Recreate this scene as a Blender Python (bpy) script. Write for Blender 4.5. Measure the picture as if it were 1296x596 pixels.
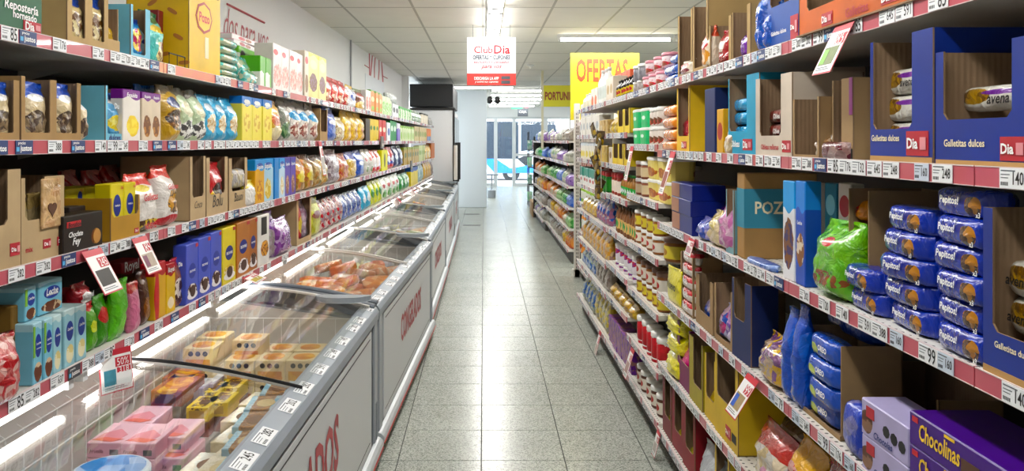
import bpy, bmesh, math, random
from mathutils import Vector, Matrix, noise
random.seed(7)
for o in list(bpy.data.objects): bpy.data.objects.remove(o)
SC = bpy.context.scene
COL = SC.collection
# ------------------------------------------------------------------ camera
F, VX, VY, CH = 1006.0, 612.0, 178.5, 1.53          # focal length and vanishing point in photo pixels, eye height
cam_d = bpy.data.cameras.new('camera'); cam = bpy.data.objects.new('camera', cam_d); COL.objects.link(cam)
cam_d.sensor_width = 36; cam_d.lens = 36*F/1296
cam_d.shift_x = (648-VX)/1296; cam_d.shift_y = (VY-298)/1296
cam_d.clip_start = .05; cam_d.clip_end = 200
cam.location = (0, 0, CH); cam.rotation_euler = (math.pi/2, 0, 0)
SC.camera = cam
# ------------------------------------------------------------------ world, exposure
SC.view_settings.view_transform = 'Standard'; SC.view_settings.look = 'None'
SC.view_settings.gamma = 1; SC.view_settings.use_curve_mapping = False
SC.view_settings.exposure = -0.36
W = bpy.data.worlds.new('world'); SC.world = W; W.use_nodes = True
W.node_tree.nodes['Background'].inputs[0].default_value = (.80, .90, 1.0, 1)
W.node_tree.nodes['Background'].inputs[1].default_value = 13.0
LAMP_W = 13.0        # watts of one 1.2 m twin fluorescent fixture
CEIL = 2.70
def area_light(name, loc, sx, sy, watts, rot=(0, 0, 0), col=(1, .985, .95), parent=None):
    d = bpy.data.lights.new(name, 'AREA'); d.shape = 'RECTANGLE'; d.size = sx; d.size_y = sy
    d.energy = watts; d.color = col
    o = bpy.data.objects.new(name, d); COL.objects.link(o); o.location = loc; o.rotation_euler = rot
    o.parent = parent
    return o
# ------------------------------------------------------------------ materials
def lin(c):
    if isinstance(c, str):
        c = [int(c[i:i+2], 16)/255 for i in (0, 2, 4)]
        c = [x/12.92 if x <= .04045 else ((x+.055)/1.055)**2.4 for x in c]
    return (c[0], c[1], c[2], 1)
_mc = {}
def mat(name, col, rough=.5, metal=0, emit=0, ecol=None, coat=0, bump=0, bscale=60, noise_amt=0, nscale=20, ior=None):
    if name in _mc: return _mc[name]
    m = bpy.data.materials.new(name); m.use_nodes = True; nt = m.node_tree; b = nt.nodes['Principled BSDF']
    b.inputs['Base Color'].default_value = lin(col); b.inputs['Roughness'].default_value = rough
    b.inputs['Metallic'].default_value = metal
    if coat: b.inputs['Coat Weight'].default_value = coat
    if ior: b.inputs['IOR'].default_value = ior
    if emit:
        b.inputs['Emission Color'].default_value = lin(ecol or col); b.inputs['Emission Strength'].default_value = emit
    if noise_amt or bump:
        tc = nt.nodes.new('ShaderNodeTexCoord'); n = nt.nodes.new('ShaderNodeTexNoise')
        n.inputs['Scale'].default_value = nscale if noise_amt else bscale; n.inputs['Detail'].default_value = 4
        nt.links.new(tc.outputs['Object'], n.inputs['Vector'])
        if noise_amt:
            mx = nt.nodes.new('ShaderNodeMix'); mx.data_type = 'RGBA'; mx.blend_type = 'MULTIPLY'
            mx.inputs['Factor'].default_value = noise_amt
            mx.inputs['A'].default_value = lin(col); nt.links.new(n.outputs['Fac'], mx.inputs['B'])
            mx.inputs[6].default_value = lin(col)
            nt.links.new(mx.outputs[2], b.inputs['Base Color']); nt.links.new(n.outputs['Fac'], mx.inputs[7])
        if bump:
            bp = nt.nodes.new('ShaderNodeBump'); bp.inputs['Strength'].default_value = bump; bp.inputs['Distance'].default_value = .004
            n2 = nt.nodes.new('ShaderNodeTexNoise'); n2.inputs['Scale'].default_value = bscale; n2.inputs['Detail'].default_value = 3
            nt.links.new(tc.outputs['Object'], n2.inputs['Vector'])
            nt.links.new(n2.outputs['Fac'], bp.inputs['Height']); nt.links.new(bp.outputs['Normal'], b.inputs['Normal'])
    _mc[name] = m
    return m
# printed packaging: one shader group with flat print laid out in the pack's own bounding box
def make_print_group():
    g = bpy.data.node_groups.new('pack_print', 'ShaderNodeTree')
    I = g.interface
    def sock(n, t, d):
        s = I.new_socket(n, in_out='INPUT', socket_type=t); s.default_value = d
    C = 'NodeSocketColor'; Fl = 'NodeSocketFloat'
    for n in ('Base', 'Top', 'Acc', 'Food', 'Food2', 'MA', 'MB'): sock(n, C, (1, 1, 1, 1))
    for n in ('TopH', 'AX', 'AZ', 'AW', 'AH', 'FX', 'FZ', 'FW', 'FH', 'Mot', 'MS', 'Seed'): sock(n, Fl, 0)
    I.new_socket('Color', in_out='OUTPUT', socket_type=C)
    N = g.nodes; Lk = g.links.new
    gi = N.new('NodeGroupInput'); go = N.new('NodeGroupOutput'); tc = N.new('ShaderNodeTexCoord')
    sep = N.new('ShaderNodeSeparateXYZ'); Lk(tc.outputs['Generated'], sep.inputs[0])
    def mth(op, a, b=None, c=None):
        m = N.new('ShaderNodeMath'); m.operation = op
        for i, v in enumerate((a, b, c)):
            if v is None: continue
            if isinstance(v, (int, float)): m.inputs[i].default_value = v
            else: Lk(v, m.inputs[i])
        return m.outputs[0]
    def mix(f, a, b):
        m = N.new('ShaderNodeMix'); m.data_type = 'RGBA'
        if isinstance(f, (int, float)): m.inputs['Factor'].default_value = f
        else: Lk(f, m.inputs['Factor'])
        Lk(a, m.inputs[6]); Lk(b, m.inputs[7]); return m.outputs[2]
    x, z = sep.outputs[0], sep.outputs[2]
    # seed-shifted object noise
    oadd = N.new('ShaderNodeVectorMath'); oadd.operation = 'ADD'
    cmb = N.new('ShaderNodeCombineXYZ'); Lk(gi.outputs['Seed'], cmb.inputs[0]); Lk(gi.outputs['Seed'], cmb.inputs[1])
    Lk(tc.outputs['Object'], oadd.inputs[0]); Lk(cmb.outputs[0], oadd.inputs[1])
    vor = N.new('ShaderNodeTexVoronoi'); Lk(oadd.outputs[0], vor.inputs['Vector']); Lk(gi.outputs['MS'], vor.inputs['Scale'])
    sv = N.new('ShaderNodeSeparateColor'); Lk(vor.outputs['Color'], sv.inputs[0])
    # mottle (contents seen through clear film, busy print)
    mA = mth('GREATER_THAN', sv.outputs[0], .55); mB = mth('GREATER_THAN', sv.outputs[1], .62)
    c = gi.outputs['Base']
    m1 = mth('MULTIPLY', mA, gi.outputs['Mot']); c = mix(m1, c, gi.outputs['MA'])
    m2 = mth('MULTIPLY', mB, gi.outputs['Mot']); c = mix(m2, c, gi.outputs['MB'])
    # top band with a wavy edge
    wv = mth('MULTIPLY', mth('SINE', mth('MULTIPLY_ADD', x, 7.0, gi.outputs['Seed'])), .03)
    tb = mth('GREATER_THAN', mth('ADD', z, wv), gi.outputs['TopH']); c = mix(tb, c, gi.outputs['Top'])
    def ell(cx, cz, w, h, p=None):
        a = mth('DIVIDE', mth('SUBTRACT', x, cx), w); b = mth('DIVIDE', mth('SUBTRACT', z, cz), h)
        s = mth('ADD', mth('MULTIPLY', a, a), mth('MULTIPLY', b, b))
        return s
    # food picture
    fs = ell(gi.outputs['FX'], gi.outputs['FZ'], gi.outputs['FW'], gi.outputs['FH'])
    n = N.new('ShaderNodeTexNoise'); n.inputs['Scale'].default_value = 45; Lk(oadd.outputs[0], n.inputs['Vector'])
    fm = mth('LESS_THAN', mth('ADD', fs, mth('MULTIPLY_ADD', n.outputs['Fac'], .9, -.45)), 1.0)
    fcol = mix(mth('GREATER_THAN', n.outputs['Fac'], .52), gi.outputs['Food'], gi.outputs['Food2'])
    c = mix(fm, c, fcol)
    # oval brand badge with pale rim
    es = ell(gi.outputs['AX'], gi.outputs['AZ'], gi.outputs['AW'], gi.outputs['AH'])
    am = mth('LESS_THAN', es, 1.0); c = mix(am, c, gi.outputs['Acc'])
    # light ink variation
    n2 = N.new('ShaderNodeTexNoise'); n2.inputs['Scale'].default_value = 9; n2.inputs['Detail'].default_value = 4
    Lk(oadd.outputs[0], n2.inputs['Vector'])
    vv = mth('MULTIPLY_ADD', n2.outputs['Fac'], .5, .67)
    h = N.new('ShaderNodeHueSaturation'); Lk(c, h.inputs['Color']); Lk(vv, h.inputs['Value']); h.inputs['Saturation'].default_value = 1.22
    Lk(h.outputs[0], go.inputs[0])
    return g
PG = make_print_group()
_pc = {}
def pk(base, top=None, th=.82, acc=None, a=(.5, .62, .3, .1), food=None, f=(.5, .28, .36, .17), food2=None,
       mot=0, ma=None, mb=None, ms=30, rough=.4, bump=0, bscale=24, clear=0):
    key = (base, top, th, acc, a, food, f, food2, mot, ma, mb, ms, rough, bump, clear)
    if key in _pc: return _pc[key]
    m = bpy.data.materials.new('pack_print'); m.use_nodes = True; nt = m.node_tree; b = nt.nodes['Principled BSDF']
    g = nt.nodes.new('ShaderNodeGroup'); g.node_tree = PG
    def st(n, v): g.inputs[n].default_value = v
    st('Base', lin(base)); st('Top', lin(top or base)); st('TopH', th if top else 9)
    st('Acc', lin(acc or base))
    if acc: st('AX', a[0]); st('AZ', a[1]); st('AW', a[2]); st('AH', a[3])
    else: st('AX', 9); st('AZ', 9); st('AW', .01); st('AH', .01)
    st('Food', lin(food or base)); st('Food2', lin(food2 or food or base))
    if food: st('FX', f[0]); st('FZ', f[1]); st('FW', f[2]); st('FH', f[3])
    else: st('FX', 9); st('FZ', 9); st('FW', .01); st('FH', .01)
    st('Mot', mot); st('MA', lin(ma or base)); st('MB', lin(mb or ma or base)); st('MS', ms); st('Seed', len(_pc)*1.37)
    nt.links.new(g.outputs[0], b.inputs['Base Color']); b.inputs['Roughness'].default_value = rough
    if clear: b.inputs['Coat Weight'].default_value = clear; b.inputs['Coat Roughness'].default_value = .12
    if bump:
        tc = nt.nodes.new('ShaderNodeTexCoord'); n = nt.nodes.new('ShaderNodeTexNoise'); n.inputs['Scale'].default_value = bscale
        n.inputs['Detail'].default_value = 3; n.inputs['Distortion'].default_value = 1.2
        bp = nt.nodes.new('ShaderNodeBump'); bp.inputs['Strength'].default_value = bump; bp.inputs['Distance'].default_value = .02
        nt.links.new(tc.outputs['Object'], n.inputs['Vector']); nt.links.new(n.outputs['Fac'], bp.inputs['Height'])
        nt.links.new(bp.outputs['Normal'], b.inputs['Normal'])
    _pc[key] = m
    return m
def film(base, **k):            # plastic film bag print
    k.setdefault('rough', .3); k.setdefault('bump', .6); k.setdefault('clear', .55)
    return pk(base, **k)
def cardboard(name='cardboard', col='94785A'):
    if name in _mc: return _mc[name]
    m = mat(name, col, .85, noise_amt=.35, nscale=14); nt = m.node_tree; b = nt.nodes['Principled BSDF']
    tc = nt.nodes.new('ShaderNodeTexCoord'); w = nt.nodes.new('ShaderNodeTexWave'); w.inputs['Scale'].default_value = 55
    w.bands_direction = 'DIAGONAL'; w.inputs['Distortion'].default_value = .3
    mp = nt.nodes.new('ShaderNodeMapping'); mp.inputs['Scale'].default_value = (1, 1, 0)
    bp = nt.nodes.new('ShaderNodeBump'); bp.inputs['Strength'].default_value = .25; bp.inputs['Distance'].default_value = .002
    nt.links.new(tc.outputs['Object'], mp.inputs[0]); nt.links.new(mp.outputs[0], w.inputs['Vector'])
    nt.links.new(w.outputs['Fac'], bp.inputs['Height']); nt.links.new(bp.outputs['Normal'], b.inputs['Normal'])
    return m
CARD = cardboard()
WHITE = mat('white_ink', 'F4F4F2', .5)
RED = mat('red_ink', 'C8202C', .45)
DRED = mat('dia_red_ink', 'B3202E', .5)
BLACK = mat('black_ink', '1C1B1D', .5)
NAVY = mat('navy_ink', '22337A', .5)
YEL = mat('yellow_ink', 'F4C81E', .5)
CREAM = mat('cream_ink', 'F0E2BC', .5)
GREYI = mat('grey_ink', '5A6068', .5)
DKBR = mat('brown_ink', '57331F', .5)
STEEL = mat('shelf_enamel', 'D6D2CA', .4, noise_amt=.12, nscale=6)
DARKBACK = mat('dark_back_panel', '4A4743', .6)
ALU = mat('grey_rim', '9AA3AD', .38, noise_amt=.2, nscale=9)
# ------------------------------------------------------------------ mesh helpers
class MB:
    def __init__(s): s.v = []; s.f = []; s.m = []; s.mats = []
    def mi(s, m):
        if m not in s.mats: s.mats.append(m)
        return s.mats.index(m)
    def box(s, x0, x1, y0, y1, z0, z1, m, faces=None):
        k = len(s.v); i = s.mi(m)
        s.v += [(x0,y0,z0),(x1,y0,z0),(x1,y1,z0),(x0,y1,z0),(x0,y0,z1),(x1,y0,z1),(x1,y1,z1),(x0,y1,z1)]
        fs = dict(b=(0,3,2,1), t=(4,5,6,7), f=(0,1,5,4), r=(1,2,6,5), k=(2,3,7,6), l=(3,0,4,7))
        for n, q in fs.items():
            s.f.append(tuple(k+a for a in q)); s.m.append(s.mi(faces[n]) if faces and n in faces else i)
        return s
    def poly(s, pts, m):
        k = len(s.v); s.v += [tuple(p) for p in pts]; s.f.append(tuple(range(k, k+len(pts)))); s.m.append(s.mi(m)); return s
    def prism(s, pts, ax, a0, a1, m):      # pts: 2-D outline, extruded along axis ax
        k = len(s.v); n = len(pts); i = s.mi(m)
        def P(p, a):
            return {0: (a, p[0], p[1]), 1: (p[0], a, p[1]), 2: (p[0], p[1], a)}[ax]
        s.v += [P(p, a0) for p in pts]+[P(p, a1) for p in pts]
        s.f.append(tuple(range(k, k+n))); s.f.append(tuple(range(k+2*n-1, k+n-1, -1))); s.m += [i, i]
        for j in range(n):
            s.f.append((k+j, k+(j+1) % n, k+n+(j+1) % n, k+n+j)); s.m.append(i)
        return s
    def loft(s, rings, m, cap=True, closed=True):
        k = len(s.v); n = len(rings[0]); i = s.mi(m)
        for r in rings: s.v += [tuple(p) for p in r]
        for a in range(len(rings)-1):
            for j in range(n if closed else n-1):
                s.f.append((k+a*n+j, k+a*n+(j+1) % n, k+(a+1)*n+(j+1) % n, k+(a+1)*n+j)); s.m.append(i)
        if cap:
            s.f.append(tuple(k+j for j in reversed(range(n)))); s.m.append(i)
            s.f.append(tuple(k+(len(rings)-1)*n+j for j in range(n))); s.m.append(i)
        return s
    def tube(s, pts, r, m, n=6):
        pts = [Vector(p) for p in pts]; rings = []
        for a, p in enumerate(pts):
            d = (pts[min(a+1, len(pts)-1)]-pts[max(a-1, 0)]).normalized()
            up = Vector((0, 0, 1)) if abs(d.z) < .9 else Vector((1, 0, 0))
            e1 = d.cross(up).normalized(); e2 = d.cross(e1)
            rings.append([p+e1*r*math.cos(t*2*math.pi/n)+e2*r*math.sin(t*2*math.pi/n) for t in range(n)])
        return s.loft(rings, m)
    def lathe(s, prof, m, n=14, c=(0, 0), cap=True):
        return s.loft([[(c[0]+r*math.cos(-t*2*math.pi/n), c[1]+r*math.sin(-t*2*math.pi/n), z) for t in range(n)] for r, z in prof][::-1], m, cap)
    def add(s, me_v, me_f, m, off=(0, 0, 0), sc=1, rot=None):
        k = len(s.v); i = s.mi(m)
        for p in me_v:
            q = Vector(p)*sc
            if rot: q = rot @ q
            s.v.append((q.x+off[0], q.y+off[1], q.z+off[2]))
        for f in me_f: s.f.append(tuple(k+a for a in f)); s.m.append(i)
        return s
    def mesh(s, name, smooth=False, bevel=0):
        me = bpy.data.meshes.new(name); me.from_pydata(s.v, [], s.f)
        for m in s.mats: me.materials.append(m)
        me.polygons.foreach_set('material_index', s.m)
        if bevel:
            bm = bmesh.new(); bm.from_mesh(me)
            bmesh.ops.remove_doubles(bm, verts=bm.verts, dist=1e-6)
            bmesh.ops.bevel(bm, geom=list(bm.edges), offset=bevel, segments=1, affect='EDGES', profile=.7)
            bm.to_mesh(me); bm.free()
        if smooth: me.polygons.foreach_set('use_smooth', [True]*len(me.polygons))
        me.update(); return me
def new(name, me, parent=None, loc=(0, 0, 0), rot=(0, 0, 0), sc=(1, 1, 1)):
    o = bpy.data.objects.new(name, me); COL.objects.link(o)
    o.location = loc; o.rotation_euler = rot; o.scale = sc; o.parent = parent
    return o
def tag(o, label, cat, group=None):
    o['label'] = label; o['category'] = cat
    if group: o['group'] = group
    return o
def empty(name, loc=(0, 0, 0), rz=0, label=None, cat=None, group=None, rot=None):
    o = bpy.data.objects.new(name, None); COL.objects.link(o); o.location = loc
    o.rotation_euler = rot or (0, 0, rz); o.empty_display_size = .05
    if label: tag(o, label, cat, group)
    return o
def struct(name, me, parent=None):
    o = new(name, me, parent)
    if not parent: o['kind'] = 'structure'
    return o
# lettering, width 1, in the XZ plane facing -y
_tc = {}
def text_vf(s, shear=0, bold=0):
    key = (s, shear, bold)
    if key in _tc: return _tc[key]
    cu = bpy.data.curves.new('t', 'FONT'); cu.body = s; cu.resolution_u = 2; cu.align_x = 'CENTER'; cu.align_y = 'CENTER'
    cu.shear = shear; cu.offset = bold; cu.fill_mode = 'FRONT'
    o = bpy.data.objects.new('t', cu); COL.objects.link(o)
    dg = bpy.context.evaluated_depsgraph_get(); me = o.evaluated_get(dg).to_mesh()
    v = [tuple(p.co) for p in me.vertices]; f = [tuple(p.vertices) for p in me.polygons]
    o.evaluated_get(dg).to_mesh_clear(); bpy.data.objects.remove(o); bpy.data.curves.remove(cu)
    x0 = min(p[0] for p in v); x1 = max(p[0] for p in v); y0 = min(p[1] for p in v); y1 = max(p[1] for p in v)
    w = max(x1-x0, 1e-4); cx = (x0+x1)/2; cy = (y0+y1)/2
    v = [((p[0]-cx)/w, 0, (p[1]-cy)/w) for p in v]
    _tc[key] = (v, f, (y1-y0)/w)
    return _tc[key]
_tm = {}
def text_mesh(s, m, shear=0, bold=.02, stretch=1):
    key = (s, m.name, shear, bold, stretch)
    if key not in _tm:
        v, f, a = text_vf(s, shear, bold)
        b = MB(); b.add([(p[0], p[1], p[2]*stretch) for p in v], f, m); _tm[key] = b.mesh('lettering')
    return _tm[key]
# ------------------------------------------------------------------ product shapes: a spec is a list of parts (name, mesh, loc, rot, scale); the first is the thing
# local frame: width along x, front towards -y, base at z = 0, centred in x and y
def sup(c, p): return math.copysign(abs(c)**p, c)
def T(s, m, w, x=0, z=.1, y=0, shear=0, stretch=1, bold=.02, name='lettering', rot=0):
    return (name, text_mesh(s, m, shear, bold, stretch), (x, y, z), (0, rot, 0), (w, w, w))
def Patch(pts, m, y, t=.0008, name='badge'):
    b = MB().prism([(p[0], p[1]) for p in pts], 1, y-t, y, m)
    return (name, b.mesh(name), (0, 0, 0), (0, 0, 0), (1, 1, 1))
def rectp(x0, x1, z0, z1): return [(x0, z0), (x1, z0), (x1, z1), (x0, z1)]
def ovalp(cx, cz, a, b, n=16): return [(cx+a*math.cos(i*2*math.pi/n), cz+b*math.sin(i*2*math.pi/n)) for i in range(n)]
def P0(name, me): return (name, me, (0, 0, 0), (0, 0, 0), (1, 1, 1))
def sp_box(w, d, h, m, name='carton', parts=()):
    me = MB().box(-w/2, w/2, -d/2, d/2, 0, h, m).mesh(name, bevel=min(.0025, w*.08))
    out = [P0(name, me)]
    for p in parts: out.append(p(w, d, h))
    return out
def sp_bag(w, d, h, m, name='bag', seed=0, seal=.09, top=.93, parts=(), belly=.5):
    rnd = random.Random(seed*31+int(w*1e4)+int(h*1e4)); n = 22; L = 15; rings = []
    for j in range(L+1):
        t = j/L
        lo = min(1, (max(t, 0)/.14))**.6*.6+.4
        hi = 1 if t < belly else max(0.03, 1-((t-belly)/(top-belly))**2) if t < top else .03
        p = lo*hi
        if t >= top: p = .035
        ww = w/2*(1-.07*p)*(1 if t > .08 else .93)
        r = []
        for k in range(n):
            an = -2*math.pi*k/n; cx, sy = sup(math.cos(an), .65), sup(math.sin(an), .85)
            q = Vector((cx*4+seed*7.1, sy*4, t*8))
            nz = noise.noise(q)*.16*min(w, d)*(1 if .03 < t else .2)
            yy = sy*(d/2*p)+nz*(.3+p)*.6
            if t >= top: yy = sy*.0025+.004*math.sin(t*20+k*.8+seed)
            zz = h*t+(noise.noise(Vector((cx*2+seed, 3.3, t)))*.035*h if t > .8 else 0)
            r.append((cx*ww+noise.noise(q+Vector((9, 0, 0)))*.03*w*(.3+t), yy, zz))
        rings.append(r)
    me = MB().loft(rings[::-1], m).mesh(name, smooth=True)
    out = [P0(name, me)]
    for p_ in parts: out.append(p_(w, d*.98, h))
    return out
def sp_flow(w, d, h, m, name='biscuit_pack', seed=0, parts=(), mend=None):
    n = 14; rings = []; L = 10
    for j in range(L+1):
        t = j/L*2-1
        e = abs(t)
        if e > .9: sy, sz, xx = .05, .92, sup(t, 1)
        else: q = (1-(e/.92)**6)**.5; sy, sz, xx = .25+.75*q, .8+.2*q, t
        r = []
        for k in range(n):
            a = 2*math.pi*k/n+math.pi/n; cy, cz = sup(math.cos(a), .55), sup(math.sin(a), .55)
            nz = noise.noise(Vector((t*4+seed*3, cy*2, cz*2)))*.07*h*(1 if e > .6 else .5)
            r.append((xx*w/2+(.01*w*noise.noise(Vector((cz*5, seed, t))) if e > .9 else 0), cy*d/2*sy+nz, h/2+cz*h/2*sz+nz*.6))
        rings.append(r)
    me = MB().loft(rings, m).mesh(name, smooth=True)
    out = [P0(name, me)]
    for p in parts: out.append(p(w, d, h))
    return out
def sp_lathe(prof, m, name, n=14, parts=()):
    return [P0(name, MB().lathe(prof, m, n).mesh(name, smooth=True))]+list(parts)
def sp_jar(r, h, m, lidm, name='jar', lidh=.2, labelm=None):
    body = MB().lathe([(r*.86, 0), (r*.95, h*.03), (r, h*.1), (r, h*(.93-lidh)), (r*.9, h*(.99-lidh)), (r*.9, h*(1-lidh))], m, 14).mesh(name, smooth=True)
    lid = MB().lathe([(r*1.02, h*(1-lidh)), (r*1.04, h*(1-lidh*.9)), (r*1.04, h*.97), (r*.95, h)], lidm, 14).mesh('lid', smooth=True)
    out = [P0(name, body), P0('lid', lid)]
    if labelm:
        out.append(P0('paper_label', MB().lathe([(r*1.012, h*.14), (r*1.012, h*(.86-lidh))], labelm, 14, cap=False).mesh('paper_label', smooth=True)))
    return out
def sp_tub(w, d, h, m, lidm, name='tub'):
    def ring(a, b, z, n=16): return [(sup(math.cos(2*math.pi*k/n+.2), .5)*a, sup(math.sin(2*math.pi*k/n+.2), .5)*b, z) for k in range(n)]
    body = MB().loft([ring(w*.43, d*.43, 0), ring(w*.45, d*.45, h*.04), ring(w*.49, d*.49, h*.86)], m).mesh(name, smooth=False)
    lid = MB().loft([ring(w*.5, d*.5, h*.85), ring(w*.505, d*.505, h*.9), ring(w*.5, d*.5, h*.97), ring(w*.46, d*.46, h)], lidm).mesh('lid')
    return [P0(name, body), P0('lid', lid)]
def sp_bottle(r, h, m, capm, labelm=None, name='bottle'):
    body = MB().lathe([(r*.9, 0), (r, h*.03), (r, h*.58), (r*.85, h*.68), (r*.36, h*.82), (r*.34, h*.9)], m, 12).mesh(name, smooth=True)
    cap = MB().lathe([(r*.4, h*.9), (r*.4, h*.985), (r*.36, h)], capm, 12).mesh('cap', smooth=True)
    out = [P0(name, body), P0('cap', cap)]
    if labelm: out.append(P0('paper_label', MB().lathe([(r*1.015, h*.15), (r*1.015, h*.5)], labelm, 12, cap=False).mesh('paper_label', smooth=True)))
    return out
def sp_tray(w, d, h, m, inner=None, win=(.15, .85, .35), hs=None, t=.004, name='display_box', parts=(), sidem=None, back=True, topm=False):
    """open-fronted shelf carton: body (floor, back, sides) and a front panel with a cut-out; win = x0, x1, sill as fractions"""
    inner = inner or CARD; sidem = sidem or m; hs = hs or h
    b = MB()
    b.box(-w/2, w/2, -d/2, d/2, 0, t, inner)
    if back: b.box(-w/2, w/2, d/2-t, d/2, 0, h, inner, dict(k=sidem))
    b.box(-w/2, -w/2+t, -d/2, d/2, 0, h, inner, dict(l=sidem, f=sidem))
    b.box(w/2-t, w/2, -d/2, d/2, 0, h, inner, dict(r=sidem, f=sidem))
    if topm: b.box(-w/2, w/2, -d/2, d/2, h, h+t, inner, dict(t=sidem, f=sidem, l=sidem, r=sidem))
    me = b.mesh(name)
    x0, x1, zs = -w/2+win[0]*w, -w/2+win[1]*w, win[2]*h
    f = MB(); ff = dict(f=m, l=m, r=m)
    c = .012 if zs > .03 else .004
    pts = [(-w/2-.001, 0), (w/2+.001, 0), (w/2+.001, hs)]
    if x1 < w/2-.006: pts += [(x1, hs), (x1, zs+c), (x1-c, zs)]
    else: pts = pts[:2]+[(w/2+.001, zs)]
    if x0 > -w/2+.006: pts += [(x0+c, zs), (x0, zs+c), (x0, hs), (-w/2-.001, hs)]
    else: pts += [(-w/2-.001, zs)]
    k = f.mi(inner); f.prism(pts, 1, -d/2-t, -d/2-.0005, inner)
    f.m[0] = f.mi(m)                                   # printed outer face
    fm = f.mesh('front_panel')
    out = [P0(name, me), P0('front_panel', fm)]
    for p in parts: out.append(p(w, d+2*t, h))
    return out
def place(spec, name, loc, rz, label, cat, group=None, tilt=(0, 0)):
    root = None
    for i, (pn, me, l, r, s) in enumerate(spec):
        if i == 0:
            root = new(name, me, None, loc, (tilt[0], tilt[1], rz)); tag(root, label, cat, group)
        else:
            new(pn, me, root, l, r, s)
    return root
# ================================================================== frames: photo pixel -> place on the shelf fronts
TH = math.atan(19/F)                     # the left wall, shelving and freezers run one degree askew to the floor tiles
LVX = 631.0; LV = 1.15; RX = .85
CT, ST = math.cos(TH), math.sin(TH)
def lw(u, v, z=0): return (-v*CT+u*ST, v*ST+u*CT, z)      # left frame (distance along, distance out) -> world
LROT = math.pi/2-TH
def lu(x, v=LV): return v*F/(LVX-x)
def ry(x, X=RX): return X*F/(x-VX)
def hz(y, Y): return CH-(y-VY)*Y/F
L_LIP = [1.763, 1.497, 1.195, .889]
R_LIP = [1.7735, 1.452, 1.105, .763, .4275, .106]
A_LIP = [1.7735, 1.478, 1.192, .916, .645, .36, .12]
B_LIP = [1.7735, 1.547, 1.347, 1.14, .905, .67, .449, .12]
C_LIP = [1.7735, 1.547, 1.347, 1.125, .894, .638, .428, .12]
RAILH = .036; SURF = .031                # rail height, shelf surface above the rail's lower edge
# ================================================================== room shell
def floor_mat(name, tex):
    m = bpy.data.materials.new(name); m.use_nodes = True; nt = m.node_tree; b = nt.nodes['Principled BSDF']
    tc = nt.nodes.new('ShaderNodeTexCoord'); N = nt.nodes.new; Lk = nt.links.new
    gm = N('ShaderNodeNewGeometry')
    v = N('ShaderNodeTexVoronoi'); v.inputs['Scale'].default_value = 190; Lk(gm.outputs['Position'], v.inputs['Vector'])
    r = N('ShaderNodeValToRGB'); r.color_ramp.elements[0].color = lin('7C827A'); r.color_ramp.elements[1].color = lin('C0C4BA')
    r.color_ramp.elements[0].position = .05; r.color_ramp.elements[1].position = .7
    s = N('ShaderNodeSeparateColor'); Lk(v.outputs['Color'], s.inputs[0]); Lk(s.outputs[0], r.inputs[0])
    n = N('ShaderNodeTexNoise'); n.inputs['Scale'].default_value = 2.2; n.inputs['Detail'].default_value = 5; Lk(gm.outputs['Position'], n.inputs['Vector'])
    mx = N('ShaderNodeMix'); mx.data_type = 'RGBA'; mx.blend_type = 'MULTIPLY'; mx.inputs['Factor'].default_value = .22
    Lk(r.outputs[0], mx.inputs[6]); Lk(n.outputs['Fac'], mx.inputs[7])
    out = mx.outputs[2]
    if tex:
        br = N('ShaderNodeTexBrick'); br.offset = 0; br.inputs['Scale'].default_value = 1
        for k_, val in (('Brick Width', .4), ('Row Height', .4), ('Mortar Size', .003)): br.inputs[k_].default_value = val
        br.inputs['Color1'].default_value = br.inputs['Color2'].default_value = (1, 1, 1, 1); br.inputs['Mortar'].default_value = (.35, .35, .35, 1)
        mp = N('ShaderNodeMapping'); mp.inputs['Location'].default_value = (.002, -.05, 0)
        Lk(gm.outputs['Position'], mp.inputs[0]); Lk(mp.outputs[0], br.inputs['Vector'])
        m2 = N('ShaderNodeMix'); m2.data_type = 'RGBA'; m2.blend_type = 'MULTIPLY'; m2.inputs['Factor'].default_value = 1
        Lk(out, m2.inputs[6]); Lk(br.outputs['Color'], m2.inputs[7]); out = m2.outputs[2]
    Lk(out, b.inputs['Base Color'])
    rr = N('ShaderNodeMapRange'); rr.inputs['To Min'].default_value = .2; rr.inputs['To Max'].default_value = .28
    Lk(n.outputs['Fac'], rr.inputs[0]); Lk(rr.outputs[0], b.inputs['Roughness'])
    b.inputs['Specular IOR Level'].default_value = .65
    return m
TILE = floor_mat('terrazzo_tile', False); TILEFAR = floor_mat('terrazzo_floor_far', True)
GROUT = mat('dark_grout', '262825', .8)
# floor: a sunken bed, individual tiles in the near aisle, and the far floor with its joints as print
bed = MB().box(-2.2, 7.2, -5, 27.2, -.12, -.004, GROUT)
floor = struct('floor', bed.mesh('floor'))
TX0 = -.0105; TY0 = 1006*CH/404.2          # joint lines measured in the photograph
tile_me = MB().box(-.1978, .1978, -.1978, .1978, -.004, 0, TILE).mesh('tile', bevel=.0008)
rows = range(-2, 24)
for j in rows:
    for i in range(-3, 5):
        new('tile', tile_me, floor, (TX0+.2+.4*i, TY0+.2+.4*j, 0))
ya = TY0+.4*rows[0]; yb = TY0+.4*(rows[-1]+1); xa = TX0-1.2; xb = TX0+2.0
far = MB().box(-2.2, 7.2, yb, 27.2, -.004, 0, TILEFAR).box(-2.2, xa, -5, yb, -.004, 0, TILEFAR).box(xb, 7.2, -5, yb, -.004, 0, TILEFAR).box(xa, xb, -5, ya, -.004, 0, TILEFAR)
new('far_paving', far.mesh('far_paving'), floor)
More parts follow.
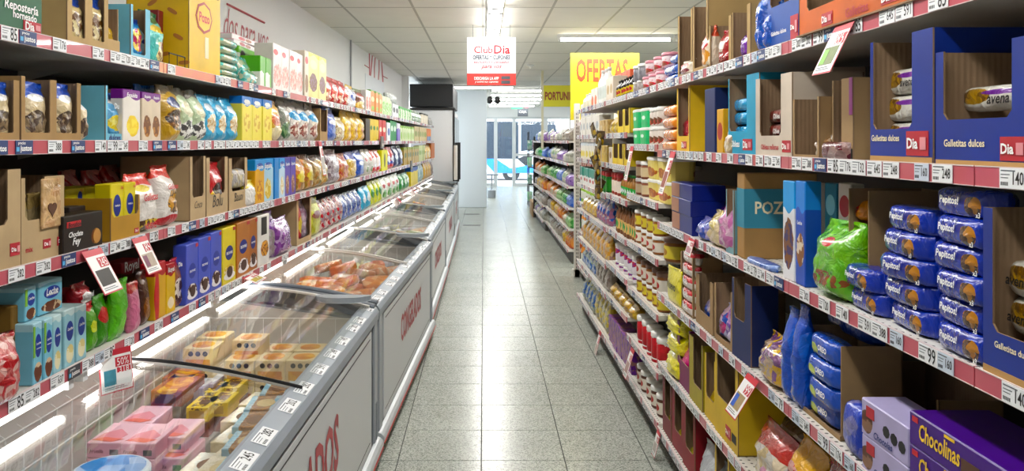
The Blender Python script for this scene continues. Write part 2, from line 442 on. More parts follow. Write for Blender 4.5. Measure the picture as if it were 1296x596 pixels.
# ceiling: suspended grid with mineral panels
CT_M = mat('ceiling_panel', 'F2F1EA', .85, noise_amt=.12, nscale=3, bump=.12, bscale=120)
GRID = mat('ceiling_grid', '8E8E88', .6)
ceil = struct('ceiling', MB().box(-2.2, 7.2, -5, 28, CEIL+.008, CEIL+.1, GRID).mesh('ceiling'))
pan = MB().box(-.299, .299, -.602, .602, CEIL, CEIL+.012, CT_M).mesh('ceiling_panel', bevel=.001)
CY0 = 1006*(CEIL-CH)/144-1.22*3
for j in range(0, 14):
    for i in range(-4, 8):
        new('ceiling_panel', pan, ceil, (.30+.61*i, CY0+.61+1.22*j, 0))
BAR = mat('grid_bar', 'B6B5AE', .6)
for j in range(15): new('grid_bar', MB().box(.30-.61*4.5, .30+.61*7.5, -.012, .012, CEIL-.0015, CEIL+.01, BAR).mesh('grid_bar'), ceil, (0, CY0+1.22*j, 0))
for i in range(13): new('grid_bar', MB().box(-.011, .011, CY0, CY0+1.22*14, CEIL-.001, CEIL+.01, BAR).mesh('grid_bar'), ceil, (.30+.61*(i-4.5), 0, 0))
x0 = .30-.61*4.5; x1 = .30+.61*7.5; y1 = CY0+1.22*14
fc = bpy.data.materials.new('ceiling_far'); fc.use_nodes = True; nt = fc.node_tree
br = nt.nodes.new('ShaderNodeTexBrick'); br.offset = 0; br.inputs['Scale'].default_value = 1
for k_, val in (('Brick Width', .61), ('Row Height', 1.22), ('Mortar Size', .008)): br.inputs[k_].default_value = val
br.inputs['Color1'].default_value = br.inputs['Color2'].default_value = lin('ECEBE4'); br.inputs['Mortar'].default_value = lin('8E8E88')
gm = nt.nodes.new('ShaderNodeNewGeometry'); nt.links.new(gm.outputs['Position'], br.inputs['Vector'])
nt.links.new(br.outputs['Color'], nt.nodes['Principled BSDF'].inputs['Base Color']); nt.nodes['Principled BSDF'].inputs['Roughness'].default_value = .85
new('far_panels', MB().box(-2.2, 7.2, y1, 28, CEIL, CEIL+.008, fc).box(-2.2, 7.2, -5, CY0, CEIL, CEIL+.008, fc).box(x1, 7.2, CY0, y1, CEIL, CEIL+.008, fc).mesh('far_panels'), ceil)
WALL = mat('white_wall_paint', 'E3E4E4', .6, noise_amt=.06, nscale=2)
def lbox(b, u0, u1, v0, v1, z0, z1, m):       # box in the left frame
    k = len(b.v); i = b.mi(m)
    for z in (z0, z1):
        for u, v in ((u0, v1), (u0, v0), (u1, v0), (u1, v1)): b.v.append(lw(u, v, z))
    for q in ((0,3,2,1),(4,5,6,7),(0,1,5,4),(1,2,6,5),(2,3,7,6),(3,0,4,7)): b.f.append(tuple(k+a for a in q)); b.m.append(i)
    return b
wl = struct('wall_left', lbox(MB(), -5, 14.2, 1.73, 1.9, 0, CEIL, WALL).mesh('wall_left'))
struct('wall_back_left', MB().box(-3.2, -1.35, 14.25, 14.4, 0, CEIL, WALL).mesh('wall_back_left'))
struct('wall_right', MB().box(7.0, 7.2, -5, 27.2, 0, CEIL, WALL).mesh('wall_right'))
struct('wall_rear', MB().box(-2.2, 7.2, -5.2, -5, 0, CEIL, WALL).mesh('wall_rear'))
struct('wall_far_left', MB().box(-2.9, -2.7, 14, 27.2, 0, CEIL, WALL).mesh('wall_far_left'))
# red script painted on the left wall
sc = mat('wall_script_red', 'B4505A', .6)
def wall_text(s, x0, x1, y, dy=0):
    u0, u1 = lu(x0, 1.728), lu(x1, 1.728); um = (u0+u1)/2
    o = new('wall_lettering', text_mesh(s, sc, .35, -.004, 1.5), wl, lw(um, 1.727, hz(y, um)), (0, 0, LROT), (u1-u0,)*3)
wall_text('dos para vos', 281, 338, 46)
wall_text('vos', 466, 486, 88)
def wall_stroke(x0, y0, x1, y1, t=.008):
    ua, ub = lu(x0, 1.727), lu(x1, 1.727); a = Vector(lw(ua, 1.727, hz(y0, ua))); c = Vector(lw(ub, 1.727, hz(y1, ub)))
    new('painted_stroke', MB().tube([a, c], t, sc, 5).mesh('painted_stroke'), wl)
wall_stroke(285, 4, 333, 28); wall_stroke(461, 82, 467, 86, .006); wall_stroke(484, 96, 490, 99, .006)
uu = lu(473, 1.725)
b = lbox(MB(), lu(462, 1.725), lu(486, 1.725), 1.7255, 1.7295, hz(122, uu), hz(98, uu), mat('pale_notice', 'D5DAE0', .5))
new('painted_panel', b.mesh('painted_panel'), wl)
pipe = MB().tube([lw(lu(443.5, 1.71), 1.71, 1.2), lw(lu(443.5, 1.71), 1.71, CEIL)], .012, mat('grey_pipe', '9EA0A2', .45))
tag(new('wall_conduit', pipe.mesh('wall_conduit')), 'thin grey conduit running down the left wall from the ceiling', 'pipe')
# pillar
tag_p = struct('wall_pillar', MB().box(-.675, .075, 18.3, 19.05, 0, CEIL, mat('pillar_paint', 'DFE6EA', .5)).mesh('wall_pillar', bevel=.01))
# ------------------------------------------------------------------ shop front, street and bus
FY = 26.9
fr = mat('door_aluminium', 'C4C9CC', .4, metal=.3)
def glass_mat(name, tint=(1, 1, 1), amt=.06, rough=.02, fres=.8):
    m = bpy.data.materials.new(name); m.use_nodes = True; nt = m.node_tree
    for n in list(nt.nodes): nt.nodes.remove(n)
    o = nt.nodes.new('ShaderNodeOutputMaterial'); t = nt.nodes.new('ShaderNodeBsdfTransparent'); g = nt.nodes.new('ShaderNodeBsdfGlossy')
    t.inputs[0].default_value = (*tint, 1); g.inputs['Roughness'].default_value = rough
    fz = nt.nodes.new('ShaderNodeFresnel'); fz.inputs[0].default_value = 1.45
    mm = nt.nodes.new('ShaderNodeMath'); mm.operation = 'MULTIPLY_ADD'; mm.inputs[1].default_value = fres; mm.inputs[2].default_value = amt
    nt.links.new(fz.outputs[0], mm.inputs[0])
    x = nt.nodes.new('ShaderNodeMixShader'); nt.links.new(mm.outputs[0], x.inputs[0]); nt.links.new(t.outputs[0], x.inputs[1]); nt.links.new(g.outputs[0], x.inputs[2])
    nt.links.new(x.outputs[0], o.inputs[0])
    return m
GLASS = glass_mat('clear_glass', (.93, .96, .96), .02)
struct('wall_front', MB().box(-2.9, 7.2, FY, FY+.2, 2.35, CEIL, WALL).box(-2.9, -.5, FY, FY+.2, 0, 2.35, WALL).box(3.2, 7.2, FY, FY+.2, 0, 2.35, WALL).mesh('wall_front'))
def door(name, x0, x1, extra=()):
    d = empty(name, (0, 0, 0)); d['kind'] = 'structure'
    b = MB(); t = .07
    b.box(x0, x0+t, FY, FY+.06, 0, 2.35, fr).box(x1-t, x1, FY, FY+.06, 0, 2.35, fr).box(x0+t, x1-t, FY, FY+.06, 2.27, 2.35, fr).box(x0+t, x1-t, FY, FY+.06, 0, .1, fr)
    for z in extra: b.box(x0+t, x1-t, FY, FY+.05, z, z+.09, fr)
    new('door_frame', b.mesh('door_frame'), d)
    new('pane', MB().box(x0+t, x1-t, FY+.02, FY+.028, .1, 2.27, GLASS).mesh('pane'), d)
door('door_1', -.5, .42); door('door_2', 1.02, 2.1, (1.02,)); door('window_1', 2.1, 3.2)
b = MB().box(.42, .47, FY, FY+.05, 0, 2.35, fr).box(.97, 1.02, FY, FY+.05, 0, 2.35, fr).box(.47, .97, FY, FY+.05, 2.27, 2.35, fr)
d3 = struct('door_3', b.mesh('door_frame')); new('pane', MB().box(.47, .97, FY+.02, FY+.028, .02, 2.27, GLASS).mesh('pane'), d3)
struct('pavement', MB().box(-8, 12, FY+.2, 30.6, -.15, -.01, mat('pavement', 'B9B4AE', .8, noise_amt=.2, nscale=4)).mesh('pavement'))
struct('kerb', MB().box(-10, 14, 30.6, 30.85, -.2, .0, mat('kerb_stone', 'C9C2B8', .8)).mesh('kerb'))
struct('street', MB().box(-20, 25, 30.85, 47, -.25, -.15, mat('asphalt', '83848A', .85, noise_amt=.2, nscale=6)).mesh('street'))
# bus beyond the doors
bus = empty('bus', (1.2, 33.0, -.15), 0, 'white and blue city bus passing beyond the glass entrance', 'bus')
BW = mat('bus_white', 'E9EDF2', .3); BBL = mat('bus_blue', '2C7FD6', .3); BGL = mat('bus_window', '363D47', .15); BDK = mat('bus_dark', '26282C', .5)
new('bus_body', MB().prism([(-4.5, .35), (2.1, .35), (2.35, .8), (2.3, 1.5), (1.9, 3.0), (-4.5, 3.0)], 1, 0, 2.4, BW).mesh('bus_body'), bus)
new('side_window', MB().box(-4.3, -1.55, -.02, 0, 1.3, 2.45, BGL).mesh('side_window'), bus)
new('side_window', MB().box(-1.45, .25, -.02, 0, .95, 2.5, BGL).mesh('side_window'), bus)
new('side_window', MB().prism([(.35, 1.25), (1.95, 1.5), (1.75, 2.5), (.35, 2.5)], 1, -.02, 0, BGL).mesh('side_window'), bus)
for a in range(3): new('blue_stripe', MB().prism([(-1.55+a*-2.2, 1.25), (-1.15+a*-2.2, 1.25), (.2+a*-2.2, .36), (-.75+a*-2.2, .36)], 1, -.016, 0, BBL).mesh('blue_stripe'), bus)
new('blue_stripe', MB().prism([(-.75, .36), (1.0, .36), (1.35, .8), (-.35, .5)], 1, -.03, 0, BBL).mesh('blue_stripe'), bus)
new('dark_panel', MB().prism([(.2, .95), (.95, 1.25), (.6, .6)], 1, -.02, 0, BDK).mesh('dark_panel'), bus)
for wx in (-.05, -3.9):
    w = new('wheel', MB().loft([[(wx+.36*math.cos(t*.393), y, .36+.36*math.sin(t*.393)) for t in range(16)] for y in (.02, .3)], BDK).mesh('wheel'), bus)
    new('hub', MB().loft([[(wx+.18*math.cos(t*.393), y, .36+.18*math.sin(t*.393)) for t in range(16)] for y in (.0, .02)], mat('hub_grey', 'A9ABAE', .4)).mesh('hub'), w)
new('route_sign', MB().box(-1.7, .35, -.03, 0, 2.62, 2.9, BDK).mesh('route_sign'), bus)
new('lettering', text_mesh('PLAZA', WHITE, 0, .03), bus, (-.75, -.035, 2.76), (0, 0, 0), (1.1,)*3)
house = tag(new('street_building', MB().box(-20, 25, 46, 50, -.2, 9, mat('pale_render', 'CFC9C0', .8, noise_amt=.2, nscale=1)).mesh('street_building')), 'pale rendered building across the street behind the bus', 'building')
for i in range(-3, 6): new('window', MB().box(i*3.0, i*3.0+1.5, 45.94, 46, 1.0, 2.8, BGL).mesh('window'), house)
# ------------------------------------------------------------------ lamps
TUBE = mat('fluorescent_tube', 'FFFFFF', .3, emit=22, ecol=(1, .98, .94))
LHOUS = mat('lamp_housing', 'DADCDC', .4)
def fixture(name, x, y, along, label, group=None, L=1.22, watts=LAMP_W, z=CEIL, w=.17, n=2, light=True):
    e = empty(name, (x, y, z), 0 if along else math.pi/2, label, 'ceiling light', group)
    new('housing', MB().prism([(-w/2, 0), (w/2, 0), (w/2-.02, -.035), (-w/2+.02, -.035)], 1, -L/2+.005, L/2-.005, LHOUS).mesh('housing'), e)
    for k in range(n):
        tx = (k-(n-1)/2)*w*.55
        t = new('tube', MB().loft([[(tx+.0145*math.cos(a*.628), yy, -.056+.0145*math.sin(a*.628)) for a in range(10)] for yy in (-L/2+.04, L/2-.04)], TUBE).mesh('tube', smooth=False), e)
        for s in (-1, 1): new('end_cap', MB().box(tx-.017, tx+.017, min(s*(L/2-.04), s*(L/2-.012)), max(s*(L/2-.04), s*(L/2-.012)), -.073, -.033, LHOUS).mesh('end_cap'), t)
    if light: area_light('tube_light', (0, 0, -.08), w, L*.92, watts, parent=e)
    return e
ORD = 'first second third fourth fifth sixth seventh eighth ninth tenth eleventh twelfth thirteenth fourteenth fifteenth sixteenth'.split()
for i in range(13):
    yy = -.08+i*1.26
    fixture('aisle_light', .10, yy, True, 'double fluorescent fitting over the middle of the aisle, %s from the camera end' % ORD[i], 'fluorescent fittings over the aisle')
for i, yy in enumerate((8.75, 5.0, 1.4, 13.2)):  # those over the neighbouring aisle are unseen, added to keep the ceiling bright
    for xx in (1.45, 2.75, 4.3):
        if yy < 8 and xx < 2: continue
        if yy > 9 and xx < 3: continue
        fixture('cross_light', xx, yy, False, 'single long fluorescent batten across the ceiling behind the offers sign' if (yy == 8.75) else 'added unseen fluorescent batten over the neighbouring aisle, brightening the ceiling', 'added unseen battens beyond the right shelving' if yy != 8.75 else 'battens behind the offers sign', w=.1, n=1, watts=LAMP_W*2.8, L=1.28)
fixture('cross_light', -.10, 16.6, False, 'single fluorescent batten near the white pillar', w=.1, n=1, L=1.5)
for i, yy in enumerate((17.6, 19.4, 21.3, 23.3, 25.3)):
    for xx in (.9, 3.3):
        fixture('cross_light', xx, yy, False, 'fluorescent batten in the row receding towards the entrance', 'battens near the entrance', w=.08, n=1, watts=LAMP_W*.8, L=1.5)
for yy in (20.2, 22.5, 25): fixture('cross_light', -.9, yy, False, 'fluorescent batten behind the white pillar', 'battens behind the pillar', w=.12, n=2, watts=LAMP_W*.9, L=1.4)
# camera domes and little track lights
def dome(x, y, label):
    e = empty('ceiling_sensor', (x, y, CEIL), 0, label, 'sensor')
    new('base', MB().lathe([(.035, -.03), (.055, -.015), (.055, 0)], LHOUS).mesh('base', smooth=True), e)
    new('stem', MB().tube([(0, 0, -.03), (0, 0, -.06)], .012, LHOUS).mesh('stem'), e)
dome(.72, 12.2, 'small round white sensor on the ceiling right of the hanging club sign')
for sx in (.135, .30):
    e = empty('security_camera', (sx, 17.2, CEIL), 0, 'small black security camera under the ceiling, left of the pair' if sx < .2 else 'small black security camera under the ceiling, right of the pair', 'camera')
    new('bracket', MB().tube([(0, 0, 0), (0, 0, -.22)], .012, LHOUS).mesh('bracket'), e)
    new('camera_body', MB().lathe([(.02, -.36), (.055, -.34), (.06, -.26), (.04, -.21)], BLACK).mesh('camera_body', smooth=True), e)
# ================================================================== shelving
RAILM = mat('price_rail_red', 'C25664', .28, coat=.5)
RAILW = mat('price_rail_edge', 'D8C9C6', .4)
HOLE = mat('punched_hole', '55524E', .7)
def perforated():
    m = mat('perforated_shelf', 'DEDBD3', .4); nt = m.node_tree; b = nt.nodes['Principled BSDF']
    tc = nt.nodes.new('ShaderNodeTexCoord'); v = nt.nodes.new('ShaderNodeVectorMath'); v.operation = 'MODULO' if False else 'FRACTION'
    s = nt.nodes.new('ShaderNodeVectorMath'); s.operation = 'SCALE'; s.inputs[3].default_value = 36
    nt.links.new(tc.outputs['Object'], s.inputs[0]); nt.links.new(s.outputs[0], v.inputs[0])
    d = nt.nodes.new('ShaderNodeVectorMath'); d.operation = 'DISTANCE'; d.inputs[1].default_value = (.5, .5, 0)
    mp = nt.nodes.new('ShaderNodeVectorMath'); mp.operation = 'MULTIPLY'; mp.inputs[1].default_value = (1, 1, 0)
    nt.links.new(v.outputs[0], mp.inputs[0]); nt.links.new(mp.outputs[0], d.inputs[0])
    g = nt.nodes.new('ShaderNodeMath'); g.operation = 'LESS_THAN'; g.inputs[1].default_value = .17; nt.links.new(d.outputs['Value'], g.inputs[0])
    mx = nt.nodes.new('ShaderNodeMix'); mx.data_type = 'RGBA'; nt.links.new(g.outputs[0], mx.inputs[0]); mx.inputs[6].default_value = lin('DEDBD3'); mx.inputs[7].default_value = lin('45423E')
    nt.links.new(mx.outputs[2], b.inputs['Base Color']); return m
PERF = perforated()
# price tags: paper cards with their print, several prints
def tag_mesh(kind, w, s=''):
    b = MB(); h = .033
    paper = mat('tag_paper', 'EEF0F2', .45); blue = mat('tag_blue', '2B3F72', .45); pale = mat('tag_pale', 'CBD6E4', .5); dk = mat('tag_dark', '3E4148', .5)
    bg = {'price': paper, 'blue': blue, 'pale': pale, 'dark': dk}[kind]
    b.box(-w/2, w/2, -.0012, 0, 0, h, bg)
    def tx(t, m, tw, x, z, bold=.02, stretch=1):
        v, f, a = text_vf(t, 0, bold); b.add([(p[0], p[1], p[2]*stretch) for p in v], f, m, (x, -.0017, z), tw)
    if kind in ('blue', 'dark'):
        if w > .05: tx('precios', WHITE, w*.42, -w*.16, h*.78); tx('justos', WHITE, w*.66, w*.08, h*.36, .03)
        b.box(-w*.46, -w*.3, -.0016, -.0012, h*.2, h*.52, mat('tag_cyan', '58B4E4', .5))
    else:
        tx(s, BLACK, w*.40, w*.22, h*.52, .01, 1.5)
        b.box(-w*.44, w*.1, -.0016, -.0012, h*.84, h*.9, GREYI)
        b.box(-w*.44, -w*.1, -.0016, -.0012, h*.66, h*.7, GREYI); b.box(-w*.44, -w*.16, -.0016, -.0012, h*.5, h*.54, GREYI)
        for k in range(5): b.box(-w*.44+k*w*.06, -w*.41+k*w*.06, -.0016, -.0012, h*.14, h*.32, BLACK)
    return b.mesh('price_tag')
NUM = ['282', '176', '388', '140', '132', '637', '245', '248', '591', '99', '85', '120', '202', '645', '79', '318']
TAGS = [tag_mesh('price', .064, s) for s in NUM]+[tag_mesh('blue', .07), tag_mesh('pale', .05, '160'), tag_mesh('dark', .06)]
TAGW = [.064]*len(NUM)+[.07, .05, .06]
TJ, TD = len(NUM), len(NUM)+2
def tags_on(rail, Lr, fixed, dens, rnd):
    """price tags slotted in a rail; rail local x runs 0..Lr, front -y"""
    spans = []
    for x, k in fixed:
        w = TAGW[k]; new('price_tag', TAGS[k], rail, (x, -.0035, .0015)); spans.append((x-w/2, x+w/2))
    x = .03
    while x < Lr-.05:
        k = rnd.choice(list(range(len(NUM)))+[TJ, TJ+1, TJ, TJ+1])
        w = TAGW[k]; a, c = x, x+w
        if c > Lr-.01: break
        if all(c < s0 or a > s1 for s0, s1 in spans):
            if rnd.random() < dens: new('price_tag', TAGS[k], rail, (x+w/2, -.0035, .0015)); spans.append((a, c)); x = c+rnd.choice((.001, .001, .012))
            else: x += w*rnd.choice((.5, .9))
        else: x += .01
def bay(name, origin, rz, L, lips, depth, label, group, tagd, fixed=None, top=None, perf=False, foot=True, backm=None, seed=0, cut=()):
    """one shelving bay: local x along the front 0..L, front at y = 0, back at +depth"""
    rnd = random.Random(seed)
    e = empty(name, origin, rz, label, 'shelving', group)
    top = top or lips[0]+.42
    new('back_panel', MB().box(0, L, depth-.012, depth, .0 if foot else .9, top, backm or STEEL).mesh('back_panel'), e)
    for x in (.0, L-.03): new('upright', MB().box(x+.001, x+.029, depth, depth+.04, 0, top+.02, STEEL).mesh('upright'), e)
    if foot: new('plinth', MB().box(.003, L-.003, .05, depth-.012, 0, lips[-1], mat('plinth_dark', '4B4846', .6)).mesh('plinth'), e)
    for i, z in enumerate(lips):
        s = new('shelf', MB().box(.002, L-.002, .004, depth-.013, z+.009, z+SURF, STEEL, dict(t=PERF if perf else STEEL)).mesh('shelf'), e)
        new('bracket', MB().prism([(depth-.013, z+.008), (depth-.013, z-.03), (.34, z+.008)], 0, .006, .012, STEEL).mesh('bracket'), e)
        r = new('price_rail', MB().box(.002, L-.002, -.002, .0035, 0, RAILH, RAILM, dict(t=RAILW, b=RAILW)).box(.002, L-.002, -.003, -.002, 0, .0016, RAILW).box(.002, L-.002, -.003, -.002, RAILH-.0018, RAILH, RAILW).mesh('price_rail'), e, (0, 0, z))
        if tagd: tags_on(r, L, (fixed or {}).get(i, []), tagd[i] if isinstance(tagd, (list, tuple)) else tagd, rnd)
    return e
# left run: bays joined where the photograph shows the rail joints
u_j = [lu(203.5-.5), lu(349.5), lu(420.5), lu(463)]
step = (u_j[3]-u_j[0])/3
edges = [u_j[0]-2*step+.35, u_j[0]-step, u_j[0]]+[u_j[0]+step*k for k in range(1, 9)]
edges = [max(edges[0], .3)]+edges[1:]
edges = [e for e in edges if e < 13.6]+[14.05]
LFIX = {}
def lfix(s, x, k):
    u = lu(x)
    for i in range(len(edges)-1):
        if edges[i] < u < edges[i+1]: LFIX.setdefault(i, {}).setdefault(s, []).append((u-edges[i], k))
for s, x, k in ((0, 27, TJ), (0, 3, 10), (0, 68, 1), (0, 118, 6), (0, 178, 3), (1, 22, TJ), (1, 62, 2), (1, 92, TJ), (1, 121, 3), (1, 176, 4),
                (2, 12, 0), (2, 47, 0), (2, 80, TJ), (2, 190, 10), (2, 252, TJ+1), (3, 12, 10), (3, 65, 5), (3, 87, TD), (3, 105, 2), (3, 158, 11), (3, 178, TJ), (3, 196, 3), (3, 217, TJ), (3, 252, TJ)):
    lfix(s, x, k)
for i in range(len(edges)-1):
    a, c = edges[i], edges[i+1]
    p = lw(a, LV)
    bay('shelving_unit', p, LROT, c-a, L_LIP, .52, 'white metal wall shelving bay above the row of freezers, %s from the camera' % ORD[i],
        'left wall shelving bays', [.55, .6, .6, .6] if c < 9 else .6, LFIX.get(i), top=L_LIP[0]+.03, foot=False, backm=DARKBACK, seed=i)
# right gondola
r_e = [.53, 1.373, 2.21, 3.045, 3.88, 4.72, 5.53, 6.38, 7.23]
RFIX = {}
def rfix(s, x, k):
    y = ry(x)
    for i in range(len(r_e)-1):
        if r_e[i] < y < r_e[i+1]: RFIX.setdefault(i, {}).setdefault(s, []).append((r_e[i+1]-y, k))
for s, x, k in ((0, 1190, 10), (0, 1125, 13), (0, 1085, 10), (1, 1285, 3), (1, 1130, 7), (1, 1089, 4), (1, 1010, 12), (1, 1040, TJ), (2, 1097, 8), (2, 1068, 3), (2, 1045, 11), (2, 1020, 12), (2, 1288, 3), (3, 1044, 9), (3, 1020, 13), (3, 988, 14)):
    rfix(s, x, k)
for i in range(len(r_e)-1):
    a, c = r_e[i], r_e[i+1]
    lips = R_LIP if c < 3.9 else A_LIP if c < 4.8 else B_LIP if c < 5.6 else C_LIP
    bay('gondola_shelving', (RX, c, 0), -math.pi/2, c-a, lips, .46, 'white perforated gondola shelving bay with red price rails on the right, %s from the camera' % ORD[i] if c < 3.9 else 'white gondola bay with closely spaced shelves on the right, %s from the camera' % ORD[i],
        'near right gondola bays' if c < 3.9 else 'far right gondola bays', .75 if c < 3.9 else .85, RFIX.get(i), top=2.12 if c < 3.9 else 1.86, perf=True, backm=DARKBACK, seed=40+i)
# end frame with the slotted white post
pe = empty('slotted_post', (1.05, 8.95, 0), 0, 'white slotted upright post standing at the end of the right shelving', 'post')
ps = MB().box(-.03, .03, -.04, .04, 0, 1.95, STEEL)
new('post', ps.mesh('post', bevel=.002), pe)
sl = MB()
for k in range(44): sl.box(-.012, -.004, -.0415, -.0398, .1+k*.04, .125+k*.04, HOLE).box(.004, .012, -.0415, -.0398, .1+k*.04, .125+k*.04, HOLE)
o = new('slots', sl.mesh('slots'), pe); o['kind'] = 'stuff'
new('foot', MB().box(-.05, .35, -.04, .04, 0, .09, STEEL).mesh('foot'), pe)
bay('gondola_shelving', (1.05, 8.9, 0), -math.pi/2, 1.6, [1.7, 1.42, 1.12, .83, .5, .12], .4, 'shallow white shelving bay beside the slotted end post', None, .6, top=1.9, seed=71)
# second gondola, nearer the doors
for i, (a, c) in enumerate(((9.9, 11.1), (11.1, 12.3), (12.3, 13.5), (13.5, 14.7), (14.7, 15.9))):
    bay('gondola_shelving', (1.05 if i < 3 else 1.0, c, 0), -math.pi/2, c-a, [1.5, 1.22, .93, .66, .4, .14], .45, 'white shelving bay of the second gondola near the entrance, %s from the camera' % ORD[i], 'second gondola bays', .5, top=1.62, backm=mat('black_end', '2A2A2C', .6), seed=90+i)
new_end = tag(new('end_panel', MB().box(1.0, 1.5, 15.93, 15.97, 0, 1.62, mat('black_end', '2A2A2C', .6)).mesh('end_panel')), 'black end panel of the second gondola facing the entrance', 'panel')
tag(new('wooden_crate', MB().box(.98, 1.3, 15.98, 16.9, 0, .3, mat('raw_wood', 'B28E62', .7, noise_amt=.3, nscale=8)).mesh('wooden_crate', bevel=.01)), 'low raw wooden plinth at the far end of the second gondola', 'plinth')
# row fillers -------------------------------------------------------------------
RND = random.Random(3)
def row(side, zs, xa, xb, ytop, build, name, label, cat, n=1, group=None, sb=.015, d=.12, gap=.004, z0=None, tilt=0, yaw=0, jit=.02, hmax=None, lips=None):
    """n alike packs on a shelf between photo columns xa (near end) and xb (far end); returns top height"""
    v = (LV if side == 'L' else RX)+sb
    u0, u1 = (lu(xa, v), lu(xb, v)) if side == 'L' else (ry(xa, v), ry(xb, v))
    um = (u0+u1)/2
    z = zs+SURF+.001 if z0 is None else z0
    h = hz(ytop, um)-z
    if hmax: h = hmax if z0 is not None else min(h, hmax)
    if z0 is None or not hmax:
        ab = [q for q in (lips or (L_LIP if side == 'L' else R_LIP)) if q > zs+.01]
        if ab: h = min(h, min(ab)+.004-z)
    h = max(h, .02)
    w = (u1-u0)/n-gap
    spec = build(w, d, h)
    for k in range(n):
        u = u0+(u1-u0)*(k+.5)/n
        sbk = v+d/2+RND.uniform(0, jit*.4)
        if side == 'L': loc = lw(u, sbk, z); rz = LROT
        else: loc = (sbk, u, z); rz = -math.pi/2
        place(spec, name, loc, rz+yaw+RND.uniform(-jit, jit)*1.5, label, cat, group if group else (label if n > 1 else None), (tilt, 0))
    return z+h
def Lr(s, *a, **k): return row('L', L_LIP[s], *a, **k)
def Rr(s, *a, **k): return row('R', R_LIP[s], *a, **k)
def Bx(m, *parts, **k): return lambda w, d, h: sp_box(w, d, h, m, parts=parts, **k)
_sd = [0]
def Bg(m, *parts, **k):
    _sd[0] += 1; s = _sd[0]
    return lambda w, d, h: sp_bag(w, d, h, m, seed=s, parts=parts, **k)
def Fl(m, *parts, **k):
    _sd[0] += 1; s = _sd[0]
    return lambda w, d, h: sp_flow(w, d, h, m, seed=s, parts=parts, **k)
def Tr(m, *parts, **k): return lambda w, d, h: sp_tray(w, d, h, m, parts=parts, **k)
def Jr(m, lm, lab=None, **k): return lambda w, d, h: sp_jar(min(w, d)/2/1.05, h, m, lm, labelm=lab, **k)
def Tb(m, lm, **k): return lambda w, d, h: sp_tub(w, d, h, m, lm, **k)
def Bt(m, cm, lab=None, **k): return lambda w, d, h: sp_bottle(min(w, d)/2*.98, h, m, cm, lab, **k)
# part makers for the fronts (fractions of the face)
def tx(s, m, wf, zf, xf=.5, shear=0, stretch=1, bold=.02, off=.0015): return lambda w, d, h: T(s, m, w*wf, (xf-.5)*w, zf*h, -d/2-off, shear, stretch, bold)
def txb(s, m, wf, zf, xf=.5, shear=0, stretch=1, bold=.02): return lambda w, d, h: T(s, m, w*wf, (xf-.5)*w, zf*h, -d/2*.93-.006, shear, stretch, bold)
def rp(m, x0, x1, z0, z1, off=.0004, name='badge'): return lambda w, d, h: Patch(rectp((x0-.5)*w, (x1-.5)*w, z0*h, z1*h), m, -d/2-off, name=name)
def ov(m, cx, cz, a, b_, off=.0004, name='badge'): return lambda w, d, h: Patch(ovalp((cx-.5)*w, cz*h, a*w, b_*h), m, -d/2-off, name=name)
def hx(m, cx, cz, a, b_, off=.0004, name='badge'): return lambda w, d, h: Patch(ovalp((cx-.5)*w, cz*h, a*w, b_*h, 8), m, -d/2-off, name=name)
# ================================================================== left shelf 1 (top)
green = pk('1F5A3C', rough=.5); beigec = pk('C2A880', rough=.7); kraft = pk('A88C68', rough=.75)
def DIA(x0, x1, z0, z1): return [rp(DRED, x0, x1, z0, z1), tx('Dia', WHITE, (x1-x0)*.5, (z0+z1)/2, x0+(x1-x0)*.32, bold=.03, off=.003), rp(mat('logo_tile', 'D98A90', .5), x0+(x1-x0)*.66, x0+(x1-x0)*.92, z0+(z1-z0)*.25, z0+(z1-z0)*.75, off=.0022)]
Lr(0, -70, 46, -60, Tr(green, tx('Repostería', WHITE, .42, .34, .74, .1), tx('horneado', WHITE, .3, .24, .78), *DIA(.76, .99, .03, .19), win=(.1, .6, .5)), 'display_box', 'green printed shelf carton with red corner logo on the top left shelf', 'display box', d=.2)
Lr(0, 79, 108, -32, Tr(beigec, win=(.2, .8, .12)), 'display_box', 'beige shelf carton with two narrow windows, first of two on the top left shelf', 'display box', d=.24, gap=.002)
Lr(0, 108.5, 133, -20, Tr(beigec, win=(.2, .8, .14)), 'display_box', 'beige shelf carton with two narrow windows, second of two on the top left shelf', 'display box', d=.2, gap=.002)
nutbag = film('CDB98A', top='2A4FA8', th=.8, food='6B4A2A', food2='D8C9A0', f=(.5, .42, .4, .25))
Lr(0, 82, 106, -6, Bg(nutbag, belly=.6), 'snack_bag', 'small blue-topped bag inside the first beige carton, top left shelf', 'snack bag', sb=.02, d=.05, z0=L_LIP[0]+SURF+.006)
Lr(0, 111, 131, -4, Bg(nutbag, belly=.6), 'snack_bag', 'small blue-topped bag inside the second beige carton, top left shelf', 'snack bag', sb=.02, d=.05, z0=L_LIP[0]+SURF+.006)
Lr(0, 133.5, 149, 8, Tr(beigec, win=(.05, .95, .3)), 'display_box', 'short beige carton open at the front beside the light blue carton', 'display box', d=.18, gap=.002)
Lr(0, 135, 147, 24, Bg(film('3A4F8C', top='C9A75A', th=.4)), 'snack_bag', 'dark blue and gold bag inside the short beige carton', 'snack bag', sb=.03, d=.06, z0=L_LIP[0]+SURF+.006)
lblue = pk('8CC6DA', rough=.5)
Lr(0, 163, 187, 8, Tr(lblue, win=(.1, .75, .1)), 'display_box', 'light blue shelf carton with an open front on the top left shelf', 'display box', d=.2)
Lr(0, 166, 181, 22, Bg(film('5E9AD0', top='3450A8', th=.85, food='E6C440', food2='C94A6A', f=(.5, .45, .4, .3)), belly=.62), 'snack_bag', 'blue bag with yellow and pink picture in the light blue carton', 'snack bag', sb=.02, d=.05, z0=L_LIP[0]+SURF+.006)
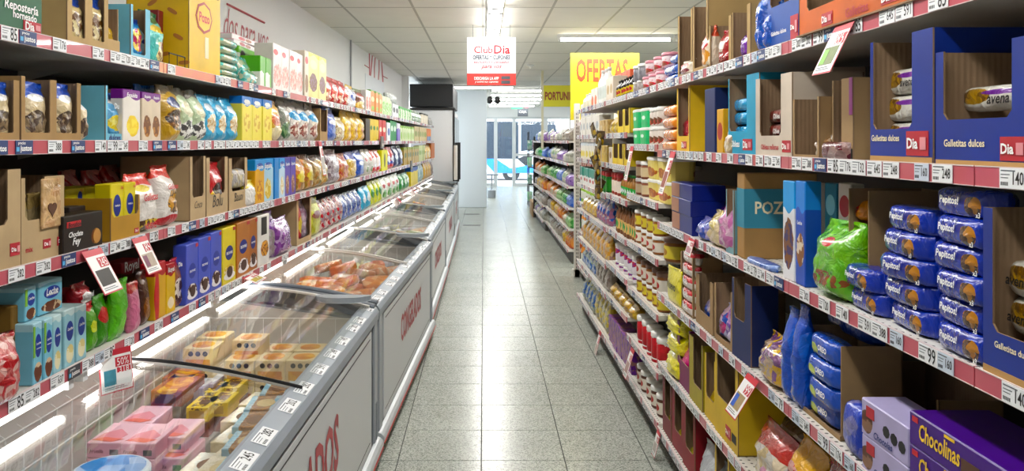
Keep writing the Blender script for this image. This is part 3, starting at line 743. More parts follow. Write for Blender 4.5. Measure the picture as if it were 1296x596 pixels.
Lr(0, 181, 190, 30, Bg(film('B9D8EA', acc='2C3FA0', a=(.5, .5, .4, .12)), ), 'snack_bag', 'pale blue bag with navy badge at the edge of the light blue carton', 'snack bag', sb=.02, d=.07, z0=L_LIP[0]+SURF+.006)
Lr(0, 190, 211, 14, Bg(film('6CC4BC', top='1F6A3E', th=.78, acc='E3C65A', a=(.5, .66, .35, .08), food='E8D9A0', food2='8A5A2C', f=(.7, .25, .3, .2))), 'snack_bag', 'teal bag with dark green top leaning beside the yellow biscuit carton', 'snack bag', d=.09, sb=.02)
Lr(0, 199, 206, 12, Bx(pk('7A2A2C')), 'carton', 'dark red narrow carton edge between teal bag and yellow carton', 'carton', sb=.1, d=.05)
ck = pk('E9BE22', rough=.45)
def cookies(w, d, h):
    b = MB(); c = mat('biscuit_print', 'B5732A', .5); r = random.Random(5)
    for (x, z) in ((.12, .25), (.18, .6), (.85, .28), (.88, .62), (.14, .85), (.55, .9), (.8, .86), (.4, .1), (.7, .12)):
        a = r.uniform(-.6, .6); pts = [((x-.5)*w+(.09*w*math.cos(t)*math.cos(a)-.035*w*sup(math.sin(t), .6)*math.sin(a)), z*h+(.09*w*math.cos(t)*math.sin(a)+.035*w*sup(math.sin(t), .6)*math.cos(a))) for t in [k*.628 for k in range(10)]]
        b.prism([(p[0], p[1]) for p in pts], 1, -d/2-.0012, -d/2-.0002, c)
    return P0('printed_biscuits', b.mesh('printed_biscuits'))
def cookies_side(w, d, h):
    b = MB(); c = mat('biscuit_print', 'B5732A', .5); r = random.Random(9)
    for k in range(15):
        y = -d*.42+d*.84*((k*.37) % 1); z = h*(.06+.062*k); a = r.uniform(-.7, .7)
        pts = [(y+.022*math.cos(t)*math.cos(a)-.008*sup(math.sin(t), .6)*math.sin(a), z+.022*math.cos(t)*math.sin(a)+.008*sup(math.sin(t), .6)*math.cos(a)) for t in [q*.628 for q in range(10)]]
        b.prism(pts, 0, -w/2-.0012, -w/2-.0002, c)
    return P0('printed_biscuits', b.mesh('printed_biscuits'))
Lr(0, 238, 275, -75, Tr(ck, cookies_side, hx(mat('hex_red', 'A83A34', .5), .45, .42, .27, .12), hx(mat('hex_yel', 'E9C23C', .5), .45, .42, .23, .1, .0014), tx('Pozo', RED, .34, .42, .45, bold=.03, off=.0028), rp(CREAM, .48, .6, .12, .28), win=(.3, .98, .6)), 'display_box', 'tall yellow biscuit carton printed with biscuits on the top left shelf', 'display box', d=.24)
for q, (x0, x1, c) in enumerate(((248, 258, 'E8A83A'), (259, 273, 'D8402E'))):
    Lr(0, x0, x1, -25, Bg(film(c, top='F0E6D0', th=.7, food='E8C860', food2='B5732A', f=(.5, .3, .5, .4))), 'biscuit_bag', ('orange and cream' if q == 0 else 'red and yellow')+' bag poking out of the tall yellow carton', 'biscuit bag', sb=.03, d=.06, z0=L_LIP[0]+.2)
Lr(0, 212, 234, 69, lambda w, d, h: [P0('wire_holder', MB().tube([(-w/2, -d/2, .002), (w/2, -d/2, .002), (w/2, -d/2, h), (-w/2, -d/2, h), (-w/2, -d/2, .002)], .0025, BLACK).tube([(0, -d/2, 0), (0, -d/2, h)], .0015, BLACK).mesh('wire_holder'))], 'wire_holder', 'small black wire frame on the top left shelf before the yellow carton', 'wire frame', sb=-.0, d=.012)
teal = film('5FB8AE', mot=.6, ma='BCE3DC', mb='D9C59A', ms=45, rough=.2, clear=.8)
zt = None
for k in range(6):
    zt = Lr(0, 279, 306-(k % 2), 109-10*(k+1), Fl(teal), 'rice_cracker_pack', 'teal film pack in the stack beside the yellow carton', 'cracker pack', sb=.02, d=.15, z0=zt, group='stacked teal cracker packs', gap=0)
for q, (x0, x1, y) in enumerate(((306, 320, 72), (314, 328, 88))):
    Lr(0, x0, x1, y, Bg(teal), 'rice_cracker_pack', 'teal film pack %s the stack of teal packs' % ('leaning upright against' if q == 0 else 'slumped in front of'), 'cracker pack', sb=.0 if q else .06, d=.07)
gb = pk('E9EFE4', top='6CBE2C', th=.62, acc='2A2A2A', a=(.2, .5, .12, .3))
zt = Lr(0, 300, 328, 83, Bx(gb), 'cracker_box', 'white and lime green box, lower of the pile behind the teal packs', 'cracker box', sb=.2, d=.12)
zt = Lr(0, 300, 328, 62, Bx(gb), 'cracker_box', 'white and lime green box, upper of the pile behind the teal packs', 'cracker box', sb=.2, d=.12, z0=zt)
wp = pk('EDE9EA', acc='C4424E', a=(.35, .5, .12, .3), food='9C5A3A', f=(.6, .5, .12, .3), top='E8B8C4', th=.9)
for q in range(2): zt = Lr(0, 294, 326, 54-7*q, Bx(wp), 'snack_box', 'flat white and pink snack box on top of the lime green boxes, %s' % ('lower' if q == 0 else 'upper'), 'snack box', sb=.2, d=.13, z0=zt)
Lr(0, 329, 344, 72, Bx(pk('F0F2EC', top='58B030', th=.5, acc='58B030', a=(.9, .3, .2, .4))), 'cracker_box', 'upright lime and white cracker box beside the pink and white boxes', 'cracker box', d=.1, n=2)
Lr(0, 346, 384, 62, Bx(pk('F0EAE8', food='E3A6A0', food2='F4D9D4', f=(.5, .35, .45, .25), acc='D23F47', a=(.3, .82, .26, .06))), 'cracker_box', 'tall white and pink cracker box in the row of four on the top left shelf', 'cracker box', n=4, d=.1)
Lr(0, 384.5, 390, 64, Bx(pk('E9E0D0', acc='C8434A', a=(.5, .8, .4, .08), food='8A6A4A', f=(.5, .3, .4, .2))), 'cracker_box', 'narrow cream cracker box between the pink and yellow ones', 'cracker box', d=.1)
Lr(0, 390.5, 413, 70, Bx(pk('EDE7A8', food='6E4A38', food2='8A6A80', f=(.5, .36, .38, .2), acc='EFE3C0', a=(.5, .75, .35, .1), top='E6E070', th=.93)), 'cracker_box', 'tall pale yellow cracker box with a dark oval picture', 'cracker box', n=2, d=.1)
redb = film('C8252E', acc='F0EEF0', a=(.5, .62, .32, .14), mot=.3, ma='E86A60', ms=40, food='F0D8C0', food2='C8252E', f=(.5, .25, .4, .15))
Lr(0, 413, 444, 99, Bg(redb), 'snack_bag', 'red snack bag with white badge in the red row, top left shelf', 'snack bag', n=4, d=.12)
Lr(0, 444, 453, 108, Bg(film('E9ECF2', acc='2F4FB4', a=(.5, .5, .36, .2), top='F2C93A', th=.86)), 'snack_bag', 'white bag with blue badge and yellow top beside the red bags', 'snack bag', n=1, d=.1)
Lr(0, 453, 463, 113, Bg(film('6B3A2C', top='5A6A30', th=.86, food='E9B63A', food2='F6E2A0', f=(.5, .2, .45, .2), acc='C83428', a=(.5, .65, .35, .16))), 'snack_bag', 'brown bag with red badge and yellow foot beyond the white and blue bag', 'snack bag', d=.1)
Lr(0, 463.5, 469, 114, Bx(pk('F0ECE8', food='C84438', food2='E8C0B0', f=(.5, .4, .4, .3))), 'cracker_box', 'narrow white and red boxes beyond the brown bag', 'cracker box', n=2, d=.09)
Lr(0, 469.5, 484, 116, Bx(pk('E08A2C', acc='F3E2B0', a=(.5, .6, .35, .12), food='8FC43A', f=(.5, .2, .3, .1), top='6FA43A', th=.93)), 'cracker_box', 'orange box with green top in the row of three on the top left shelf', 'cracker box', n=3, d=.09)
Lr(0, 484.5, 496, 123, Bx(pk('DDEBC8', food='7EC43E', food2='EAF3DC', f=(.5, .4, .5, .35))), 'cracker_box', 'pale green and white box beyond the orange boxes', 'cracker box', n=3, d=.09)
zt = Lr(0, 497, 505, 132, Bx(pk('EEF0F0', acc='2E3440', a=(.5, .55, .35, .2))), 'snack_box', 'white box with dark badge under the grey packs at the top shelf', 'snack box', n=2, d=.1)
Lr(0, 492, 505, 119, Fl(pk('B8BDB8', mot=.6, ma='E9ECE8', mb='6A706A', ms=60)), 'biscuit_pack', 'grey and white flow pack lying on the white boxes with dark badges', 'biscuit pack', z0=zt, d=.09)
Lr(0, 505.5, 521, 137, Bx(pk('E4EFD8', top='3FA03A', th=.8, food='3FA03A', food2='DFF0C8', f=(.3, .4, .3, .4))), 'cracker_box', 'white box with green top in the long row of green and white boxes', 'cracker box', n=5, d=.09)
Lr(0, 521.5, 534, 140, Bg(film('4A8A4A', mot=.7, ma='26302A', mb='E6EAD8', ms=55)), 'snack_bag', 'green and black snack bag near the far end of the top left shelf', 'snack bag', n=3, d=.09)
Lr(0, 534.5, 543, 144, Tb(pk('E9E2D4', mot=.3, ma='C8B898', ms=50), BLACK), 'food_tub', 'cream tub with black lid near the far end of the top left shelf', 'tub', n=3, d=.1)
Lr(0, 544, 548, 149, Bg(film('4A4A44', mot=.5, ma='A8A8A0', ms=50)), 'snack_bag', 'small dark bag at the far end of the top left shelf', 'snack bag', d=.08)
# ================================================================== left shelf 2
brownie = film('D9C7A4', top='2350B8', th=.74, food='4A3A30', food2='8A7860', f=(.5, .3, .4, .2), acc='F2F2F0', a=(.5, .72, .3, .07))
for q, (x0, x1) in enumerate(((-36, 18), (19.5, 63), (64.5, 98))):
    Lr(1, x0, x1, 98 if q < 2 else 103, Tr(kraft, win=(.1, .86, .14), back=True), 'display_box', ('leftmost', 'second', 'third')[q]+' kraft tray holding a blue-topped cake mix bag on the second left shelf', 'display box', d=.16, gap=.002)
    Lr(1, x0+5, x1-3, 101+q*2, Bg(brownie, belly=.62), 'cake_mix_bag', 'cream cake mix bag with blue top in the %s kraft tray' % ('leftmost', 'second', 'third')[q], 'cake mix bag', sb=.018, d=.055, z0=L_LIP[1]+SURF+.006)
Lr(1, 98.5, 112, 118, Bg(brownie), 'cake_mix_bag', 'cream cake mix bag with blue top leaning between kraft tray and light blue carton', 'cake mix bag', d=.09, sb=.01)
Lr(1, 131, 166, 110, Tr(lblue, tx('dulces', NAVY, .4, .07, .3), win=(.06, .98, .14)), 'display_box', 'light blue shelf carton with bags on the second left shelf', 'display box', d=.17)
Lr(1, 134, 160, 116, Bg(film('7DB6DE', top='2450B4', th=.8, food='E9D23A', food2='F6EE9A', f=(.4, .35, .3, .16), acc='F2F2F0', a=(.5, .8, .25, .05)), txb('Dulces', WHITE, .5, .7)), 'cake_mix_bag', 'light blue bag with lemon picture in the light blue carton of the second shelf', 'cake mix bag', sb=.025, d=.1, z0=L_LIP[1]+SURF+.006)
Lr(1, 154, 176, 113, Bx(pk('E9E4DC', top='7A3F8A', th=.83, food='F2CF2A', food2='F6E27A', f=(.55, .3, .34, .2)), tx('Exquisita', WHITE, .6, .88, .5, .2)), 'dessert_box', 'cream dessert box with purple top and lemon picture', 'dessert box', d=.04, sb=.006)
Lr(1, 177, 203, 117, Bx(pk('DCCDB8', top='7A3F8A', th=.84, food='7A4A2C', food2='B98858', f=(.5, .3, .36, .22)), tx('Exquisita', WHITE, .6, .9, .5, .2)), 'dessert_box', 'beige dessert box with purple top and chocolate mousse picture', 'dessert box', n=2, d=.04, sb=.006)
Lr(1, 186, 212, 107, Bg(film('2F8AC8', top='1B5FA8', th=.75, food='D98A3A', food2='F0E0C0', f=(.5, .4, .42, .2), acc='F2F2F0', a=(.5, .66, .34, .1))), 'snack_bag', 'tall blue bag with orange picture behind the dessert boxes', 'snack bag', sb=.06, d=.1)
Lr(1, 211, 233, 107, Bg(film('C9A24A', top='7A6A50', th=.84, acc='2F3F7A', a=(.5, .68, .34, .1), food='3A2A20', food2='8A5A30', f=(.5, .38, .38, .18))), 'snack_bag', 'golden brown biscuit bag with navy badge on the second left shelf', 'snack bag', sb=.02, d=.1)
Lr(1, 233, 262, 113, Bg(film('C9D8B8', top='7A7468', th=.84, food='4A4A4A', food2='EDEDE8', f=(.5, .22, .45, .18), acc='E6E3C4', a=(.5, .6, .35, .15))), 'snack_bag', 'pale green biscuit bag with checked foot on the second left shelf', 'snack bag', n=2, sb=.02, d=.11)
Lr(1, 262, 303, 122, Bg(film('6FB8DC', food='D8B88A', food2='F2E6CC', f=(.5, .38, .34, .2), acc='EAF3F8', a=(.5, .72, .34, .09), top='58A8D4', th=.9)), 'cake_mix_bag', 'light blue bag with pale cake picture in the row of three', 'cake mix bag', n=3, sb=.015, d=.11)
Lr(1, 306, 343, 124, Bx(pk('EBDE7A', top='3A7AC4', th=.8, food='D9B23A', food2='F2E28A', f=(.5, .42, .3, .2), acc='F4F4F0', a=(.5, .88, .3, .05)), tx('Suave', WHITE, .6, .86, .5, .2)), 'cake_mix_box', 'yellow cake mix box with blue wavy top on the second left shelf', 'cake mix box', n=3, d=.06, sb=.008)
Lr(1, 344, 359, 126, Bg(film('D8A83A', top='B88A2A', th=.84, acc='D86A2A', a=(.5, .5, .35, .14), food='E6D8B0', f=(.5, .2, .42, .16))), 'snack_bag', 'mustard yellow bag hanging over the rail on the second left shelf', 'snack bag', d=.1, sb=-.005)
Lr(1, 359, 369, 124, Bg(film('8A8680', mot=.4, ma='2E5A3A', mb='C9C4BA', ms=60, food='2A5A34', food2='6A8A60', f=(.5, .25, .45, .2))), 'snack_bag', 'clear bag of dark green sweets beside the mustard bag', 'snack bag', d=.1)
Lr(1, 370, 404, 124, Bg(film('CFC9C2', top='9A9590', th=.8, acc='4AA4DC', a=(.5, .62, .44, .12), food='8A5048', food2='E2D4C8', f=(.5, .26, .4, .2))), 'snack_bag', 'grey-topped clear bag with light blue band in the row of three', 'snack bag', n=3, d=.11)
Lr(1, 404, 415, 138, Tr(kraft, win=(.1, .9, .3)), 'display_box', 'small kraft carton between the clear bags and the blue bag', 'display box', d=.12)
Lr(1, 415, 429.5, 136, Bg(film('2A4FB4', top='3A62C8', th=.85, acc='E9EAF2', a=(.5, .55, .3, .08), mot=.25, ma='8AA4E0', ms=45)), 'snack_bag', 'royal blue sweets bag standing on the second left shelf', 'snack bag', d=.11)
Lr(1, 430, 438.5, 148, Bg(film('D8CDA8', mot=.7, ma='8A5A3A', mb='EFE8D0', ms=70)), 'snack_bag', 'clear bag of pale sweets next to the royal blue bag', 'snack bag', d=.1)
Lr(1, 439, 463, 140, Bg(film('E4B81E', mot=.4, ma='F6E27A', mb='C88A1A', ms=50, food='B4402A', food2='E4B81E', f=(.5, .3, .3, .16))), 'snack_bag', 'bright yellow sweets bag in the row of three on the second left shelf', 'snack bag', n=3, d=.12)
Lr(1, 463, 468, 150, Bx(pk('3A2E26')), 'dessert_box', 'dark brown box beyond the bright yellow bags', 'dessert box', d=.06)
Lr(1, 468, 480, 151, Bx(pk('E2C52C', acc='3A7A30', a=(.5, .6, .3, .1))), 'dessert_box', 'small yellow box in the row of three on the second left shelf', 'dessert box', n=3, d=.06)
Lr(1, 480, 489, 152, Bx(pk('C8302C', acc='F0E6D0', a=(.5, .55, .35, .12))), 'dessert_box', 'small red box beyond the yellow boxes of the second left shelf', 'dessert box', n=2, d=.06)
Lr(1, 489.5, 494, 155, Bx(pk('E9ECF0', acc='3A58A8', a=(.5, .5, .35, .2))), 'dessert_box', 'white and blue box next to the small red boxes', 'dessert box', d=.06)
Lr(1, 494, 502, 153, Bx(pk('2E8A4A', acc='DFF0E0', a=(.5, .62, .3, .14))), 'dessert_box', 'dark green box on the second left shelf', 'dessert box', n=2, d=.06)
Lr(1, 502.5, 507, 156, Bx(pk('8A7AC4', top='E9E6F2', th=.7)), 'dessert_box', 'violet and white box beyond the dark green boxes', 'dessert box', d=.06)
Lr(1, 507, 525, 160, Bx(pk('DDE6C0', top='8AB84A', th=.85, food='9CC45A', f=(.5, .35, .3, .25))), 'tea_box', 'pale green and white tea box in the long row on the second left shelf', 'tea box', n=7, d=.06)
Lr(1, 525.5, 540, 161, Bx(pk('C9B88A', acc='7A8A3A', a=(.5, .5, .35, .2))), 'tea_box', 'tan tea box in the long row on the second left shelf', 'tea box', n=6, d=.06)
Lr(1, 540.5, 546, 163, Bx(pk('DE7A2A', food='4A9AD0', f=(.5, .2, .4, .2))), 'tea_box', 'orange box at the far end of the second left shelf', 'tea box', n=3, d=.06)
# ================================================================== left shelf 3
kd = pk('BCA686', rough=.75)
Lr(2, -52, 18, 216, Tr(kd, *DIA(.78, .98, .12, .25), win=(.12, .74, .45)), 'display_box', 'beige shelf carton with red corner logo, leftmost on the third left shelf', 'display box', d=.16)
Lr(2, 20, 75, 224, Tr(kd, tx('mix', DRED, .16, .16, .16), *DIA(.48, .66, .13, .24), *DIA(.82, .99, .13, .24), win=(.08, .52, .5)), 'display_box', 'beige shelf carton with a heart and red logos on the third left shelf', 'display box', d=.16)
Lr(2, 48.5, 74, 226, lambda w, d, h: [P0('clear_wrapper', MB().box(-w/2, w/2, -d/2, d/2, h*.38, h, film('C9A884', mot=.4, ma='E2C49A', mb='A87A50', ms=30)).mesh('clear_wrapper', bevel=.003)), ('heart', MB().prism([((.02*16*math.sin(t)**3/16), h*.62+.02*(13*math.cos(t)-5*math.cos(2*t)-2*math.cos(3*t)-math.cos(4*t))/16) for t in [k*2*math.pi/24 for k in range(24)]], 1, -d/2-.002, -d/2, DKBR).mesh('heart'), (0, 0, 0), (0, 0, 0), (1, 1, 1)), T('Dia', WHITE, .012, w*.32, h*.9, -d/2-.003)], 'snack_wrapper', 'tan wrapped pack with a brown heart at the beige carton front', 'snack pack', sb=.003, d=.008)
gold = film('A98A4E', rough=.25, mot=.4, ma='7A7F86', mb='D6C49A', ms=25)
for q, (x, h, a) in enumerate(((24, 228, .35), (33, 230, .5), (40, 228, .55))):
    Lr(2, x, x+9, h, Bg(gold), 'bar_wrapper', 'gold foil wrapped bar leaning in the beige heart carton, %s of three' % ('left', 'middle', 'right')[q], 'snack bar', sb=.03+.012*q, d=.02, z0=L_LIP[2]+.1, yaw=0, hmax=.1)
chfey = pk('1E1816', food='6E4226', food2='B4854A', f=(.82, .32, .12, .22), rough=.35)
Lr(2, 77, 128, 271, Bx(chfey, rp(RED, .08, .42, .68, .84), tx('Bonafide', BLACK, .3, .76, .25, .2, off=.003), tx('Choclate', WHITE, .34, .5, .28, .3, off=.003), tx('Fey', WHITE, .2, .28, .3, .3, off=.003), ov(mat('cookie_gold', 'B8823A', .5), .84, .32, .1, .2)), 'chocolate_box', 'black chocolate box with white script lettering on the third left shelf', 'chocolate box', d=.06, sb=-.006)
Lr(2, 83, 104, 262, Bx(pk('2A2422'), ), 'chocolate_box', 'dark box lying open behind the black chocolate box', 'chocolate box', sb=.075, d=.05)
must = pk('B58A3A', rough=.6)
Lr(2, 135, 173, 249, Tr(must, *DIA(.8, .95, .08, .2), win=(.04, .96, .55), sidem=must), 'display_box', 'mustard shelf carton holding yellow dessert boxes on the third left shelf', 'display box', d=.17, sb=.006)
Lr(2, 138, 171, 232, Bx(pk('DCCB2A', acc='2A3A8A', a=(.5, .6, .3, .2), food='C8B48A', food2='F2E6C0', f=(.5, .16, .34, .1)), tx('VAINILLA', WHITE, .4, .6, .5), tx('Dia', RED, .2, .92, .85)), 'dessert_box', 'yellow dessert box with navy oval in the mustard carton', 'dessert box', n=2, sb=.012, d=.05, z0=L_LIP[2]+SURF+.006)
yb = pk('C9BA2A', acc='2A3A8A', a=(.75, .4, .12, .4))
zt = Lr(2, 78, 128, 256, Bx(yb), 'dessert_box', 'yellow boxes behind the black chocolate box, lower layer', 'dessert box', sb=.14, d=.1, n=2)
Lr(2, 78, 128, 238, Bx(yb, tx('Dia', RED, .12, .84, .8)), 'dessert_box', 'yellow boxes behind the black chocolate box, upper layer', 'dessert box', sb=.14, d=.1, n=2, z0=zt)
rdk = film('8E1F24', rough=.2, mot=.3, ma='C8443C', mb='E8D8D0', ms=30)
for q, (x, y) in enumerate(((88, 216), (116, 216), (140, 210), (158, 212))):
    Lr(2, x, x+22, y, Bg(rdk), 'snack_bag', 'glossy dark red bag deep on the third left shelf behind the yellow boxes', 'snack bag', sb=.26, d=.1, group='dark red bags behind yellow boxes')
gal = film('E9E4DE', top='D23A2A', th=.78, acc='E6D22A', a=(.4, .74, .26, .06), food='5A4030', food2='E6C81E', f=(.5, .12, .48, .1))
Lr(2, 174, 205, 220, Bg(gal, txb('Galletas', RED, .6, .6), txb('NUEVO', RED, .5, .1, .5, bold=.03)), 'biscuit_bag', 'white biscuit bag with red top and yellow foot on the third left shelf', 'biscuit bag', sb=.01, d=.11)
Lr(2, 206, 227, 210, Bg(film('E9E4DE', top='D23A2A', th=.8, food='C89A5A', food2='5A4030', f=(.6, .4, .36, .2), acc='C8303A', a=(.5, .1, .5, .09)), txb('Galletas', RED, .6, .66)), 'biscuit_bag', 'white biscuit bag with red top and red foot on the third left shelf', 'biscuit bag', sb=.01, d=.11)
for q, (x0, x1, tx_) in enumerate(((236, 257, 'Coco'), (258, 287, 'Bolu'), (288, 312, 'Bauni'))):
    Lr(2, x0, x1, 198+q*1, Tr(kd, tx(tx_, BLACK, .5, .24, .5, .3, bold=-.004, off=.002), win=(.14, .86, .36)), 'display_box', 'kraft shelf carton with handwritten marking on the third left shelf, %s of three' % ('first', 'second', 'third')[q], 'display box', d=.26, gap=.002)
Lr(2, 229, 238, 212, Bg(film('E6E6E2', acc='4A6AB0', a=(.5, .4, .3, .1))), 'biscuit_bag', 'white bag tucked between red-topped bag and kraft carton', 'biscuit bag', sb=.09, d=.07)
Lr(2, 263, 284, 205, Bg(film('C4202A', acc='2A1A18', a=(.5, .3, .25, .18), food='E8C81E', f=(.3, .16, .2, .12))), 'snack_bag', 'bright red bag in the handwritten kraft carton', 'snack bag', sb=.02, d=.08, z0=L_LIP[2]+SURF+.05)
Lr(2, 291, 311, 214, Fl(film('B9B4B0', mot=.4, ma='E2C84A', mb='8A8A90', ms=40)), 'biscuit_pack', 'silver flow pack in the third handwritten kraft carton', 'biscuit pack', sb=.02, d=.06, z0=L_LIP[2]+SURF+.09)
Lr(2, 313, 326, 228, Bg(film('E9E7E2', top='D8C43A', th=.7)), 'snack_bag', 'small white bag with yellow top beside the kraft cartons', 'snack bag', sb=-.002, d=.05)
def exq(c, f1, f2, t='4A9AD8'): return Bx(pk(c, top=t, th=.76, food=f1, food2=f2, f=(.5, .3, .3, .24), acc='2A4FA8', a=(.5, .86, .34, .06)), tx('Exquisita', WHITE, .7, .82, .5, .2))
Lr(2, 322, 333, 202, exq('E0A83A', 'C87A2A', 'F0C86A'), 'cake_mix_box', 'orange cake mix box with blue top on the third left shelf', 'cake mix box', d=.06, sb=.006)
Lr(2, 333, 346, 201, exq('B8D8EA', 'E2C25A', 'F4E6A8'), 'cake_mix_box', 'pale blue cake mix box with yellow sponge picture', 'cake mix box', d=.06, sb=.006)
Lr(2, 346, 352, 200, Bx(pk('3A8AD0')), 'cake_mix_box', 'plain blue box between the cake mix boxes', 'cake mix box', d=.06, sb=.006)
Lr(2, 352, 360, 200, exq('C9DFF0', 'E2CFA0', 'F4EED8'), 'cake_mix_box', 'white and blue cake mix box with cream cake picture', 'cake mix box', d=.06, sb=.006)
Lr(2, 360, 375, 199, exq('6A5AA8', '8A5A4A', 'C8A88A', '5A4AA0'), 'cake_mix_box', 'purple cake mix box on the third left shelf', 'cake mix box', n=2, d=.06, sb=.006)
zoo = film('C89A2A', top='7A4A2A', th=.84, mot=.5, ma='D8502A', mb='4A2A1C', ms=36, acc='E9D23A', a=(.5, .42, .3, .16))
Lr(2, 377, 400, 196, Bg(zoo), 'snack_bag', 'yellow and brown snack bag with red print in the row of two', 'snack bag', n=2, d=.12)
Lr(2, 400, 417.5, 196, Bg(film('B88A4A', mot=.6, ma='E6D8A8', mb='4A6A3A', ms=40, top='4A3A30', th=.84)), 'snack_bag', 'brown snack bag with pale and green print', 'snack bag', n=2, d=.12)
Lr(2, 418, 432, 189, Bg(film('8A8088', mot=.6, ma='C8C4C8', mb='5A3040', ms=44)), 'snack_bag', 'silver and plum snack bag on the third left shelf', 'snack bag', d=.12)
Lr(2, 432, 444, 194, Bg(film('B4322C', mot=.4, ma='E2B23A', mb='F0E0D0', ms=44)), 'snack_bag', 'red snack bag with gold print beside the silver one', 'snack bag', d=.12)
Lr(2, 444, 453, 192, Bg(film('D8B43A', top='3A4AA0', th=.7, mot=.5, ma='C8A88A', mb='F0E8D0', ms=60)), 'snack_bag', 'yellow bag with blue top on the third left shelf', 'snack bag', d=.12)
Lr(2, 453, 463, 190, Bg(film('2450B4', mot=.25, ma='4A7AD8', ms=30, acc='E9EAF2', a=(.5, .5, .26, .08))), 'snack_bag', 'deep blue snack bag on the third left shelf', 'snack bag', d=.12)
Lr(2, 463, 473, 189, Bg(film('D8D8D2', acc='B82A30', a=(.4, .6, .2, .08), food='6A8A50', f=(.6, .2, .3, .12))), 'snack_bag', 'grey-white bag with small red badge on the third left shelf', 'snack bag', n=2, d=.11)
Lr(2, 473, 483, 190, Bg(film('F0EAE8', top='C8242A', th=.68, acc='C8242A', a=(.5, .14, .5, .14))), 'flour_bag', 'white flour bag with red bands on the third left shelf', 'flour bag', n=2, d=.1)
Lr(2, 484, 491, 190, Bx(pk('E2E02A', acc='1E1E20', a=(.5, .5, .12, .34))), 'flour_box', 'bright yellow box with black print on the third left shelf', 'box', d=.09)
Lr(2, 491, 500, 186, Bg(film('C8242E', acc='E9ECF4', a=(.5, .45, .34, .16), food='2A4AB0', f=(.5, .3, .4, .1))), 'flour_bag', 'red bag with white and blue badge on the third left shelf', 'flour bag', n=2, d=.1)
Lr(2, 500, 511, 184, Bg(film('22284A', acc='E6E8F0', a=(.5, .5, .3, .14), mot=.2, ma='6A74A8', ms=40)), 'flour_bag', 'navy bag with white badge on the third left shelf', 'flour bag', n=2, d=.1)
Lr(2, 512, 530, 186, Bx(pk('B8A06A', acc='5A6A3A', a=(.5, .55, .35, .15), top='8A9A4A', th=.86)), 'tea_box', 'tan box in the long row on the third left shelf', 'tea box', n=6, d=.08)
Lr(2, 530.5, 538, 184, Bx(pk('C8D0A0', acc='7A9A4A', a=(.5, .55, .35, .15))), 'tea_box', 'pale olive box near the far end of the third left shelf', 'tea box', n=3, d=.08)
Lr(2, 538.5, 546, 183, Bg(film('E2B83A', food='F2E6C0', f=(.5, .35, .35, .25))), 'snack_bag', 'yellow bag near the far end of the third left shelf', 'snack bag', n=2, d=.09)
Lr(2, 546.2, 549.5, 181, Bx(pk('C86A22')), 'tea_box', 'orange box at the far end of the third left shelf', 'box', d=.09)
# ================================================================== left shelf 4 (above the freezers)
polka = film('B81E26', mot=.55, ma='E8E0D8', mb='B81E26', ms=60)
Lr(3, -28, 33, 430, Bg(polka), 'snack_bag', 'red bag with white dots hanging over the rail at the left edge', 'snack bag', sb=-.03, d=.08)
Lr(3, 8, 24, 388, Bx(pk('7A6038', rough=.8)), 'carton', 'plain brown cardboard carton standing beside the red dotted bag', 'carton', sb=.05, d=.1)
milk = pk('8FC6DA', acc='23409A', a=(.55, .62, .34, .19), food='6A4030', food2='D9C0A0', f=(.55, .2, .42, .16), top='B8DCE6', th=.9)
milk2 = pk('A9D2DC', acc='23409A', a=(.5, .62, .34, .17), food='E2D49A', food2='F2EBC8', f=(.5, .22, .36, .16), top='CFE4E4', th=.9)
zt = Lr(3, 36, 62, 408, Bx(milk, tx('Leche', WHITE, .5, .66, .54, .2), tx('condensada', WHITE, .5, .58, .54, .2), rp(mat('lime_ink', '7AB82E', .5), .0, .2, .45, .95)), 'milk_carton', 'light blue condensed milk carton with lime edge, front pair of the lower row', 'milk carton', n=2, d=.075, sb=.004)
Lr(3, 63, 75, 401, Bx(milk2, tx('Leche', WHITE, .5, .66, .5, .2)), 'milk_carton', 'light blue condensed milk carton in the middle of the lower row', 'milk carton', d=.075, sb=.004)
Lr(3, 77, 92, 393, Bx(milk2, tx('Leche', WHITE, .5, .66, .5, .2)), 'milk_carton', 'light blue condensed milk carton third in the lower row', 'milk carton', d=.075, sb=.004)
Lr(3, 94, 108, 388, Bx(milk2, tx('Leche', WHITE, .5, .66, .5, .2)), 'milk_carton', 'light blue condensed milk carton furthest in the lower row', 'milk carton', d=.075, sb=.004)
Lr(3, 26, 42, 365, Bx(milk, tx('Leche', WHITE, .5, .66, .54, .2), rp(mat('lime_ink', '7AB82E', .5), .0, .2, .45, .95)), 'milk_carton', 'light blue condensed milk carton stacked on top, nearer of two', 'milk carton', d=.075, sb=.03, z0=zt+.002)
Lr(3, 46, 77, 356, Bx(milk, tx('Leche', WHITE, .5, .66, .54, .2), tx('condensada', WHITE, .5, .58, .54, .2)), 'milk_carton', 'wide light blue condensed milk carton stacked on top, further of two', 'milk carton', d=.075, sb=.03, z0=zt+.002)
grn = film('5CA82E', acc='DDEB5A', a=(.5, .5, .3, .12), top='C8242A', th=.84)
Lr(3, 82, 112, 370, Bx(pk('4A9A2E', top='B4202A', th=.78, acc='E6E0D8', a=(.5, .5, .3, .08)), tx('Royal', WHITE, .7, .87)), 'dessert_box', 'green and red dessert carton behind the condensed milk', 'dessert box', sb=.13, d=.08)
Lr(3, 110, 124, 385, Bg(grn), 'jelly_pouch', 'green jelly pouch with red top behind the offer card, nearer', 'jelly pouch', d=.05, sb=.02)
Lr(3, 122, 138, 375, Bg(film('3E8A26', acc='C8242A', a=(.5, .6, .36, .16)), ), 'jelly_pouch', 'dark green jelly pouch with red badge behind the offer card', 'jelly pouch', d=.05, sb=.02)
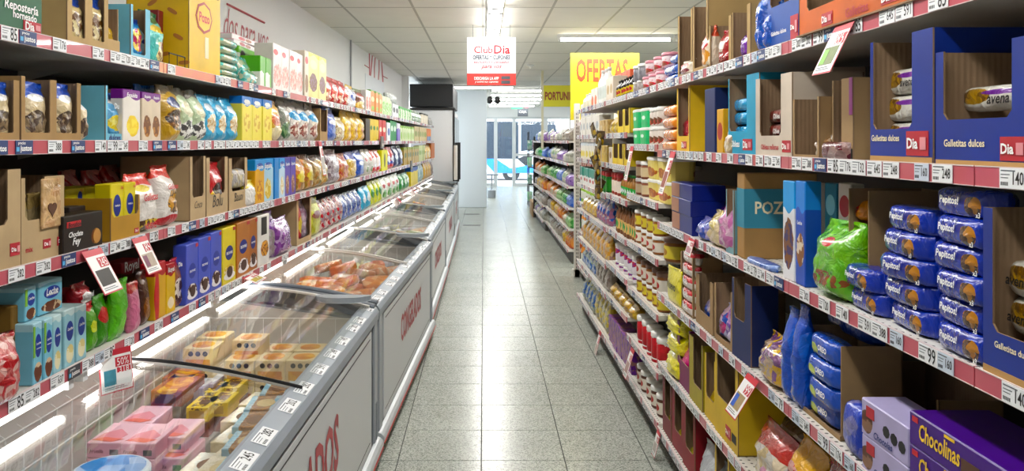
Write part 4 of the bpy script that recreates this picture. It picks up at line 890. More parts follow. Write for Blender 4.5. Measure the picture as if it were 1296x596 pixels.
Lr(3, 100, 119, 360, Bg(film('C02430', acc='EDE8E4', a=(.5, .5, .34, .2)), txb('Royal', WHITE, .6, .6)), 'jelly_pouch', 'red jelly pouch with white lettering piled on the green pouches', 'jelly pouch', d=.07, sb=.06, z0=L_LIP[3]+.13)
Lr(3, 141, 160, 354, Bg(film('66C23A', rough=.25)), 'jelly_pouch', 'bright green pouch leaning forward beside the second offer card', 'jelly pouch', d=.05, sb=.01, tilt=.12)
Lr(3, 150, 176, 331, Bx(pk('4A2E20', top='8A1A24', th=.8, food='7A4A2C', f=(.5, .3, .3, .2)), tx('Royal', WHITE, .7, .89)), 'dessert_box', 'dark brown dessert carton with red top and white lettering', 'dessert box', sb=.12, d=.07)
Lr(3, 164, 178, 358, Bg(film('D88AA4', top='C8242A', th=.8)), 'jelly_pouch', 'pink pouch with red top below the second offer card', 'jelly pouch', d=.04, sb=.006)
Lr(3, 180, 192, 345, Bg(film('4A2618', top='3A1A14', th=.8, food='8A5A36', f=(.5, .3, .34, .2))), 'dessert_pouch', 'chocolate brown dessert pouch beside the yellow and red boxes', 'dessert pouch', d=.05, sb=.01)
Lr(3, 192.5, 208, 333, Bx(pk('D8A81E', top='B8202A', th=.78, acc='C8242A', a=(.2, .4, .2, .5))), 'dessert_box', 'narrow yellow and red box beside the brown pouch', 'dessert box', d=.05, sb=.012, n=1)
Lr(3, 208.5, 220, 334, Bx(pk('E2B81E', top='A81C24', th=.76, food='E9DCC0', f=(.5, .2, .36, .12)), tx('Royal', WHITE, .7, .86)), 'dessert_box', 'yellow dessert box with red top and white lettering', 'dessert box', d=.05, sb=.012)
Lr(3, 220.5, 232, 328, Bg(film('9A6A58', top='B81E2A', th=.82, food='4A2A20', food2='E2D8D0', f=(.5, .35, .42, .26)), txb('Dia', WHITE, .4, .88)), 'dessert_pouch', 'brown and white dessert pouch with red top', 'dessert pouch', d=.05, sb=.012)
def brw(c, oval, f1='4A2E22'): return Bx(pk(c, food=f1, food2='EDE4E0', f=(.5, .2, .38, .13), acc=oval, a=(.5, .54, .3, .13)), tx('BROWNIE', WHITE, .46, .54, off=.0016), ov(mat('plate_white', 'E6E2E6', .5), .5, .13, .42, .07), ov(mat('cake_dark', '4A2E22', .5), .5, .2, .22, .1, .0016, 'cake_picture'), rp(DRED, .78, .98, .92, .98))
for q, (x0, x1, y) in enumerate(((232.5, 249, 309), (249.5, 265, 301), (265.5, 280, 294))):
    Lr(3, x0, x1, y, brw('6A74C4', '3444A0'), 'cake_mix_box', 'violet blue brownie mix box, %s of three on the fourth left shelf' % ('nearest', 'middle', 'furthest')[q], 'cake mix box', d=.05, sb=.004)
Lr(3, 236, 246, 300, Bx(pk('5A64B4')), 'cake_mix_box', 'violet blue mix box behind the brownie boxes', 'cake mix box', d=.05, sb=.075)
Lr(3, 280.5, 297.5, 288, brw('E0CF5A', '2A3480', 'D8B84A'), 'cake_mix_box', 'yellow vanilla cake mix box with navy badge on the fourth left shelf', 'cake mix box', d=.05, sb=.004)
Lr(3, 298, 315, 281, brw('B4702A', '2A3480'), 'cake_mix_box', 'orange brown cake mix box, nearer of two on the fourth left shelf', 'cake mix box', d=.05, sb=.004)
Lr(3, 315.5, 326, 277, brw('A8642A', '2A3480'), 'cake_mix_box', 'orange brown cake mix box, further of two on the fourth left shelf', 'cake mix box', d=.05, sb=.004)
Lr(3, 326.5, 340, 272, Bx(pk('EDEBE6', food='E2A23A', food2='7A3A24', f=(.6, .32, .34, .16)), rp(BLACK, .28, .76, .6, .95)), 'cake_mix_box', 'white cake mix box with black panel on the fourth left shelf', 'cake mix box', d=.05, sb=.004)
pur = film('8A5A9A', mot=.5, ma='D8C4E0', mb='5A2E6A', ms=40, rough=.22)
Lr(3, 341, 353, 268, Bg(film('9A8A94', top='7A4A9A', th=.6, mot=.5, ma='7A8A6A', mb='C4B8C4', ms=44)), 'snack_bag', 'purple-topped clear bag beside the white box', 'snack bag', d=.09, sb=.02)
Lr(3, 353, 373, 276, Bg(pur), 'snack_bag', 'crumpled purple bag leaning over the rail of the fourth left shelf', 'snack bag', d=.11, sb=-.01)
Lr(3, 376, 393, 252, Tr(kd, win=(.12, .9, .12)), 'display_box', 'kraft tray with red and silver packs on the fourth left shelf', 'display box', d=.2)
Lr(3, 378, 384, 254, Bg(film('C8283A', food='E8D03A', f=(.5, .4, .3, .2))), 'snack_bag', 'narrow red bag in the kraft tray of the fourth shelf', 'snack bag', d=.07, sb=.03, z0=L_LIP[3]+SURF+.006)
Lr(3, 385, 391, 254, Bg(film('A89AA8', mot=.5, ma='7A2A5A', mb='E6DCE6', ms=50)), 'snack_bag', 'narrow silver and plum bag in the kraft tray of the fourth shelf', 'snack bag', d=.07, sb=.03, z0=L_LIP[3]+SURF+.006)
Lr(3, 394, 409, 251, Bg(film('CDD42A', acc='8A3A2A', a=(.5, .55, .34, .1), mot=.3, ma='7A5A1E', ms=40)), 'snack_bag', 'yellow-green snack bag on the fourth left shelf', 'snack bag', d=.1)
Lr(3, 408, 435, 250, Bg(film('B8404A', mot=.75, ma='E6DCD8', mb='8A8A94', ms=48, rough=.18)), 'candy_bag', 'clear bag of red and silver wrapped sweets on the fourth left shelf', 'candy bag', n=4, d=.11)
Lr(3, 435, 459, 243, Bg(film('7A8AB8', mot=.75, ma='E2E4EA', mb='3A4A94', ms=48, rough=.18)), 'candy_bag', 'clear bag of blue and silver wrapped sweets on the fourth left shelf', 'candy bag', n=4, d=.11)
Lr(3, 459, 471, 236, Bg(film('5AAED4', acc='E9F0F4', a=(.5, .5, .3, .2))), 'snack_bag', 'sky blue bag in the pair on the fourth left shelf', 'snack bag', n=2, d=.1)
Lr(3, 471, 485, 228, Bg(film('C9D42A', acc='3A8A3A', a=(.5, .5, .36, .18), mot=.3, ma='E8E8A0', ms=40)), 'snack_bag', 'lime yellow bag with green badge on the fourth left shelf', 'snack bag', n=3, d=.1)
Lr(3, 485, 507, 222, Bg(film('E4E8DC', acc='B8342E', a=(.4, .62, .22, .1), food='3A8A3A', food2='8AC45A', f=(.55, .25, .4, .2))), 'rice_bag', 'white and green bag with red badge in the row of four', 'rice bag', n=4, d=.1)
Lr(3, 508, 519, 219, Bg(film('2A8A3E', acc='E2EEDC', a=(.5, .5, .34, .16))), 'rice_bag', 'solid green bag in the group on the fourth left shelf', 'rice bag', n=3, d=.1)
Lr(3, 520.5, 529, 211, Bx(pk('E2CB1E', top='2A5AA8', th=.76)), 'salt_box', 'yellow box with blue top on the fourth left shelf', 'box', n=2, d=.08)
Lr(3, 529.5, 537, 206, Bg(film('8AB4C0', mot=.5, ma='E2E8E4', mb='5A8A5A', ms=40)), 'rice_bag', 'pale blue and green bag near the far end of the fourth left shelf', 'rice bag', n=2, d=.09)
Lr(3, 537.5, 546, 203, Bg(film('E2B43A', mot=.4, ma='F2E6B8', mb='C8782A', ms=40)), 'snack_bag', 'yellow bag near the far end of the fourth left shelf', 'snack bag', n=3, d=.09)
Lr(3, 546.2, 549.3, 205, Bg(film('5A3020')), 'snack_bag', 'dark brown bag at the far end of the fourth left shelf', 'snack bag', d=.08)
# ================================================================== right near bays; local +x points towards the camera
org = pk('D0672A', rough=.6); blu = pk('22388A', rough=.45); navy = pk('1C2A5A', rough=.5); S1 = R_LIP[0]+SURF+.001
GD = lambda wf=.42, z=.16, x=.32: tx('Galletitas dulces', CREAM, wf, z, x)
# shelf 1 (top)
Rr(0, 1255, 1010, -60, Tr(org, *DIA(.18, .26, .12, .34), *DIA(.56, .66, .12, .34), tx('Galletitas', DRED, .14, .2, .42), win=(.06, .5, .5)), 'display_box', 'long orange shelf carton with torn front on the top right shelf', 'display box', d=.26, sb=.015)
Rr(0, 1262, 1008, 200, lambda w, d, h: [P0('cardboard_sheet', MB().box(-w/2, w/2, -d/2, d/2, 0, .004, CARD).mesh('cardboard_sheet'))], 'cardboard_sheet', 'torn flat cardboard sheet edging out under the orange carton', 'cardboard', d=.03, sb=-.014)
Rr(0, 1009, 971, -62, Tr(pk('3A5AA4', rough=.5), tx('Galletitas dulces', WHITE, .5, .16, .38), *DIA(.76, .99, .04, .28), win=(.08, .84, .45)), 'display_box', 'blue shelf carton with square window on the top right shelf', 'display box', d=.22)
Rr(0, 1006, 992, -30, Bg(film('C8A06A', acc='E9E4DA', a=(.5, .5, .3, .2), top='8A3A2A', th=.8)), 'biscuit_bag', 'tan biscuit bag leaning inside the blue carton of the top right shelf', 'biscuit bag', d=.06, sb=.04, z0=S1+.1)
bf = film('2C5ABC', rough=.22, mot=.35, ma='4A86E0', mb='1A3480', ms=26)
for q in range(2):
    Rr(0, 971-q*10, 961-q*10, 2-22*q, Bg(bf), 'biscuit_bag', 'royal blue foil bag squeezed beside the blue carton, %s' % ('nearer', 'further')[q], 'biscuit bag', d=.09, sb=.0)
Rr(0, 968, 958, -20, Bg(film('C9C06A', acc='4A3A8A', a=(.5, .5, .36, .2))), 'biscuit_bag', 'olive yellow bag with violet badge above the blue foil bags', 'biscuit bag', d=.05, sb=.02, z0=S1+.21, hmax=.12)
kr2 = pk('AE9670', rough=.8)
Rr(0, 950, 925, 10, Tr(kr2, win=(.04, .84, .05)), 'display_box', 'tall kraft tray with purple bags on the top right shelf', 'display box', d=.14, gap=.002)
Rr(0, 944, 932, 38, Bg(film('6A2A9A', rough=.2)), 'biscuit_bag', 'purple foil bag in the tall kraft tray', 'biscuit bag', d=.06, sb=.02, z0=S1+.006)
Rr(0, 924.5, 896, 26, Tr(kr2, win=(.06, .9, .06)), 'display_box', 'kraft tray with red bags on the top right shelf', 'display box', d=.16, gap=.002)
Rr(0, 919, 904, 36, Bg(film('A81E28', acc='EADFD6', a=(.4, .5, .3, .14), rough=.22)), 'biscuit_bag', 'dark red foil bag in the kraft tray of the top right shelf', 'biscuit bag', d=.07, sb=.02, z0=S1+.006)
Rr(0, 945, 898, -26, Tr(kr2, tx('Dia', DRED, .16, .82), win=(.9, .99, .95)), 'carton', 'big kraft carton standing behind the kraft trays on the top right shelf', 'carton', d=.1, sb=.2)
Rr(0, 895.5, 876, 3, Tr(kr2, win=(.1, .92, .08)), 'display_box', 'tall kraft tray with white and red bags on the top right shelf', 'display box', d=.22, gap=.002)
Rr(0, 893, 883, 34, Bg(film('E9DCC8', top='D8502A', th=.72, acc='C8282E', a=(.5, .55, .36, .1), food='D8922A', f=(.5, .3, .4, .2))), 'biscuit_bag', 'white and orange bag standing out of the tall kraft tray', 'biscuit bag', d=.07, sb=.0, z0=S1+.006)
Rr(0, 875, 858, 16, Tr(kr2, win=(.1, .92, .06)), 'display_box', 'narrow kraft tray at the far end of the tall kraft cartons', 'display box', d=.18, gap=.002)
Rr(0, 872, 858, 76, Bg(film('E4DACA', acc='C83A34', a=(.5, .6, .34, .16), food='8A3A4A', f=(.5, .25, .34, .16))), 'biscuit_bag', 'small white and red bag in the narrow kraft tray', 'biscuit bag', d=.06, sb=.0, z0=S1+.006)
# shelf 2
S2 = R_LIP[1]+SURF+.001
bd = pk('1F378E', rough=.42, top=None)
foot = mat('carton_foot', 'B48A50', .7)
def galbox(xn, xf, yt, lab, wn=(.22, .9, .42), dd=.2, gtx=(.36, .3, .2), dia=(.66, .96)):
    return Rr(1, xn, xf, yt, Tr(bd, tx('Galletitas dulces', CREAM, gtx[0], gtx[2], gtx[1]), *DIA(dia[0], dia[1], .065, .25), rp(foot, 0, 1, 0, .055, .0003, 'kraft_edge'), win=wn), 'display_box', lab, 'display box', d=dd, sb=.004)
galbox(1392, 1183, 50, 'big blue biscuit carton with window at the right edge of the second right shelf', (.06, .54, .4), .26, (.3, .22, .2), (.47, .63))
galbox(1181, 1101, 45, 'blue biscuit carton with window beside the big blue one on the second right shelf', (.05, .7, .27), .26, (.48, .27, .2), (.62, .95))
av = film('DCDAD2', food='A8843E', food2='6A4A20', f=(.3, .6, .26, .3), acc='7A4A9A', a=(.7, .72, .28, .1), rough=.28)
Rr(1, 1290, 1208, 108, Fl(av, tx('avena', BLACK, .34, .4, .72, .2, off=.004)), 'biscuit_pack', 'white oat biscuit pack with purple stripe in the big blue carton', 'biscuit pack', d=.05, sb=.05, z0=S2+.1)
Rr(1, 1290, 1196, 190, Fl(av), 'biscuit_pack', 'white oat biscuit pack lying low inside the big blue carton', 'biscuit pack', d=.06, sb=.04, z0=S2+.01)
for q in range(3):
    Rr(1, 1162, 1110, 165-q*10, Fl(av, tx('avena', BLACK, .34, .4, .72, .2, off=.004) if q > 1 else tx('Dia', RED, .1, .5, .2, off=.004)), 'biscuit_pack', 'white oat biscuit pack in the smaller blue carton, %s of three' % ('lowest', 'middle', 'topmost')[q], 'biscuit pack', d=.055, sb=.04, z0=S2+.03+q*.058, hmax=.056)
kp = pk('9E8668', rough=.75)
Rr(1, 1078, 1050, 100, Tr(kp, rp(mat('magenta_ink', '8A2A7A', .5), .86, 1, .55, 1, name='stripe'), rp(BLACK, .55, 1, 0, .14, name='print_block'), ov(mat('smile_gold', 'C8A050', .6), .7, .07, .08, .05, .0012), win=(.04, .5, .1)), 'display_box', 'kraft tray with magenta stripe on the second right shelf', 'display box', d=.16)
dr = film('5A1E2A', mot=.3, ma='D8C8C0', mb='8A5A50', ms=34, rough=.25)
Rr(1, 1066, 1033, 172, Fl(dr), 'wafer_pack', 'dark red wafer pack lying before the kraft tray', 'wafer pack', d=.06, sb=-.006, hmax=.045)
Rr(1, 1044, 1026, 150, Bg(film('9A7A5A', mot=.6, ma='D8D0C8', mb='4A3A34', ms=30, rough=.2)), 'wafer_pack', 'crumpled clear wafer wrapper beside the dark red pack', 'wrapper', d=.06, sb=.02, hmax=.07)
wob = pk('C9BEB0', rough=.6)
Rr(1, 1035, 1004, 124, Tr(kp, win=(.05, .95, .06)), 'display_box', 'low kraft tray with ragged edges before the big pale wafer carton', 'display box', d=.14, sb=.01)
def ob_side(w, d, h): return ('lettering', text_mesh('Obleas rellenas', DRED, .1, .01), (w/2+.0012, .02, h*.8), (0, 0, math.pi/2), (.26,)*3)
Rr(1, 1001, 958, 96, Tr(wob, tx('Obleas rellenas', DRED, .5, .12, .42, .1), *DIA(.76, .98, .06, .2), win=(.12, .72, .26)), 'display_box', 'pale wafer carton with a window and red lettering on the second right shelf', 'display box', d=.2, sb=.006, gap=.002)
for q in range(3):
    Rr(1, 992, 966, 150-q*10, Fl(film('3A201C', mot=.4, ma='C8B8B0', mb='A83A3A', ms=40), tx('Oblea', WHITE, .3, .5, .6, off=.004)), 'wafer_pack', 'dark brown wafer pack in the pale carton window, %s of three' % ('lowest', 'middle', 'topmost')[q], 'wafer pack', d=.07, sb=.03, z0=S2+.01+.045*q, hmax=.043)
Rr(1, 1052, 1003, 90, lambda w, d, h: sp_box(w, d, h, pk('C4B9AC', rough=.65), name='carton')+[('lettering', text_mesh('Obleas rellenas', DRED, .1, .012), (0, -d/2-.001, h*.8), (0, 0, 0), (w*.8,)*3)], 'carton', 'big pale wafer carton with red lettering behind the low kraft tray', 'carton', d=.1, sb=.19)
Rr(1, 958, 922, 96, Tr(pk('3F9DC0', rough=.5), tx('Obleas', WHITE, .3, .14, .25), *DIA(.5, .8, .06, .2), win=(.03, .62, .3)), 'display_box', 'light blue carton holding turquoise packs on the second right shelf', 'display box', d=.18)
for q in range(4):
    Rr(1, 944, 924, 170-q*18, Fl(film('2E8EC4', rough=.2, mot=.3, ma='7AC4E8', ms=30)), 'wafer_pack', 'turquoise blue wafer pack in the light blue carton, number %s from below' % ('one', 'two', 'three', 'four')[q], 'wafer pack', d=.08, sb=.03, z0=S2+.008+.047*q, hmax=.045)
Rr(1, 922, 914, 150, Bg(film('C8B89A', mot=.6, ma='E6E0D4', mb='8A6A4A', ms=50)), 'wrapper', 'crumpled clear wrapper sticking out between the blue cartons', 'wrapper', d=.04, sb=.0, hmax=.08)
Rr(1, 903, 890, 112, lambda w, d, h: sp_box(w, d, h, navy, name='carton')+[('lettering', text_mesh('Cookies', CREAM, .1, .01), (w/2+.001, 0, h*.52), (0, 0, math.pi/2), (.15,)*3), ('badge', MB().box(w/2, w/2+.001, -.03, .04, h*.12, h*.3, mat('gold_badge', 'B8923A', .5)).mesh('badge'), (0, 0, 0), (0, 0, 0), (1, 1, 1))], 'carton', 'navy carton standing end on, on the second right shelf', 'carton', d=.26, sb=.012)
Rr(1, 914, 906, 138, Bx(pk('D8A42A', acc='A82A2A', a=(.5, .5, .4, .2))), 'wafer_box', 'small yellow and red box stack in front of the navy carton', 'box', d=.05, sb=.005)
Rr(1, 873, 857, 110, Tr(pk('E2B81E', rough=.5), *DIA(.4, .8, .05, .16), win=(.1, .95, .24)), 'display_box', 'yellow tray with red bags at the far end of the second right shelf', 'display box', d=.16)
Rr(1, 870, 860, 145, Bg(film('A81E34', rough=.2)), 'snack_bag', 'red bag lying in the yellow tray', 'snack bag', d=.06, sb=.03, z0=S2+.05)
zt = None
for q in range(4):
    zt = Rr(1, 853, 834, 178-15*q, Fl(film('E07A1E', rough=.22, mot=.3, ma='F0A84A', mb='F4E2C8', ms=26)), 'snack_bag', 'orange bag in the pile beside the yellow tray, number %s from below' % ('one', 'two', 'three', 'four')[q], 'snack bag', d=.12, sb=.0, z0=zt, gap=0)
# shelf 3
S3 = R_LIP[2]+SURF+.001
Rr(2, 1420, 1246, 272, Tr(bd, tx('Galletitas dulces', CREAM, .34, .2, .28), *DIA(.66, .9, .065, .25), rp(foot, 0, 1, 0, .055, .0003, 'kraft_edge'), win=(.085, .6, .27)), 'display_box', 'blue biscuit carton with window at the right edge of the third right shelf', 'display box', d=.24, sb=.004)
for q in range(2):
    Rr(2, 1350, 1262, 380, Fl(av, tx('avena', BLACK, .36, .45, .3, .2, off=.004)), 'biscuit_pack', 'white oat biscuit pack in the blue carton of the third right shelf, %s' % ('lower', 'upper')[q], 'biscuit pack', d=.06, sb=.03, z0=S3+.07+.062*q, hmax=.06)
pep = film('1A2E9C', rough=.2, mot=.25, ma='2E54D8', mb='141C6A', ms=22, food='B07A3A', food2='4A2E1A', f=(.75, .42, .12, .36), bump=.6)
def pepito(): return Fl(pep, tx('Pepitos!', WHITE, .34, .56, .40, .15, bold=.03, off=.003), tx('x3', WHITE, .07, .2, .9, .0, off=.004), name='cookie_pack')
def pile(xn, xf, levels, y0, dy, lab, sb, hh):
    for q in range(levels):
        Rr(2, xn-3*(q % 2), xf-3*(q % 2), y0, pepito(), 'cookie_pack', '%s, number %s from below' % (lab, ('one', 'two', 'three', 'four', 'five', 'six')[q]), 'cookie pack', d=.075, sb=sb, z0=S3+q*hh, hmax=hh+.003, jit=.06)
pile(1246, 1170, 6, 300, 0, 'blue chocolate chip cookie pack in the tall right column', .006, .0505)
pile(1165, 1107, 5, 300, 0, 'blue chocolate chip cookie pack in the middle column', .006, .051)
pile(1104, 1062, 2, 300, 0, 'blue chocolate chip cookie pack in the low left column', .006, .05)
for q in range(5):
    Rr(2, 1240, 1170, 300, pepito(), 'cookie_pack', 'blue cookie pack hidden behind the right column, number %s from below' % ('one', 'two', 'three', 'four', 'five')[q], 'cookie pack', d=.075, sb=.09, z0=S3+q*.052, hmax=.05)
Rr(2, 1100, 1072, 240, Tr(kp, win=(.05, .95, .1)), 'display_box', 'tall kraft tray with orange packs behind the blue cookie packs', 'display box', d=.18, sb=.05)
for q in range(4):
    Rr(2, 1094, 1075, 300, Bg(film('E08A1E', acc='C8282A', a=(.4, .5, .2, .18), rough=.22)), 'snack_bag', 'round orange pack in the tall kraft tray, number %s from below' % ('one', 'two', 'three', 'four')[q], 'snack bag', d=.07, sb=.07, z0=S3+.01+.062*q, hmax=.06)
Rr(2, 1064, 1019, 279, Bg(film('62B81E', rough=.2, mot=.3, ma='A8E04A', mb='3E8A14', ms=22, acc='C8282A', a=(.5, .72, .12, .06), food='8A4A20', food2='62B81E', f=(.5, .25, .4, .1)), belly=.55), 'snack_bag', 'bright green crinkled bag on the third right shelf', 'snack bag', d=.13, sb=.0)
wfb = pk('E0E4EA', food='7A5030', food2='C8A070', f=(.3, .5, .2, .35), top='2A6AD0', th=.8)
Rr(2, 1016, 1003, 229, Bx(pk('2450B8', top='3A8AE0', th=.72, food='8A5A36', food2='E2D4C0', f=(.5, .34, .4, .16)), tx('Leche', WHITE, .5, .6)), 'wafer_box', 'tall blue wafer box nearer of two on the third right shelf', 'wafer box', d=.045, sb=.006)
Rr(2, 1002, 987, 229, Bx(pk('E4E6EA', top='3AA0E4', th=.7, food='7A5030', food2='3A3060', f=(.5, .36, .42, .26)), ), 'wafer_box', 'tall white and blue wafer box further of two on the third right shelf', 'wafer box', d=.05, sb=.006)
for q, (c, t, nm) in enumerate((('E4DED6', 'C8323A', 'white and red'), ('2A7A9A', None, 'teal'), ('DED6CC', 'B83A34', 'cream and red'))):
    Rr(2, 1074-q*18, 1058-q*18, 232, Bx(pk(c, acc=t or '9AD0E0', a=(.5, .75, .4, .12))), 'wafer_box', 'upright %s wafer box behind the green bag' % nm, 'wafer box', d=.04, sb=.2)
Rr(2, 940, 930, 219, lambda w, d, h: sp_box(w, d, h, pk('A88862', rough=.75), name='carton')+[('printed_band', MB().box(-w/2-.001, w/2+.001, -d/2-.001, d/2+.001, h*.36, h*.82, mat('teal_band', '2E86A0', .55)).mesh('printed_band'), (0, 0, 0), (0, 0, 0), (1, 1, 1)), ('lettering', text_mesh('POZO', CREAM, 0, .02, 1.2), (w/2+.0025, -.02, h*.6), (0, 0, math.pi/2), (.13,)*3)], 'carton', 'kraft carton with teal band and big lettering on the third right shelf', 'carton', d=.24, sb=.012)
Rr(2, 972, 940, 344, Fl(film('3A62B8', mot=.4, ma='B8C8E4', ms=40)), 'biscuit_pack', 'small blue and silver pack lying before the teal banded carton', 'biscuit pack', d=.05, sb=-.004, hmax=.05)
Rr(2, 930, 920, 240, Tr(pk('7AA0A8'), win=(.1, .9, .1)), 'display_box', 'narrow pale blue tray beside the teal banded carton', 'display box', d=.16)
for q, (xn, xf, y, c, nm) in enumerate(((924, 903, 255, 'C07AA8', 'pink'), (912, 888, 268, 'C8B46A', 'cream yellow'), (908, 892, 253, '5A3A94', 'violet'), (890, 876, 275, '2A4AB0', 'royal blue'))):
    Rr(2, xn, xf, y, Bg(film(c, rough=.22, mot=.3, ma='E6D8E0', ms=30), belly=.5), 'biscuit_bag', '%s biscuit bag in the loose pile on the third right shelf' % nm, 'biscuit bag', d=.1, sb=.0 if q != 2 else .1)
nv = pk('1E2A80', food='D8823A', food2='C8B0D8', f=(.2, .5, .2, .4), rough=.35)
zt = None
for q in range(3):
    zt = Rr(2, 874, 848, 270-19*q, Bx(nv, rp(mat('pic_mix', 'B8846A', .5), 0.02, .42, .05, .95, name='picture')), 'cereal_box', 'navy box with picture strip in the stack on the third right shelf, %s' % ('lowest', 'middle', 'topmost')[q], 'box', d=.14, sb=.004, z0=zt, gap=.001)
Rr(2, 905, 880, 235, Tr(kp, tx('Ma', DKBR, .4, .6), win=(.96, .99, .9)), 'carton', 'kraft carton behind the loose pile of biscuit bags', 'carton', d=.12, sb=.2)
# shelf 4
S4 = R_LIP[3]+SURF+.001
cho = pk('4A1E86', rough=.3)
def chocobox(): return Bx(cho, tx('Chocolinas', YEL, .33, .56, .26, .15, 1.5, off=.002), rp(YEL, .3, .38, .86, .94, name='yellow_flash'), rp(RED, .03, .08, .74, .9), rp(mat('choco_pic', '5A3A26', .5), .43, .56, .08, .6, name='picture'), *[ov(BLACK, .6+.07*k, .34, .03, .2, name='warning_seal') for k in range(3)], name='biscuit_box')
zt = None
for q in range(3):
    zt = Rr(3, 1335, 1150, 577-53*q, chocobox(), 'biscuit_box', 'purple chocolate biscuit box with yellow lettering, %s of the stack' % ('lowest', 'middle', 'topmost')[q], 'biscuit box', d=.16, sb=.0, z0=zt or S4, gap=0, hmax=.066, jit=.004)
lil = pk('B9B2D4', food='5A3A2A', food2='8A6A58', f=(.12, .4, .14, .3), rough=.35)
zt = None
for q in range(2):
    zt = Rr(3, 1149, 1090, 555-42*q, Bx(lil, rp(DRED, .12, .3, .56, .86), tx('Chocolas', NAVY, .4, .2, .5, .2, off=.002), *[hx(BLACK, .56+.16*k, .5-.05*k, .07, .16, name='warning_seal') for k in range(3)], name='biscuit_box'), 'biscuit_box', 'lilac chocolate biscuit box with black seals, %s of the pair' % ('lower', 'upper')[q], 'biscuit box', d=.1, sb=.0, z0=zt, gap=0, hmax=.08, jit=.004)
Rr(3, 1190, 1100, 480, Tr(kp, win=(.02, .98, .2)), 'display_box', 'ragged kraft tray behind the lilac and purple boxes', 'display box', d=.14, sb=.17)
Rr(3, 1088, 1062, 505, Fl(film('1E3EB4', mot=.25, ma='E9D9A0', mb='3A62D8', ms=26)), 'biscuit_pack', 'blue biscuit pack standing beside the lilac boxes', 'biscuit pack', d=.06, sb=.004, hmax=.12)
Rr(3, 1180, 1110, 470, Fl(film('1E2E80', mot=.2, ma='4A6AC8', ms=26)), 'biscuit_pack', 'dark blue pack lying deep behind the kraft tray', 'biscuit pack', d=.1, sb=.32, hmax=.1)
Rr(3, 1062, 1013, 424, Tr(kp, win=(.02, .98, .05), back=True), 'display_box', 'kraft tray holding blue sandwich biscuit packs on the fourth right shelf', 'display box', d=.15, sb=.02)
ore = film('1A48B0', rough=.22, acc='C8DC3A', a=(.25, .3, .16, .3), bump=.5, mot=.2, ma='2A6AE0', ms=20)
for q in range(4):
    Rr(3, 1054, 1016, 470, Fl(ore, tx('OREO', WHITE, .3, .55, .62, .1, bold=.04, off=.004), name='biscuit_pack'), 'biscuit_pack', 'blue sandwich biscuit pack in the kraft tray, number %s from below' % ('one', 'two', 'three', 'four')[q], 'biscuit pack', d=.065, sb=.005 if q else .02, z0=S4+.008+.056*q, hmax=.055)
for q, (a, c2) in enumerate(((1095, 1050), (1074, 1040))):
    Rr(3, a, c2, 400, Fl(film('1A3E9A', mot=.2, ma='2E64C8', ms=24)), 'biscuit_pack', 'plain blue pack lying across the top of the kraft tray, %s' % ('nearer', 'further')[q], 'biscuit pack', d=.1, sb=.12, z0=S4+.21+.01*q, hmax=.045)
for q in range(2):
    Rr(3, 1008-q*12, 996-q*12, 387+3*q, Bg(film('1E54C4', rough=.2, mot=.3, ma='4A8AEC', mb='163A90', ms=22)), 'biscuit_bag', 'upright royal blue film pack left of the kraft tray, %s' % ('nearer', 'further')[q], 'biscuit pack', d=.07, sb=.0)
Rr(3, 988, 950, 430, Bg(film('B8A08A', mot=.85, ma='6A3A7A', mb='E2B84A', ms=38, rough=.15, clear=.8), belly=.6), 'candy_bag', 'clear bag of mixed wrapped sweets on the fourth right shelf', 'candy bag', d=.13, sb=.0)
Rr(3, 950, 928, 356, Tr(navy, win=(.1, .7, .5), sidem=navy), 'display_box', 'navy carton standing beside the clear sweets bag', 'display box', d=.09)
Rr(3, 928, 905, 364, Tr(kp, win=(.08, .9, .1)), 'display_box', 'kraft tray with blue and purple sweets bags on the fourth right shelf', 'display box', d=.18)
for q, (c, m1, nm) in enumerate((('6A4A9A', 'C8A0D0', 'violet'), ('3A5AB0', 'D8503A', 'blue and red'))):
    Rr(3, 926-q*10, 916-q*10, 375+q*10, Bg(film(c, mot=.6, ma=m1, mb='E6E0E8', ms=40)), 'candy_bag', '%s sweets bag in the kraft tray of the fourth right shelf' % nm, 'candy bag', d=.09, sb=.02, z0=S4+.006)
Rr(3, 903, 880, 352, Tr(kp, win=(.2, .85, .3)), 'display_box', 'kraft carton with a dark window on the fourth right shelf', 'display box', d=.2)
Rr(3, 900, 888, 362, Bg(film('2A4AA0', mot=.4, ma='C8B090', ms=40)), 'candy_bag', 'blue and tan bag inside the kraft carton with dark window', 'candy bag', d=.08, sb=.03, z0=S4+.006, hmax=.12)
Rr(3, 877, 860, 322, Tr(kp, win=(.08, .92, .06)), 'display_box', 'tall kraft tray of red and white rolls on the fourth right shelf', 'display box', d=.12)
for q in range(5):
    Rr(3, 875, 861, 400, Fl(film('DCD4CC', top='B8202E', th=.6, rough=.25), tx('Rolls', WHITE, .4, .7, off=.004)), 'biscuit_roll', 'red and white biscuit roll in the tall kraft tray, number %s from below' % ('one', 'two', 'three', 'four', 'five')[q], 'biscuit roll', d=.06, sb=.006, z0=S4+.006+.053*q, hmax=.05)
Rr(3, 857, 841, 338, Bg(film('E8DC1E', rough=.3), txb('Nuevo', BLACK, .6, .5, .5, .2)), 'snack_bag', 'yellow flag-like bag at the far end of the fourth right shelf', 'snack bag', d=.03, sb=-.002)
